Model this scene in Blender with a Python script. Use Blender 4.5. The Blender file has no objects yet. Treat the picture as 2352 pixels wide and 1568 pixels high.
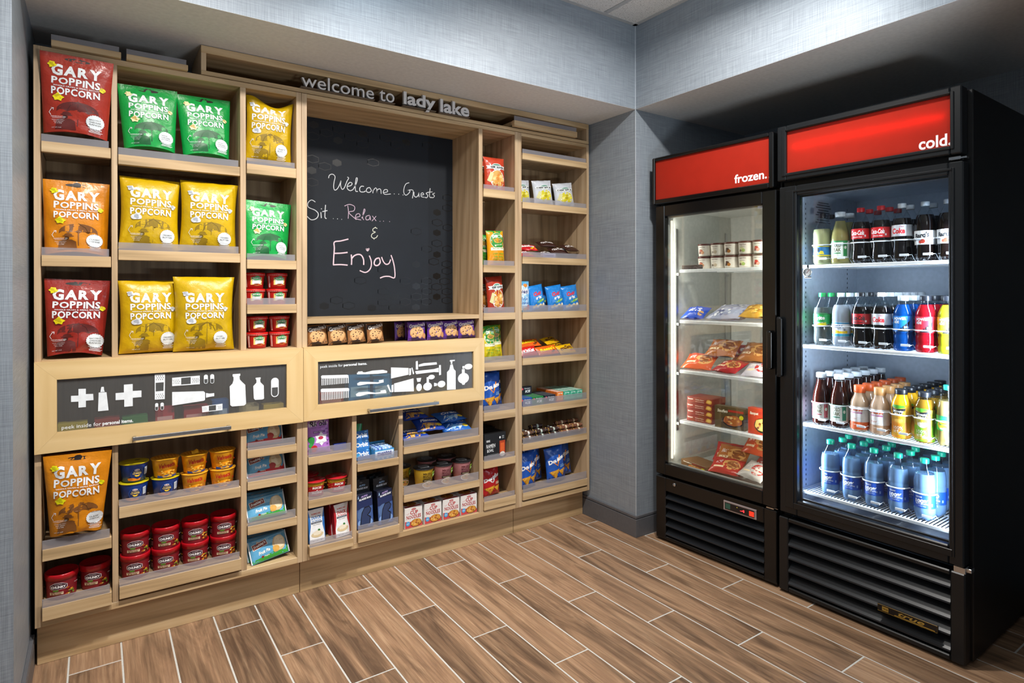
import bpy, bmesh, math, random
from mathutils.bvhtree import BVHTree
from mathutils import Vector, Matrix, Euler
from mathutils.geometry import tessellate_polygon

scn = bpy.context.scene
COL = scn.collection
R = math.radians
sin, cos, pi = math.sin, math.cos, math.pi

# ------------------------------------------------------------------ camera
cam_data = bpy.data.cameras.new('camera')
cam_data.sensor_width = 36.0
cam_data.lens = 1386.2043 / 2352 * 36.0
cam_data.shift_y = -114.2933 / 2352
cam_data.clip_start = 0.02
camera = bpy.data.objects.new('camera', cam_data)
COL.objects.link(camera)
YAW, PITCH, ROLL = 0.6032, -0.001, -0.0019
fw = Vector((sin(YAW) * cos(PITCH), cos(YAW) * cos(PITCH), sin(PITCH)))
rt = Vector((cos(YAW), -sin(YAW), 0))
up = rt.cross(fw)
r2 = rt * cos(ROLL) + up * sin(ROLL)
u2 = up * cos(ROLL) - rt * sin(ROLL)
mw = Matrix((r2, u2, -fw)).transposed().to_4x4()
mw.translation = Vector((0.1738, -2.5967, 1.2944))
camera.matrix_world = mw
scn.camera = camera

# ------------------------------------------------------------------ light
scn.view_settings.view_transform = 'Standard'
scn.view_settings.look = 'None'
scn.view_settings.exposure = 0.0
scn.view_settings.gamma = 1.0
scn.view_settings.use_curve_mapping = False
cy = scn.cycles
cy.max_bounces = 9
cy.diffuse_bounces = 4
cy.glossy_bounces = 4
cy.transmission_bounces = 9
cy.transparent_max_bounces = 24
cy.caustics_reflective = False
cy.caustics_refractive = False
cy.sample_clamp_indirect = 4.0
cy.use_adaptive_sampling = True
cy.adaptive_threshold = 0.02

world = bpy.data.worlds.new('world')
scn.world = world
world.use_nodes = True
world.node_tree.nodes['Background'].inputs[0].default_value = (0.75, 0.86, 1.0, 1)
world.node_tree.nodes['Background'].inputs[1].default_value = 0.26


def area(name, loc, aim, size, power, color=(1, 1, 1), size_y=None, spread=180):
    l = bpy.data.lights.new(name, 'AREA')
    l.energy = power
    l.color = color
    l.shape = 'RECTANGLE' if size_y else 'DISK'
    l.size = size
    if size_y:
        l.size_y = size_y
    l.spread = R(spread)
    o = bpy.data.objects.new(name, l)
    COL.objects.link(o)
    o.location = loc
    o.rotation_euler = (Vector(aim) - Vector(loc)).to_track_quat('-Z', 'Y').to_euler()
    return o


WARM = (1.0, 0.955, 0.90)
COOL = (0.86, 0.94, 1.0)
# recessed downlights in the ceiling in front of the shelves
area('downlight', (1.95, -1.25, 2.675), (1.95, -0.75, 0), 0.10, 26, WARM, spread=150)
area('downlight', (0.40, -1.25, 2.675), (0.40, -0.45, 0.9), 0.10, 16, WARM, spread=105)
area('downlight', (1.15, -1.25, 2.675), (1.15, -0.45, 0.9), 0.10, 14, WARM, spread=105)
# wall washers grazing the bulkhead
area('wall_washer', (1.10, -0.80, 2.67), (1.10, -0.30, 2.2), 0.10, 1.5, (0.70, 0.88, 1.0), spread=170)
area('wall_washer', (2.05, -1.45, 2.67), (2.6, -1.45, 2.2), 0.10, 1.7, (0.70, 0.88, 1.0), spread=170)
# added soft fill behind the camera, and an added upward lamp to brighten the soffits
area('rear_fill_light', (0.3, -3.6, 2.66), (0.9, -0.6, 0.9), 1.2, 13, (0.93, 0.97, 1.0), 1.2)
area('soffit_fill_light', (1.35, -3.0, 0.85), (1.35, -2.99, 3.0), 0.5, 42, (0.86, 0.94, 1.0), 0.5)


# ------------------------------------------------------------------ materials
def lin(c):
    return c / 12.92 if c <= 0.04045 else ((c + 0.055) / 1.055) ** 2.4


def hexc(h):
    h = h.lstrip('#')
    return tuple(lin(int(h[i:i + 2], 16) / 255) for i in (0, 2, 4)) + (1,)


MATS = {}


def newmat(name):
    m = bpy.data.materials.new(name)
    m.use_nodes = True
    nt = m.node_tree
    return m, nt, nt.nodes['Principled BSDF']


def link(nt, a, b):
    nt.links.new(a, b)


def node(nt, typ, **kw):
    n = nt.nodes.new(typ)
    for k, v in kw.items():
        setattr(n, k, v)
    return n


def texco(nt, scale=(1, 1, 1), out='Object', loc=(0, 0, 0)):
    t = node(nt, 'ShaderNodeTexCoord')
    mp = node(nt, 'ShaderNodeMapping')
    mp.inputs['Scale'].default_value = scale
    mp.inputs['Location'].default_value = loc
    link(nt, t.outputs[out], mp.inputs['Vector'])
    return mp.outputs['Vector']


def noise(nt, vec, scale, detail=3, rough=0.55):
    n = node(nt, 'ShaderNodeTexNoise')
    n.inputs['Scale'].default_value = scale
    n.inputs['Detail'].default_value = detail
    n.inputs['Roughness'].default_value = rough
    if vec is not None:
        link(nt, vec, n.inputs['Vector'])
    return n.outputs['Fac']


def ramp(nt, fac, stops):
    r = node(nt, 'ShaderNodeValToRGB')
    e = r.color_ramp.elements
    while len(e) < len(stops):
        e.new(0.5)
    for x, (p, c) in zip(e, stops):
        x.position = p
        x.color = c if len(c) == 4 else tuple(c) + (1,)
    link(nt, fac, r.inputs[0])
    return r.outputs[0]


def bump(nt, bs, fac, strength, dist=0.01):
    b = node(nt, 'ShaderNodeBump')
    b.inputs['Strength'].default_value = strength
    b.inputs['Distance'].default_value = dist
    link(nt, fac, b.inputs['Height'])
    link(nt, b.outputs[0], bs.inputs['Normal'])


def pm(name, col, rough=0.45, metal=0.0, kind=None, spec=0.5, coat=0.0):
    """A procedural material: base colour with a little noise in tone; 'foil' adds crinkle bump."""
    key = (name, col, rough, metal, kind)
    if key in MATS:
        return MATS[key]
    m, nt, bs = newmat(name)
    c = hexc(col) if isinstance(col, str) else tuple(col) + (1,)
    v = texco(nt)
    f = noise(nt, v, 35 if kind == 'foil' else 60, 2)
    lo = tuple(x * 0.93 for x in c[:3]) + (1,)
    hi = tuple(min(1, x * 1.05) for x in c[:3]) + (1,)
    link(nt, ramp(nt, f, [(0.3, lo), (0.7, hi)]), bs.inputs['Base Color'])
    bs.inputs['Roughness'].default_value = rough
    bs.inputs['Metallic'].default_value = metal
    bs.inputs['Specular IOR Level'].default_value = spec
    bs.inputs['Coat Weight'].default_value = coat
    if kind == 'foil':
        bump(nt, bs, noise(nt, v, 42, 3), 0.35, 0.006)
    elif kind == 'crinkle':
        bump(nt, bs, noise(nt, v, 70, 3), 0.6, 0.006)
    MATS[key] = m
    return m


def K(col):            # printed ink on packaging
    return pm('printed_ink', col, 0.42)


def foil(col, rough=0.33):
    return pm('foil_film', col, rough, 0.0, 'foil')


def card(col):
    return pm('printed_card', col, 0.4)


def plas(col, rough=0.3):
    return pm('plastic', col, rough)


def emis(name, col, strength):
    key = (name, col, strength)
    if key in MATS:
        return MATS[key]
    m, nt, bs = newmat(name)
    bs.inputs['Base Color'].default_value = hexc(col)
    bs.inputs['Emission Color'].default_value = hexc(col)
    bs.inputs['Emission Strength'].default_value = strength
    MATS[key] = m
    return m


def wood(name, axis, dark, mid, light, rough=0.42, fine=1.0):
    m, nt, bs = newmat(name)
    s = [70.0 * fine] * 3
    s['xyz'.index(axis)] = 2.2
    v = texco(nt, s)
    f1 = noise(nt, v, 1.0, 5, 0.6)
    s2 = [9.0] * 3
    s2['xyz'.index(axis)] = 0.7
    v2 = texco(nt, s2, loc=(3, 1, 2))
    f2 = noise(nt, v2, 1.0, 3, 0.5)
    wv = node(nt, 'ShaderNodeTexWave', wave_type='BANDS', bands_direction='DIAGONAL')
    wv.inputs['Scale'].default_value = 1.1
    wv.inputs['Distortion'].default_value = 5.0
    wv.inputs['Detail'].default_value = 2.0
    wv.inputs['Detail Scale'].default_value = 1.5
    link(nt, v2, wv.inputs['Vector'])
    mx = node(nt, 'ShaderNodeMath', operation='MULTIPLY_ADD')
    mx.inputs[1].default_value = 0.55
    link(nt, f1, mx.inputs[0])
    m2 = node(nt, 'ShaderNodeMath', operation='MULTIPLY')
    m2.inputs[1].default_value = 0.28
    link(nt, f2, m2.inputs[0])
    m3 = node(nt, 'ShaderNodeMath', operation='MULTIPLY_ADD')
    m3.inputs[1].default_value = 0.17
    link(nt, wv.outputs['Fac'], m3.inputs[0])
    link(nt, m2.outputs[0], m3.inputs[2])
    link(nt, m3.outputs[0], mx.inputs[2])
    link(nt, ramp(nt, mx.outputs[0], [(0.3, hexc(dark)), (0.48, hexc(mid)), (0.68, hexc(light))]), bs.inputs['Base Color'])
    bs.inputs['Roughness'].default_value = rough
    bump(nt, bs, f1, 0.12, 0.001)
    return m


OAKV = wood('oak_upright', 'z', '#98805f', '#b89c7a', '#c7ae8c')
OAKH = wood('oak_rail', 'x', '#9a815c', '#bd9f76', '#ceb38a')
OAKD = wood('oak_shade_tone', 'z', '#8c7454', '#a98d69', '#b99f7a')  # same oak, with the shade inside the units put into the colour
MAPV = wood('maple_door_stile', 'z', '#cfae78', '#d8b983', '#dfc28e', 0.38, 0.5)
MAPH = wood('maple_door_rail', 'x', '#cfae78', '#d8b983', '#dfc28e', 0.38, 0.5)


def mk_wallpaper():
    m, nt, bs = newmat('linen_wallpaper')
    vv = texco(nt, (420, 420, 9))
    vh = texco(nt, (9, 9, 420))
    a = noise(nt, vv, 1, 2)
    b = noise(nt, vh, 1, 2)
    ad = node(nt, 'ShaderNodeMath', operation='ADD')
    link(nt, a, ad.inputs[0])
    link(nt, b, ad.inputs[1])
    hf = node(nt, 'ShaderNodeMath', operation='MULTIPLY')
    hf.inputs[1].default_value = 0.5
    link(nt, ad.outputs[0], hf.inputs[0])
    link(nt, ramp(nt, hf.outputs[0], [(0.34, hexc('#7b838c')), (0.5, hexc('#8c959e')), (0.66, hexc('#9da6af'))]), bs.inputs['Base Color'])
    bs.inputs['Roughness'].default_value = 0.5
    bs.inputs['Metallic'].default_value = 0.15
    bump(nt, bs, hf.outputs[0], 0.25, 0.002)
    return m


WALL = mk_wallpaper()
SOFFIT = pm('soffit_paint', '#d9d9d7', 0.5)
BASEB = pm('baseboard_vinyl', '#5a5b5f', 0.4)


def mk_ceiling():
    m, nt, bs = newmat('ceiling_tile')
    v = texco(nt, (1, 1, 1))
    f = noise(nt, v, 160, 2, 0.7)
    link(nt, ramp(nt, f, [(0.30, hexc('#807c76')), (0.40, hexc('#d3d0ca')), (0.6, hexc('#e0ddd7'))]), bs.inputs['Base Color'])
    bs.inputs['Roughness'].default_value = 0.9
    bump(nt, bs, f, 0.4, 0.002)
    return m


CEIL = mk_ceiling()
TBAR = pm('ceiling_grid_metal', '#b4b4b2', 0.5)


def mk_floor():
    m, nt, bs = newmat('wood_look_tile')
    uv = node(nt, 'ShaderNodeUVMap')
    uv.uv_map = 'UVMap'
    at = node(nt, 'ShaderNodeAttribute')
    at.attribute_name = 'tone'
    def mapped(sx, sy):
        mp = node(nt, 'ShaderNodeMapping')
        mp.inputs['Scale'].default_value = (sx, sy, 1)
        link(nt, uv.outputs[0], mp.inputs[0])
        return mp.outputs[0]
    f1 = noise(nt, mapped(95, 2.6), 1.0, 7, 0.68)          # fine pores along the plank
    n2 = node(nt, 'ShaderNodeTexNoise')                     # smoky patches and cathedral figure
    n2.inputs['Scale'].default_value = 1.0
    n2.inputs['Detail'].default_value = 5
    n2.inputs['Roughness'].default_value = 0.6
    n2.inputs['Distortion'].default_value = 1.3
    link(nt, mapped(11, 1.5), n2.inputs['Vector'])
    base = ramp(nt, f1, [(0.30, hexc('#7f6450')), (0.50, hexc('#9c7d62')), (0.70, hexc('#b89a7c'))])
    sh = node(nt, 'ShaderNodeMath', operation='MULTIPLY_ADD')
    sh.inputs[1].default_value = 0.16
    link(nt, at.outputs['Fac'], sh.inputs[0])
    link(nt, n2.outputs['Fac'], sh.inputs[2])
    dark = ramp(nt, sh.outputs[0], [(0.33, (0.36, 0.34, 0.33)), (0.47, (0.72, 0.69, 0.66)), (0.58, (0.98, 0.94, 0.90)), (0.72, (1.12, 1.14, 1.16))])
    mm_ = node(nt, 'ShaderNodeMix', data_type='RGBA', blend_type='MULTIPLY')
    mm_.inputs[0].default_value = 1.0
    link(nt, base, mm_.inputs[6])
    link(nt, dark, mm_.inputs[7])
    link(nt, mm_.outputs[2], bs.inputs['Base Color'])
    bs.inputs['Roughness'].default_value = 0.42
    bump(nt, bs, f1, 0.15, 0.002)
    return m


FLOORM = mk_floor()
GROUT = pm('grout', '#c4c3bd', 0.8)


def mk_acrylic():
    m, nt, bs = newmat('frosted_acrylic')
    bs.inputs['Base Color'].default_value = hexc('#bdbcc2')
    bs.inputs['Roughness'].default_value = 0.3
    v = texco(nt)
    bump(nt, bs, noise(nt, v, 900, 1), 0.05, 0.001)
    tr = node(nt, 'ShaderNodeBsdfTransparent')
    tr.inputs[0].default_value = (0.92, 0.92, 0.95, 1)
    tl = node(nt, 'ShaderNodeBsdfTranslucent')
    tl.inputs[0].default_value = (0.6, 0.6, 0.63, 1)
    m1 = node(nt, 'ShaderNodeMixShader')
    m1.inputs[0].default_value = 0.4
    link(nt, bs.outputs[0], m1.inputs[1])
    link(nt, tl.outputs[0], m1.inputs[2])
    m2 = node(nt, 'ShaderNodeMixShader')
    m2.inputs[0].default_value = 0.60
    link(nt, m1.outputs[0], m2.inputs[1])
    link(nt, tr.outputs[0], m2.inputs[2])
    link(nt, m2.outputs[0], nt.nodes['Material Output'].inputs[0])
    return m


ACRYL = mk_acrylic()


def mk_glass(name, ior, tint, dirt=0.0, rough=0.0):
    """Window glass: Fresnel mix of a clear pass-through and a mirror reflection."""
    m, nt, bs = newmat(name)
    tr = node(nt, 'ShaderNodeBsdfTransparent')
    tr.inputs[0].default_value = tint + (1,)
    gl = node(nt, 'ShaderNodeBsdfGlossy')
    gl.inputs['Roughness'].default_value = rough
    fr = node(nt, 'ShaderNodeFresnel')
    ge = node(nt, 'ShaderNodeNewGeometry')
    ma = node(nt, 'ShaderNodeMath', operation='MULTIPLY_ADD')   # same index seen from either face
    ma.inputs[1].default_value = 1 / ior - ior
    ma.inputs[2].default_value = ior
    link(nt, ge.outputs['Backfacing'], ma.inputs[0])
    link(nt, ma.outputs[0], fr.inputs[0])
    mx = node(nt, 'ShaderNodeMixShader')
    link(nt, fr.outputs[0], mx.inputs[0])
    link(nt, tr.outputs[0], mx.inputs[1])
    link(nt, gl.outputs[0], mx.inputs[2])
    link(nt, mx.outputs[0], nt.nodes['Material Output'].inputs[0])
    return m


def mk_smoked():
    m, nt, bs = newmat('smoked_frosted_glass')
    bs.inputs['Base Color'].default_value = hexc('#6f7070')
    bs.inputs['Roughness'].default_value = 0.22
    v = texco(nt)
    bump(nt, bs, noise(nt, v, 1200, 1), 0.04, 0.001)
    tr = node(nt, 'ShaderNodeBsdfTransparent')
    tr.inputs[0].default_value = (0.97, 0.97, 0.96, 1)
    mx = node(nt, 'ShaderNodeMixShader')
    mx.inputs[0].default_value = 0.72
    link(nt, bs.outputs[0], mx.inputs[1])
    link(nt, tr.outputs[0], mx.inputs[2])
    link(nt, mx.outputs[0], nt.nodes['Material Output'].inputs[0])
    return m


SMOKED = mk_smoked()
STEEL = pm('brushed_steel', '#b9bbbd', 0.3, 1.0)
BLACKG = pm('black_gloss_enamel', '#0b0b0c', 0.22)
BLACKM = pm('black_vinyl_steel', '#030304', 0.42)
BLACKS = pm('black_plastic_slat', '#1b1f24', 0.32)
WHITEP = pm('white_enamel', '#dfe3e6', 0.35)
WHITEW = pm('white_coated_wire', '#e6ebee', 0.35)


# ------------------------------------------------------------------ mesh tools
class G:
    """Collects shapes and links them as ONE mesh object."""

    def __init__(s):
        s.V, s.F, s.M, s.S, s.mats = [], [], [], [], []

    def mi(s, mat):
        if mat not in s.mats:
            s.mats.append(mat)
        return s.mats.index(mat)

    def add(s, vs, fs, mat, smooth=False):
        b = len(s.V)
        s.V += [tuple(v) for v in vs]
        ms = mat if isinstance(mat, list) else [mat] * len(fs)
        for f, m in zip(fs, ms):
            s.F.append(tuple(i + b for i in f))
            s.M.append(s.mi(m))
            s.S.append(smooth)

    def box(s, x0, x1, y0, y1, z0, z1, mat, bev=0.0, xf=None):
        if bev <= 0:
            vs = [(x0, y0, z0), (x1, y0, z0), (x1, y1, z0), (x0, y1, z0), (x0, y0, z1), (x1, y0, z1), (x1, y1, z1), (x0, y1, z1)]
            fs = [(0, 3, 2, 1), (4, 5, 6, 7), (0, 1, 5, 4), (1, 2, 6, 5), (2, 3, 7, 6), (3, 0, 4, 7)]
        else:
            bm = bmesh.new()
            bmesh.ops.create_cube(bm, size=1)
            for v in bm.verts:
                v.co = Vector(((x0 + x1) / 2 + v.co.x * (x1 - x0), (y0 + y1) / 2 + v.co.y * (y1 - y0), (z0 + z1) / 2 + v.co.z * (z1 - z0)))
            bmesh.ops.bevel(bm, geom=bm.edges[:], offset=bev, segments=1, affect='EDGES')
            bm.verts.index_update()
            vs = [tuple(v.co) for v in bm.verts]
            fs = [tuple(v.index for v in f.verts) for f in bm.faces]
            bm.free()
        if xf is not None:
            vs = [tuple(xf @ Vector(v)) for v in vs]
        s.add(vs, fs, mat)

    def lathe(s, prof, mats, n=20, c=(0, 0), smooth=True, sx=1.0, sy=1.0):
        """prof: (radius, height) bottom to top; ends at radius 0 close the shape."""
        vs, fs, ms, rows = [], [], [], []
        for r, z in prof:
            if r < 1e-6:
                rows.append([len(vs)])
                vs.append((c[0], c[1], z))
            else:
                rows.append(list(range(len(vs), len(vs) + n)))
                vs += [(c[0] + sx * r * sin(2 * pi * k / n), c[1] - sy * r * cos(2 * pi * k / n), z) for k in range(n)]
        for i in range(len(rows) - 1):
            a, b = rows[i], rows[i + 1]
            m = mats[i] if isinstance(mats, list) else mats
            for k in range(n):
                k2 = (k + 1) % n
                if len(a) == 1 and len(b) == 1:
                    continue
                if len(a) == 1:
                    f = (a[0], b[k2], b[k])
                elif len(b) == 1:
                    f = (a[k], a[k2], b[0])
                else:
                    f = (a[k], a[k2], b[k2], b[k])
                fs.append(f)
                ms.append(m)
        s.add(vs, fs, ms, smooth)

    def surf(s, fn, us, vs_, mat, smooth=True, flip=False):
        P = [fn(u, v) for v in vs_ for u in us]
        n = len(us)
        fs = []
        for j in range(len(vs_) - 1):
            for i in range(n - 1):
                f = (j * n + i, j * n + i + 1, (j + 1) * n + i + 1, (j + 1) * n + i)
                fs.append(f[::-1] if flip else f)
        s.add(P, fs, mat, smooth)

    def tube(s, pts, r, mat, n=8, closed=False):
        P = [Vector(p) for p in pts]
        m = len(P)
        vs, fs = [], []
        for i, p in enumerate(P):
            if closed:
                d = P[(i + 1) % m] - P[i - 1]
            else:
                d = P[min(i + 1, m - 1)] - P[max(i - 1, 0)]
            d.normalize()
            a = d.orthogonal().normalized() if abs(d.z) > 0.9 else d.cross(Vector((0, 0, 1))).normalized()
            b = d.cross(a)
            vs += [tuple(p + a * r * cos(2 * pi * k / n) + b * r * sin(2 * pi * k / n)) for k in range(n)]
        for i in range(m if closed else m - 1):
            j = (i + 1) % m
            for k in range(n):
                fs.append((i * n + k, i * n + (k + 1) % n, j * n + (k + 1) % n, j * n + k))
        if not closed:
            fs.append(tuple(range(n))[::-1])
            fs.append(tuple((m - 1) * n + k for k in range(n)))
        s.add(vs, fs, mat, True)

    def prism(s, pts, y0, y1, mat):
        """Polygon in x,z pushed from y0 to y1."""
        n = len(pts)
        tri = tessellate_polygon([[Vector((p[0], p[1], 0)) for p in pts]])
        vs = [(p[0], y0, p[1]) for p in pts] + [(p[0], y1, p[1]) for p in pts]
        fs = [tuple(t) for t in tri] + [tuple(i + n for i in t[::-1]) for t in tri]
        fs += [(i, (i + 1) % n, n + (i + 1) % n, n + i) for i in range(n)]
        s.add(vs, fs, mat)

    def mesh(s, name):
        me = bpy.data.meshes.new(name)
        me.from_pydata(s.V, [], s.F)
        for m in s.mats:
            me.materials.append(m)
        me.polygons.foreach_set('material_index', s.M)
        me.polygons.foreach_set('use_smooth', s.S)
        me.update()
        return me

    def ob(s, name, parent=None, loc=(0, 0, 0), rot=(0, 0, 0)):
        o = bpy.data.objects.new(name, s.mesh(name))
        COL.objects.link(o)
        o.location = loc
        o.rotation_euler = rot
        if parent is not None:
            o.parent = parent
        return o


# ---- flat artwork (lettering, pictures) laid onto a surface
_TC = {}


def text2d(t, bold=0.0, shear=0.0, res=2, space=1.0):
    key = (t, bold, shear, res, space)
    if key not in _TC:
        cu = bpy.data.curves.new('lettering', 'FONT')
        cu.body = t
        cu.size = 1.0
        cu.offset = bold
        cu.shear = shear
        cu.resolution_u = res
        cu.space_character = space
        o = bpy.data.objects.new('lettering', cu)
        me = o.to_mesh()
        vs = [(v.co.x, v.co.y) for v in me.vertices]
        fs = [tuple(p.vertices) for p in me.polygons]
        o.to_mesh_clear()
        bpy.data.objects.remove(o)
        bpy.data.curves.remove(cu)
        if vs:
            x0, x1 = min(v[0] for v in vs), max(v[0] for v in vs)
            z0, z1 = min(v[1] for v in vs), max(v[1] for v in vs)
        else:
            x0 = x1 = z0 = z1 = 0
        _TC[key] = (vs, fs, (x0, x1, z0, z1))
    return _TC[key]


class Pic:
    def __init__(s):
        s.items = []

    def _put(s, vs, fs, mat):
        s.items.append((vs, fs, mat, len(s.items) + 1))

    def rect(s, cx, cz, w, h, mat, rot=0.0):
        s.poly([(cx + a * w / 2 * cos(rot) - b * h / 2 * sin(rot), cz + a * w / 2 * sin(rot) + b * h / 2 * cos(rot)) for a, b in ((-1, -1), (1, -1), (1, 1), (-1, 1))], mat)

    def ell(s, cx, cz, rx, rz, mat, n=20, wob=0.0, seed=0, a0=0.0, a1=2 * pi):
        rg = random.Random(seed)
        full = a1 - a0 > 6.28
        m = n if full else n + 1
        pts = []
        for k in range(m):
            a = a0 + (a1 - a0) * k / n
            q = 1 + (rg.uniform(-wob, wob) if wob else 0)
            pts.append((cx + rx * q * cos(a), cz + rz * q * sin(a)))
        s.poly(pts, mat)

    def star(s, cx, cz, r, mat, n=18, d=0.08):
        s.poly([(cx + r * (1 + (d if k % 2 else -d)) * cos(pi * k / n), cz + r * (1 + (d if k % 2 else -d)) * sin(pi * k / n)) for k in range(2 * n)], mat)

    def poly(s, pts, mat):
        tri = tessellate_polygon([[Vector((p[0], p[1], 0)) for p in pts]])
        s._put(list(pts), [tuple(t) for t in tri], mat)

    def stroke(s, pts, w, mat):
        vs, fs = [], []
        n = len(pts)
        for i, p in enumerate(pts):
            a, b = pts[max(i - 1, 0)], pts[min(i + 1, n - 1)]
            d = Vector((b[0] - a[0], b[1] - a[1]))
            d = d.normalized() if d.length > 0 else Vector((1, 0))
            vs += [(p[0] - d.y * w / 2, p[1] + d.x * w / 2), (p[0] + d.y * w / 2, p[1] - d.x * w / 2)]
        for i in range(n - 1):
            fs.append((2 * i, 2 * i + 1, 2 * i + 3, 2 * i + 2))
        s._put(vs, fs, mat)

    def ring(s, pts, w, mat):
        s.stroke(list(pts) + [pts[0], pts[1]], w, mat)

    def text(s, t, cx, cz, w=None, h=None, mat=None, bold=0.0, shear=0.0, rot=0.0, res=2, arch=0.0):
        vs, fs, (x0, x1, z0, z1) = text2d(t, bold, shear, res)
        if not vs:
            return
        if w is not None and h is not None:
            kx, kz = w / (x1 - x0), h / (z1 - z0)
        elif w is not None:
            kx = kz = w / (x1 - x0)
        else:
            kx = kz = h / (z1 - z0)
        mx, mz = (x0 + x1) / 2, (z0 + z1) / 2
        W2 = max(1e-6, (x1 - x0) / 2 * kx)
        out = []
        for x, z in vs:
            a, b = (x - mx) * kx, (z - mz) * kz
            b += arch * (1 - (a / W2) ** 2)
            out.append((cx + a * cos(rot) - b * sin(rot), cz + a * sin(rot) + b * cos(rot)))
        s._put(out, fs, mat)

    def hand(s, t, cx, cz, w, h, mat, bold=0.035, seed=1, jit=0.05, steps=None):
        """Hand-painted looking word: each letter a little shifted and turned."""
        rg = random.Random(seed)
        n = len(t)
        ws = []
        for c in t:
            v, f, bb = text2d(c, bold)
            ws.append((bb[1] - bb[0]) if v else 0.3)
        gap = 0.07
        tot = sum(ws) + gap * (n - 1)
        x = cx - w / 2
        for i, c in enumerate(t):
            cw = ws[i] / tot * w
            hh = h * (1 + rg.uniform(-jit, jit) + (steps[i] if steps else 0))
            s.text(c, x + cw / 2, cz + rg.uniform(-jit, jit) * h * 0.4, cw, hh, mat, bold, 0, rg.uniform(-0.05, 0.05))
            x += cw + gap / tot * w

    def apply(s, g, fn, cut=None, cutz=None, off=0.00025):
        for vs, fs, mat, lay in s.items:
            if cut:
                bm = bmesh.new()
                bv = [bm.verts.new((x, z, 0)) for x, z in vs]
                for f in fs:
                    try:
                        bm.faces.new([bv[i] for i in f])
                    except ValueError:
                        pass
                for ax, c in ((0, cut), (1, cutz or cut)):
                    lo, hi = min(v[ax] for v in vs), max(v[ax] for v in vs)
                    k = math.ceil((lo + 1e-6) / c)
                    while k * c < hi - 1e-6:
                        co, no = [0, 0, 0], [0, 0, 0]
                        co[ax], no[ax] = k * c, 1
                        bmesh.ops.bisect_plane(bm, geom=bm.verts[:] + bm.edges[:] + bm.faces[:], plane_co=co, plane_no=no)
                        k += 1
                bm.verts.index_update()
                P = [(v.co.x, v.co.y) for v in bm.verts]
                Fs = [tuple(v.index for v in f.verts) for f in bm.faces]
                bm.free()
            else:
                P, Fs = vs, fs
            g.add([fn(x, z, off * lay) for x, z in P], Fs, mat, bool(cut))


def flat(y=0.0, x0=0.0, z0=0.0):
    return lambda x, z, o: (x0 + x, y - o, z0 + z)


def onxf(xf):
    """Artwork on the plane of a 4x4 matrix: x along its X, z along its Z, outward -Y."""
    return lambda x, z, o: tuple(xf @ Vector((x, -o, z)))


# ---- naming
def props(o, label=None, cat=None, group=None, kind=None):
    if label:
        o['label'] = label
    if cat:
        o['category'] = cat
    if group:
        o['group'] = group
    if kind:
        o['kind'] = kind
    return o


def thing(name, label, cat, loc=(0, 0, 0), rot=(0, 0, 0), group=None):
    o = bpy.data.objects.new(name, None)
    COL.objects.link(o)
    o.empty_display_size = 0.05
    o.location = loc
    o.rotation_euler = rot
    return props(o, label, cat, group)


def struct(o):
    o['kind'] = 'structure'
    return o


def dup(src, loc, rot, label, group=None):
    c = src.copy()
    COL.objects.link(c)
    c.location = loc
    c.rotation_euler = rot
    c['label'] = label
    if group:
        c['group'] = group
    for ch in list(src.children):
        d = ch.copy()
        COL.objects.link(d)
        d.parent = c
        for gc in list(ch.children):
            e = gc.copy()
            COL.objects.link(e)
            e.parent = d
    return c


USED = set()


def place(src, loc, rot, label, group=None):
    """First call moves the source itself, later ones copy it with its parts."""
    if src.name not in USED:
        USED.add(src.name)
        src.location = loc
        src.rotation_euler = rot
        src['label'] = label
        if group:
            src['group'] = group
        return src
    return dup(src, loc, rot, label, group)

# ================================================================== the room
XC, YC, ZS, ZC = 2.512, -0.350, 2.2495, 2.6875      # column corner, soffit and ceiling heights


def slab(name, x0, x1, y0, y1, z0, z1, mat):
    g = G()
    g.box(x0, x1, y0, y1, z0, z1, mat)
    return struct(g.ob(name))


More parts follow.
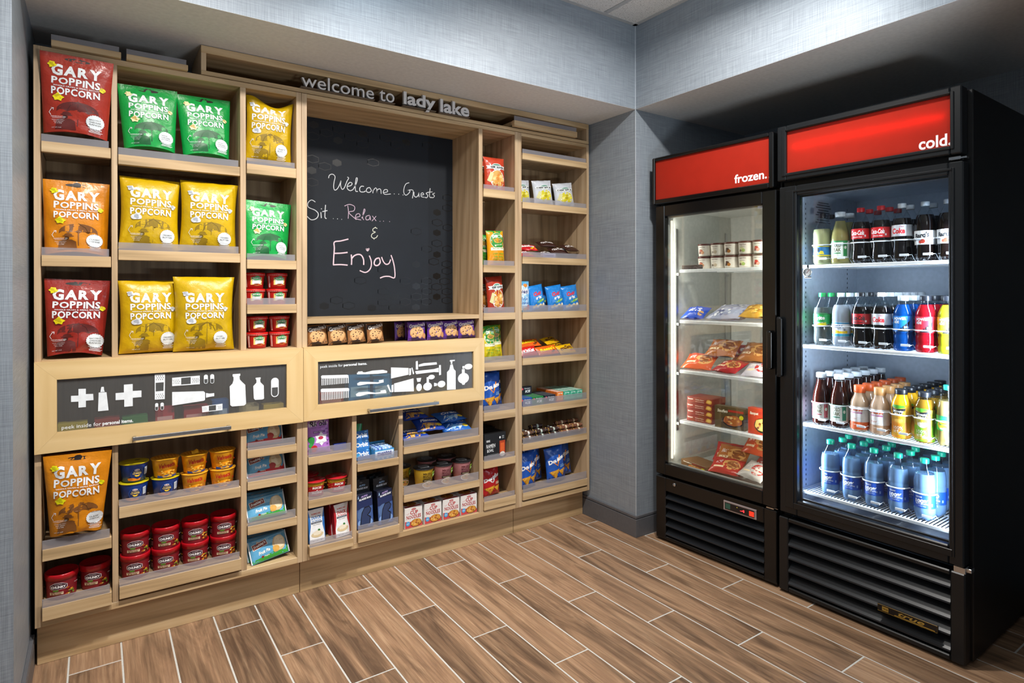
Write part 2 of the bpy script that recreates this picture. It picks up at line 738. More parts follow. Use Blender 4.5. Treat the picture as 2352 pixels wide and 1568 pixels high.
def make_floor():
    g = G()
    g.add([(-1.6, -4.4, -0.0012), (3.6, -4.4, -0.0012), (3.6, 0.4, -0.0012), (-1.6, 0.4, -0.0012)], [(0, 1, 2, 3)], GROUT)
    g.box(-1.6, 3.6, -4.4, 0.4, -0.05, -0.002, GROUT)
    rg = random.Random(5)
    P, gr, L = 0.1545, 0.0026, 0.886
    tiles = []
    for k in range(-11, 23):
        xa, xb = 0.0921 + P * k + gr, 0.0921 + P * (k + 1) - gr
        if xa > 3.6:
            break
        off = -0.068 - 0.295 * (k % 3)
        for m in range(-1, 6):
            ya, yb = off - L * (m + 1) + gr, off - L * m - gr
            ya, yb = max(ya, -4.4), min(yb, 0.4)
            if yb - ya < 0.02:
                continue
            tiles.append((xa, xb, ya, yb))
    nb = len(g.F)
    for t in tiles:
        xa, xb, ya, yb = t
        b = 0.0012
        vs = [(xa, ya, -0.0014), (xb, ya, -0.0014), (xb, yb, -0.0014), (xa, yb, -0.0014), (xa + b, ya + b, 0), (xb - b, ya + b, 0), (xb - b, yb - b, 0), (xa + b, yb - b, 0)]
        g.add(vs, [(4, 5, 6, 7), (0, 1, 5, 4), (1, 2, 6, 5), (2, 3, 7, 6), (3, 0, 4, 7)], FLOORM)
    me = g.mesh('floor')
    uvl = me.uv_layers.new(name='UVMap')
    ton = me.attributes.new('tone', 'FLOAT', 'FACE')
    for i, t in enumerate(tiles):
        du, dv, tn = rg.uniform(0, 30), rg.uniform(0, 30), rg.uniform(-0.5, 0.5)
        fl = -1 if rg.random() < 0.5 else 1
        for f in range(5):
            p = me.polygons[nb + i * 5 + f]
            ton.data[p.index].value = tn
            for li in p.loop_indices:
                co = me.vertices[me.loops[li].vertex_index].co
                uvl.data[li].uv = (du + (co.x - t[0]) * fl, dv + (co.y - t[2]))
    o = bpy.data.objects.new('floor', me)
    COL.objects.link(o)
    return struct(o)


make_floor()


def make_ceiling():
    g = G()
    x0, x1, y0, y1 = -1.6, XC, -4.4, YC
    g.box(x0, x1, y0, y1, ZC + 0.012, ZC + 0.05, TBAR)
    bx = [2.28 - 0.6096 * k for k in range(7)]
    by = [-1.57 - 1.2192 * k for k in range(3)]
    xs = [x0] + sorted(b for b in bx if b > x0) + [x1]
    ys = [y0] + sorted(by) + [y1]
    for i in range(len(xs) - 1):
        for j in range(len(ys) - 1):
            g.box(xs[i] + 0.012, xs[i + 1] - 0.012, ys[j] + 0.012, ys[j + 1] - 0.012, ZC + 0.001, ZC + 0.012, CEIL, 0.003)
    for b in bx:
        g.box(b - 0.012, b + 0.012, y0, y1, ZC - 0.001, ZC + 0.013, TBAR)
    for b in by:
        g.box(x0, x1, b - 0.012, b + 0.012, ZC - 0.0005, ZC + 0.013, TBAR)
    g.box(x0, x1, y1 - 0.022, y1, ZC - 0.002, ZC + 0.013, TBAR)
    g.box(x1 - 0.022, x1, y0, y1, ZC - 0.002, ZC + 0.013, TBAR)
    return struct(g.ob('ceiling'))


make_ceiling()
# wall behind the shelving alcove, left return, right column, wall behind the coolers
slab('wall_back', -0.60, XC, 0.345, 0.42, 0.0, ZC, WALL)
slab('wall_left', -0.60, -0.016, -0.448, 0.345, 0.0, ZC, WALL)
slab('wall_column', XC, 3.46, YC, 0.42, 0.0, ZC, WALL)
slab('wall_right', 3.46, 3.60, -4.4, 0.42, 0.0, ZC, WALL)
slab('wall_light_block', 2.10, 3.46, -2.36, -2.24, 0.0, ZC, WALL)  # unseen wall added to block light from the floor beside the cooler
slab('wall_far_left', -1.70, -0.60, -0.448, -0.38, 0.0, ZC, WALL)


def soffit(name, x0, x1, y0, y1):
    g = G()
    g.box(x0, x1, y0, y1, ZS, ZC + 0.012, WALL)
    g.box(x0, x1, y0 + 0.0003, y1, ZS - 0.0006, ZS + 0.004, SOFFIT)
    return struct(g.ob(name))


soffit('ceiling_soffit_left', -0.016, XC, YC, 0.345)


def soffit_right():
    g = G()
    g.box(XC, 3.46, -4.4, YC, ZS, ZC + 0.012, WALL)
    g.box(XC + 0.0003, 3.46, -4.4, YC, ZS - 0.0006, ZS + 0.004, SOFFIT)
    return struct(g.ob('ceiling_soffit_right'))


soffit_right()


def corner_bead():
    g = G()
    w = pm('corner_bead', '#b6bec6', 0.35)
    g.box(XC - 0.0022, XC + 0.0012, YC - 0.0022, YC + 0.0012, 0.112, ZS, w)
    g.box(XC - 0.0035, XC, YC - 0.0035, YC, ZS, ZC, w)
    return struct(g.ob('trim_1'))


corner_bead()


def baseboard(name, segs):
    g = G()
    for (x0, x1, y0, y1, nx, ny) in segs:
        for (z0, z1, t) in ((0, 0.094, 0.012), (0.094, 0.0985, 0.007), (0.0985, 0.1115, 0.0115)):
            xa, xb, ya, yb = x0, x1, y0, y1
            if nx:
                xa, xb = (x0 - t, x0) if nx < 0 else (x0, x0 + t)
                ya -= t if ny == 9 else 0
            else:
                ya, yb = y0 - t, y0
                xa -= 0.0
            g.box(xa, xb, ya, yb, z0, z1, BASEB, 0.0012)
    return struct(g.ob(name))


baseboard('baseboard_column', [(XC, XC, YC, 0.30, -1, 9), (XC, 3.46, YC, YC, 0, 0)])
baseboard('baseboard_left', [(-0.016, -0.016, -0.448, 0.06, 1, 9), (-0.60, -0.016, -0.448, -0.448, 0, 0)])

# ================================================================== shelving
AC_H = 0.0


def shelf_part(par, x0, x1, ztop, zbot, zac, proud=0.006, depth=0.27, gap=0.002):
    """A shelf with a deep front lip, and the frosted acrylic guard on its front as a sub-part."""
    g = G()
    a, b = x0 + gap, x1 - gap
    g.box(a, b, -proud, 0.016, zbot, ztop, OAKH, 0.0012)
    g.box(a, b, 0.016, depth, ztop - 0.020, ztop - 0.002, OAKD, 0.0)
    o = g.ob('shelf', par)
    if zac:
        h = G()
        h.box(a + 0.0, b - 0.006, -proud + 0.0005, -proud + 0.0035, ztop - 0.012, zac, ACRYL, 0.0006)
        q = h.ob('acrylic_guard', o)
        q['label'] = 'frosted clear acrylic guard strip'
    return o


def panel(par, name, x0, x1, y0, y1, z0, z1, mat, bev=0.0008):
    g = G()
    g.box(x0, x1, y0, y1, z0, z1, mat, bev)
    return g.ob(name, par)


YB = 0.272
ZK, ZT = 0.1547, 2.131
# ---- left unit
A = thing('shelving_unit', 'tall oak shelving unit at far left, stocked with big popcorn bags', 'shelving unit', (0, 0, 0))
panel(A, 'side_panel', 0.0, 0.0185, 0, 0.30, ZK, ZT, OAKV)
panel(A, 'side_panel', 0.866, 0.8872, 0, 0.30, ZK, ZT, OAKV)
for z0, z1 in ((0.1785, 0.7475), (1.06, 2.1105)):
    panel(A, 'divider', 0.2195, 0.2375, 0.0005, YB, z0, z1, OAKV)
    panel(A, 'divider', 0.6478, 0.6690, 0.0005, YB, z0, z1, OAKV)
panel(A, 'top_panel', 0.0185, 0.866, 0.0003, YB, 2.1105, ZT, OAKH)
panel(A, 'bottom_panel', 0.0185, 0.866, 0.0003, YB, ZK, 0.1785, OAKH)
panel(A, 'fixed_shelf', 0.0185, 0.866, 0.0003, YB, 1.038, 1.06, OAKH)
panel(A, 'fixed_shelf', 0.0185, 0.866, 0.0003, YB, 0.7475, 0.768, OAKH)
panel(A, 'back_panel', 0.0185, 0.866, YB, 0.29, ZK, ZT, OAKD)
panel(A, 'toe_kick', 0.002, 0.8905, 0.060, 0.078, 0.0004, ZK - 0.0006, OAKH)
for s in ((1.808, 1.771, 1.832), (1.420, 1.382, 1.447), (0.419, 0.378, 0.449)):
    shelf_part(A, 0.0185, 0.2195, *s)
shelf_part(A, 0.0185, 0.2195, 0.226, 0.180, 0.255, proud=0.018)
for s in ((1.790, 1.754, 1.815), (1.446, 1.409, 1.473), (0.519, 0.478, 0.546)):
    shelf_part(A, 0.2375, 0.6478, *s)
shelf_part(A, 0.2375, 0.6478, 0.236, 0.190, 0.264, proud=0.014)
for s in ((1.808, 1.768, 1.831), (1.423, 1.386, 1.448), (1.242, 1.205, 1.268), (0.658, 0.625, 0.687), (0.531, 0.497, 0.562), (0.353, 0.318, 0.387)):
    shelf_part(A, 0.6690, 0.866, *s)

# ---- middle unit
Bu = thing('shelving_unit', 'oak shelving unit in the middle, framing the chalkboard', 'shelving unit', (0, 0, 0))
panel(Bu, 'side_panel', 0.8882, 0.9097, 0, 0.30, ZK, ZT, OAKV)
panel(Bu, 'side_panel', 1.982, 2.0028, 0, 0.30, ZK, ZT, OAKV)
panel(Bu, 'divider', 1.7614, 1.7836, 0, 0.298, 1.0605, 2.1135, OAKV)
panel(Bu, 'divider', 1.7614, 1.7836, 0.0002, 0.298, 0.1785, 0.752, OAKV)
panel(Bu, 'divider', 1.7614, 1.7836, 0.0002, 0.298, 0.752, 1.0605, OAKV)
panel(Bu, 'divider', 1.1035, 1.1240, 0.0005, YB, 0.1785, 0.752, OAKV)
panel(Bu, 'divider', 1.3250, 1.3459, 0.0005, YB, 0.1785, 0.752, OAKV)
panel(Bu, 'top_panel', 0.9097, 1.982, 0.0003, 0.298, 2.1135, ZT, OAKH)
panel(Bu, 'bottom_panel', 0.9097, 1.982, 0.0003, YB, ZK, 0.1785, OAKH)
panel(Bu, 'fixed_shelf', 0.9097, 1.7614, 0.0003, 0.298, 1.157, 1.1767, OAKH)
panel(Bu, 'fixed_shelf', 0.9097, 1.7614, 0.0003, YB, 1.036, 1.0575, OAKH)
panel(Bu, 'fixed_shelf', 0.9097, 1.7614, 0.0003, YB, 0.752, 0.772, OAKH)
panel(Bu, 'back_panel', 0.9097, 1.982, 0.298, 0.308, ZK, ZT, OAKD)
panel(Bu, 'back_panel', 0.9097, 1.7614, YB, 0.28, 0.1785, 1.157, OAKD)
panel(Bu, 'toe_kick', 0.8930, 2.0080, 0.060, 0.078, 0.0004, ZK - 0.0006, OAKH)
shelf_part(Bu, 0.9097, 1.1035, 0.592, 0.559, 0.629)
shelf_part(Bu, 0.9097, 1.1035, 0.410, 0.375, 0.444)
shelf_part(Bu, 0.9097, 1.1035, 0.214, 0.177, 0.245, proud=0.020)
shelf_part(Bu, 1.1240, 1.3250, 0.529, 0.494, 0.561)
shelf_part(Bu, 1.1240, 1.3250, 0.223, 0.180, 0.257, proud=0.012)
shelf_part(Bu, 1.3459, 1.7614, 0.571, 0.537, 0.610)
shelf_part(Bu, 1.3459, 1.7614, 0.348, 0.313, 0.388)
for s in ((1.814, 1.772, 1.835), (1.427, 1.389, 1.451), (1.183, 1.147, 1.212), (0.931, 0.888, 0.961), (0.679, 0.637, 0.713), (0.433, 0.395, 0.459), (0.229, 0.184, 0.254)):
    shelf_part(Bu, 1.7836, 1.982, *s)

# ---- right unit
Cu = thing('shelving_unit', 'narrow oak shelving unit at right, beside the grey column', 'shelving unit', (0, 0, 0))
panel(Cu, 'side_panel', 2.0038, 2.0254, 0, 0.30, ZK, ZT, OAKV)
panel(Cu, 'side_panel', 2.4810, 2.4986, 0, 0.30, ZK, ZT, OAKV)
panel(Cu, 'top_panel', 2.0254, 2.481, 0.0003, YB, 2.1135, ZT, OAKH)
panel(Cu, 'bottom_panel', 2.0254, 2.481, 0.0003, YB, ZK, 0.1785, OAKH)
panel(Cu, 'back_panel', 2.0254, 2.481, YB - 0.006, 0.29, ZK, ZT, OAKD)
panel(Cu, 'toe_kick', 2.0110, 2.4990, 0.060, 0.078, 0.0004, ZK - 0.0006, OAKH)
for s in ((2.025, 1.991, 2.046), (1.766, 1.731, 1.790), (1.476, 1.439, 1.503), (1.183, 1.144, 1.218), (0.939, 0.902, 0.973), (0.681, 0.640, 0.718), (0.486, 0.449, 0.517), (0.228, 0.188, 0.269)):
    shelf_part(Cu, 2.0254, 2.481, *s, depth=0.262)

# ---- long open box on top
Hb = thing('header_box', 'long open oak box on top carrying the raised welcome letters', 'header box', (0, 0, 0))
panel(Hb, 'top_board', 0.5087, 2.4986, 0, 0.28, 2.2185, 2.2465, OAKH)
panel(Hb, 'bottom_board', 0.5087, 2.4986, 0, 0.28, 2.1335, 2.1500, OAKH)
panel(Hb, 'side_board', 0.5087, 0.5265, 0.0004, 0.28, 2.1500, 2.2185, OAKV)
panel(Hb, 'side_board', 2.4815, 2.4986, 0.0004, 0.28, 2.1500, 2.2185, OAKV)
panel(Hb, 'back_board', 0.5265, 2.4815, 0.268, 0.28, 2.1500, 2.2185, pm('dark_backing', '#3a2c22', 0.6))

# ---- spare shelves lying on top
def spare(x0, x1, z0, z1, zac, y, label):
    t = thing('spare_shelf', label, 'spare shelf', ((x0 + x1) / 2, y, z0), (0, 0, 0), 'spare shelves stored on top')
    w = (x1 - x0) / 2
    g = G()
    g.box(-w, w, 0, 0.022, 0, z1 - z0, OAKH, 0.0012)
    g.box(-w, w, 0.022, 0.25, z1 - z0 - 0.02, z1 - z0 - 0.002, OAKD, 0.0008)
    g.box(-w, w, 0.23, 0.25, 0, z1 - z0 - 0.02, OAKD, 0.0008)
    g.ob('board', t)
    h = G()
    h.box(-w, w - 0.006, 0.0005, 0.0035, z1 - z0 - 0.012, zac - z0, ACRYL, 0.0006)
    h.ob('acrylic_guard', t)
    return t


spare(0.049, 0.249, 2.1315, 2.153, 2.171, -0.020, 'spare oak shelf on top at far left, above the red popcorn bag')
spare(0.265, 0.462, 2.1315, 2.152, 2.170, -0.020, 'spare oak shelf on top, above the two green popcorn bags')
spare(1.959, 2.387, 2.1505, 2.181, 2.203, -0.030, 'long spare oak shelf pushed into the header box above the right unit')


# ---- raised letters
def letters(name, label, words, base):
    t = thing(name, label, 'sign', (base[0], 0.0, 2.1500))
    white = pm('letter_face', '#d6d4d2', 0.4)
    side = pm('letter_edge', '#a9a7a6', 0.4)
    for txt, x0, x1, z0, z1, bold in words:
        g = G()
        cu = bpy.data.curves.new('letters', 'FONT')
        cu.body = txt
        cu.offset = bold
        cu.extrude = 0.05
        cu.resolution_u = 4
        o = bpy.data.objects.new('letters', cu)
        me = o.to_mesh()
        vs = [v.co.copy() for v in me.vertices]
        xa, xb = min(v.x for v in vs), max(v.x for v in vs)
        za, zb = min(v.y for v in vs), max(v.y for v in vs)
        kx, kz = (x1 - x0) / (xb - xa), (z1 - z0) / (zb - za)
        P = [(x0 - base[0] + (v.x - xa) * kx, -0.012 - v.z * 0.16, z0 - 2.1500 + (v.y - za) * kz) for v in vs]
        fs = [tuple(p.vertices) for p in me.polygons]
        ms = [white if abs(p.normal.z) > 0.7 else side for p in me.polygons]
        g.add(P, fs, ms)
        o.to_mesh_clear()
        bpy.data.objects.remove(o)
        g.ob('word', t)
    b = G()
    for xa, xb in base[1]:
        b.box(xa - base[0], xb - base[0], -0.021, 0.03, 0.0002, 0.004, pm('letter_base', '#55483c', 0.4), 0.0006)
    b.ob('base_strip', t)
    return t


letters('letter_sign', 'raised pale letters spelling welcome to on the header box', [('welcome', 0.883, 1.200, 2.154, 2.2085, 0.0), ('to', 1.227, 1.298, 2.154, 2.2025, 0.0)], (0.883, [(0.880, 1.204), (1.224, 1.302)]))
letters('letter_sign', 'raised bold pale letters spelling lady lake on the header box', [('lady', 1.344, 1.508, 2.142, 2.2175, 0.028), ('lake', 1.534, 1.694, 2.154, 2.2170, 0.028)], (1.344, [(1.340, 1.512), (1.530, 1.698)]))

HEXF= [(1019,2079),(1134,2021),(1256,2071),(1491,2062),(1129,1913),(1008,1863),(1667,1713),(1666,1605),(1666,1489),(1545,1434),(1664,1375),(1545,1321),(1664,1265),(1422,1267),(1543,1211),(1303,1212),(1066,1225)]
HEXO= [(1138,2075),(1077,2049),(1196,2048),(1315,2043),(1376,2068),(1256,2019),(1434,2040),(1611,2061),(1013,2025),(1311,1936),(1070,1889),(1012,1917),(1009,1808),(1731,1796),(1730,1741),(1668,1659),(1732,1636),(1546,1605),(1666,1549),(1606,1516),(1730,1521),(1647,1451),(1725,1440),(1725,1402),(1364,1402),(1244,1348),(1484,1348),(1604,1348),(1712,1347),(1664,1318),(1606,1294),(1725,1292),(1364,1294),(1545,1267),(1364,1238),(1483,1240),(1603,1240),(1725,1245),(1422,1212),(1125,1252),(1185,1225)]
CHALK_W= [[(1088,1835),(1092,1849),(1106,1856),(1119,1846),(1115,1822),(1112,1797),(1117,1781),(1129,1787),(1140,1806),(1148,1829),(1146,1807),(1153,1788),(1164,1796),(1177,1828),(1186,1845),(1179,1850)],[(1181,1804),(1198,1811),(1203,1822),(1192,1825),(1180,1810),(1180,1793),(1194,1785),(1208,1792)],[(1208,1792),(1223,1821),(1230,1846),(1224,1849),(1219,1814),(1221,1786),(1232,1785)],[(1263,1812),(1250,1812),(1241,1799),(1245,1785),(1262,1785),(1271,1791)],[(1293,1810),(1279,1804),(1276,1789),(1289,1785),(1301,1795),(1293,1810)],[(1309,1783),(1312,1808),(1312,1798),(1322,1810),(1329,1806),(1330,1784),(1332,1800),(1343,1808),(1351,1803),(1353,1784)],[(1365,1791),(1386,1797),(1385,1807),(1371,1806),(1364,1792),(1374,1783),(1404,1788)],[(1422,1791),(1425,1789)],[(1446,1791),(1449,1790)],[(1470,1790),(1473,1788)],[(1506,1855),(1488,1847),(1477,1824),(1476,1800),(1488,1789),(1505,1802),(1510,1815),(1492,1813),(1527,1818),(1524,1776)],[(1533,1810),(1534,1790),(1546,1784),(1558,1797),(1560,1811),(1562,1786)],[(1570,1797),(1588,1801),(1583,1810),(1573,1804),(1574,1790),(1591,1787)],[(1615,1815),(1602,1809),(1612,1799),(1606,1786),(1594,1788)],[(1626,1838),(1622,1796),(1633,1788)],[(1611,1815),(1640,1820)],[(1654,1815),(1640,1808),(1652,1800),(1642,1789),(1633,1792)],[(1025,1716),(1007,1724),(991,1709),(993,1689),(1024,1677),(1039,1660),(1030,1639),(1006,1631),(986,1646)],[(1051,1670),(1053,1642)],[(1053,1688),(1054,1684)],[(1073,1706),(1070,1649),(1078,1642)],[(1058,1673),(1082,1680)],[(1109,1644),(1111,1643)],[(1129,1644),(1132,1643)],[(1150,1643),(1152,1642)]]
CHALK_P= [[(1181,1711),(1185,1680),(1183,1648)],[(1165,1708),(1190,1718),(1215,1709),(1211,1688),(1186,1678),(1224,1646)],[(1219,1656),(1242,1664),(1238,1676),(1224,1671),(1220,1652),(1248,1646)],[(1251,1654),(1268,1693),(1263,1699),(1256,1660),(1262,1647)],[(1292,1672),(1274,1665),(1274,1649),(1290,1652),(1294,1669),(1297,1648)],[(1306,1670),(1326,1646)],[(1326,1670),(1304,1644)],[(1345,1646),(1348,1645)],[(1364,1648),(1367,1647)],[(1396,1648),(1399,1647)]]
CHALK_Y= [[(1332,1608),(1321,1612),(1309,1604),(1310,1594),(1322,1590),(1306,1581),(1301,1568),(1311,1559),(1326,1563),(1334,1575)],[(1322,1616),(1322,1610)],[(1314,1561),(1315,1553)]]
CHALK_E= [[(1184,1549),(1146,1538),(1115,1531),(1115,1502),(1112,1459),(1110,1422)],[(1113,1477),(1146,1479),(1180,1484)],[(1108,1422),(1146,1424),(1180,1422)],[(1198,1474),(1200,1449),(1199,1424)],[(1199,1452),(1212,1468),(1232,1476),(1249,1472),(1260,1452),(1261,1425)],[(1290,1472),(1300,1445),(1299,1417),(1287,1397),(1267,1388),(1241,1397)],[(1273,1506),(1281,1495),(1289,1507),(1281,1503),(1273,1506)],[(1342,1462),(1324,1456),(1315,1436),(1322,1424),(1337,1426),(1347,1441),(1342,1462)],[(1354,1467),(1364,1444),(1378,1431),(1394,1436),(1403,1456)],[(1405,1478),(1416,1448),(1424,1410),(1424,1364),(1395,1370),(1368,1369),(1346,1361)]]
ICL= [[(122,957),(143,956),(143,937),(164,936),(165,914),(143,914),(143,892),(122,892),(122,913),(101,914),(101,935),(122,934)],[(188,958),(195,958),(196,946),(198,940),(185,940),(186,947)],[(180,939),(203,938),(209,873),(178,873)],[(255,960),(282,960),(282,935),(309,934),(309,910),(282,910),(282,880),(256,880),(256,906),(230,907),(230,932),(255,932)],[(351,989),(384,988),(383,895),(351,896)],[(407,972),(500,973),(500,940),(407,941)],[(407,919),(513,912),(518,906),(518,878),(513,875),(407,868)],[(521,904),(533,901),(550,901),(550,889),(533,888),(521,886)],[(507,854),(579,857),(579,832),(508,831)],[(616,969),(644,969),(644,961),(641,960),(642,946),(650,936),(662,923),(665,847),(658,841),(614,842),(607,848),(605,922),(615,932),(619,945),(619,958),(616,960)],[(701,948),(720,948),(720,942),(718,940),(719,929),(732,914),(733,861),(727,858),(699,859),(694,865),(692,915),(704,928),(704,940),(701,942)]]
ICLD= [[(354,958),(380,958),(379,926),(354,926)],[(437,969),(469,970),(469,944),(437,944)],[(531,853),(556,854),(556,834),(531,834)]]
ICLC= [[(352,883),(362,882),(362,855),(352,856)],[(369,883),(380,882),(380,855),(369,856)],[(514,975),(528,974),(528,940),(514,941)],[(536,975),(550,974),(549,939),(536,940)],[(760,942),(790,940),(790,863),(760,866)]]
ICR= [[(963,932),(968,936),(1077,930),(1083,927),(1083,916),(965,922)],[(962,876),(967,879),(1080,872),(1086,869),(1086,858),(963,864)],[(1141,937),(1159,934),(1194,939),(1243,939),(1264,932),(1263,924),(1218,923),(1170,925),(1122,928),(1121,935)],[(1126,940),(1147,940),(1149,930),(1125,931)],[(1122,888),(1135,894),(1170,891),(1218,885),(1246,887),(1247,882),(1218,878),(1170,881),(1135,878),(1124,879)],[(1223,893),(1246,895),(1246,887),(1224,887)],[(1116,841),(1129,848),(1170,847),(1206,839),(1259,840),(1259,832),(1212,833),(1170,836),(1135,830),(1119,832)],[(1230,846),(1255,848),(1258,840),(1233,839)],[(1282,947),(1369,938),(1369,907),(1282,896)],[(1372,936),(1382,936),(1382,906),(1372,903)],[(1384,938),(1389,938),(1398,910),(1391,906)],[(1297,872),(1394,888),(1396,827),(1297,833)],[(1284,865),(1294,868),(1294,834),(1284,833)],[(1262,867),(1269,871),(1283,836),(1277,834)],[(1406,966),(1416,968),(1418,927),(1406,928)],[(1421,950),(1447,955),(1515,955),(1517,944),(1447,942),(1421,940)],[(1528,940),(1538,940),(1539,893),(1528,891)],[(1402,919),(1408,921),(1501,923),(1526,928),(1526,906),(1501,909),(1408,906)],[(1409,887),(1434,887),(1429,869),(1414,869)],[(1462,887),(1474,887),(1474,860),(1462,860)],[(1501,858),(1518,853),(1518,843),(1501,840)],[(1571,903),(1584,914),(1590,938),(1602,939),(1609,915),(1619,905),(1619,815),(1571,817)],[(1587,960),(1615,960),(1614,954),(1601,954),(1600,941),(1592,941),(1592,953),(1587,952)],[(1654,911),(1670,911),(1670,889),(1654,890)],[(1657,926),(1667,926),(1667,913),(1657,914)],[(1652,843),(1673,841),(1668,833),(1656,834)]]
ICRE= [((1408,845),(1437,842),(1423,861),(1423,825)),((1444,845),(1490,841),(1467,862),(1467,824)),((1470,888),(1505,885),(1488,897),(1487,875)),((1520,850),(1562,847),(1541,864),(1541,832)),((1631,869),(1694,863),(1662,892),(1662,840)),((1667,923),(1714,920),(1690,935),(1690,907))]


# ---- chalkboard with stick-on hexagons and chalk writing
def chalkboard():
    t = thing('chalkboard', 'black chalkboard with chalk greeting and hexagon outlines in the middle unit', 'chalkboard', (0.9097, 0.272, 1.1767))
    m, nt, bs = newmat('slate_board')
    v = texco(nt)
    link(nt, ramp(nt, noise(nt, v, 6, 5, 0.6), [(0.3, hexc('#1c2026')), (0.75, hexc('#1f242b'))]), bs.inputs['Base Color'])
    bs.inputs['Roughness'].default_value = 0.6
    bs.inputs['Specular IOR Level'].default_value = 0.2
    g = G()
    g.box(0.0006, 0.8511, 0.0, 0.024, 0.0006, 0.9360, m)
    g.ob('board', t)
    hexm = pm('black_vinyl', '#020203', 0.35)
    p = Pic()

    def hx(c, rx, rz):
        x, z = c[0] / 1000 - 0.9097, c[1] / 1000 - 1.1767
        pts = [(x - rx, z - rz * 0.5), (x - rx, z + rz * 0.5), (x, z + rz), (x + rx, z + rz * 0.5), (x + rx, z - rz * 0.5), (x, z - rz)]
        return [(min(max(a, 0.001), 0.851), b) for a, b in pts]
    for c in HEXF:
        p.poly(hx(c, 0.022, 0.0185), hexm)
    for c in HEXO:
        p.ring(hx(c, 0.029, 0.0185), 0.0030, hexm)
    for it in p.items:
        h = G()
        p1 = Pic()
        p1.items = [it[:3] + (1,)]
        p1.apply(h, flat(0.0), off=0.00008)
        h.ob('hexagon_decal', t)
    q = Pic()

    def wr(strokes, mat, w):
        rg = random.Random(3)
        for s in strokes:
            pts = [(a / 1000 - 0.9097, b / 1000 - 1.1767) for a, b in s]
            out = []
            for i in range(len(pts) - 1):           # smooth the hand stroke
                p0, p1, p2, p3 = pts[max(i - 1, 0)], pts[i], pts[i + 1], pts[min(i + 2, len(pts) - 1)]
                for k in range(4):
                    u = k / 4
                    out.append(tuple(0.5 * (2 * p1[j] + (p2[j] - p0[j]) * u + (2 * p0[j] - 5 * p1[j] + 4 * p2[j] - p3[j]) * u * u + (3 * p1[j] - p0[j] - 3 * p2[j] + p3[j]) * u ** 3) for j in (0, 1)))
            out.append(pts[-1])
            out = [(max(a, 0.001), b) for a, b in out]
            q.stroke(out, w * rg.uniform(0.9, 1.1), mat)
    white = pm('white_chalk', '#c9ccd0', 0.9)
    for nm, st, mat, w in (('chalk_word', CHALK_W[:6] + CHALK_W[6:7], white, 0.0038), ('chalk_dots', CHALK_W[7:10], white, 0.0038), ('chalk_word', CHALK_W[10:17], white, 0.0038),
                           ('chalk_word', CHALK_W[17:22], white, 0.0038), ('chalk_dots', CHALK_W[22:], white, 0.0038), ('chalk_word', CHALK_P[:-3], pm('pink_chalk', '#b9a3b4', 0.9), 0.0034),
                           ('chalk_dots', CHALK_P[-3:], pm('pink_chalk', '#b9a3b4', 0.9), 0.0034), ('chalk_ampersand', CHALK_Y, pm('cream_chalk', '#c4c6b8', 0.9), 0.0038), ('chalk_word', CHALK_E, pm('rose_chalk', '#d3bcc6', 0.9), 0.0062)):
        q.items = []
        wr(st, mat, w)
        k = G()
        q.apply(k, flat(-0.0006), off=0.000008)
        k.ob(nm, t)
    return t


chalkboard()


# ---- flap doors with printed smoked panes
def flap(par, x0, x1, z0, z1, wx0, wx1, wz0, wz1, hx0, hx1, hz, art):
    g = G()
    y0, y1 = -0.0195, -0.0015

    def rail(pts, mat):
        g.prism(pts, y0, y1, mat)
    e = 0.0003
    rail([(x0, z0), (x1, z0), (wx1, wz0), (wx0, wz0)], MAPH)
    rail([(x0, z1), (wx0, wz1), (wx1, wz1), (x1, z1)], MAPH)
    rail([(x0, z0 + e), (wx0 - e, wz0), (wx0 - e, wz1), (x0, z1 - e)], MAPV)
    rail([(x1, z0 + e), (x1, z1 - e), (wx1 + e, wz1), (wx1 + e, wz0)], MAPV)
    d = g.ob('flap_door', par)
    gl = G()
    gl.box(wx0, wx1, -0.0120, -0.0080, wz0, wz1, SMOKED)
    p = gl.ob('printed_pane', d)
    p['label'] = 'smoked frosted pane printed with white pictograms'
    art(d)
    h = G()
    h.box(hx0, hx1, -0.052, -0.043, hz - 0.0065, hz + 0.0065, STEEL, 0.001)
    for x in (hx0 + 0.006, hx1 - 0.006):
        h.box(x - 0.006, x + 0.006, -0.043, -0.0195, hz - 0.005, hz + 0.005, STEEL, 0.001)
    h.ob('bar_handle', d)['label'] = 'brushed steel bar handle'
    return d


PW = pm('white_print', '#e9eef2', 0.45)
PD = pm('dark_print', '#4b4c4c', 0.45)


def mm(pts):
    return [(a / 1000, b / 1000) for a, b in pts]


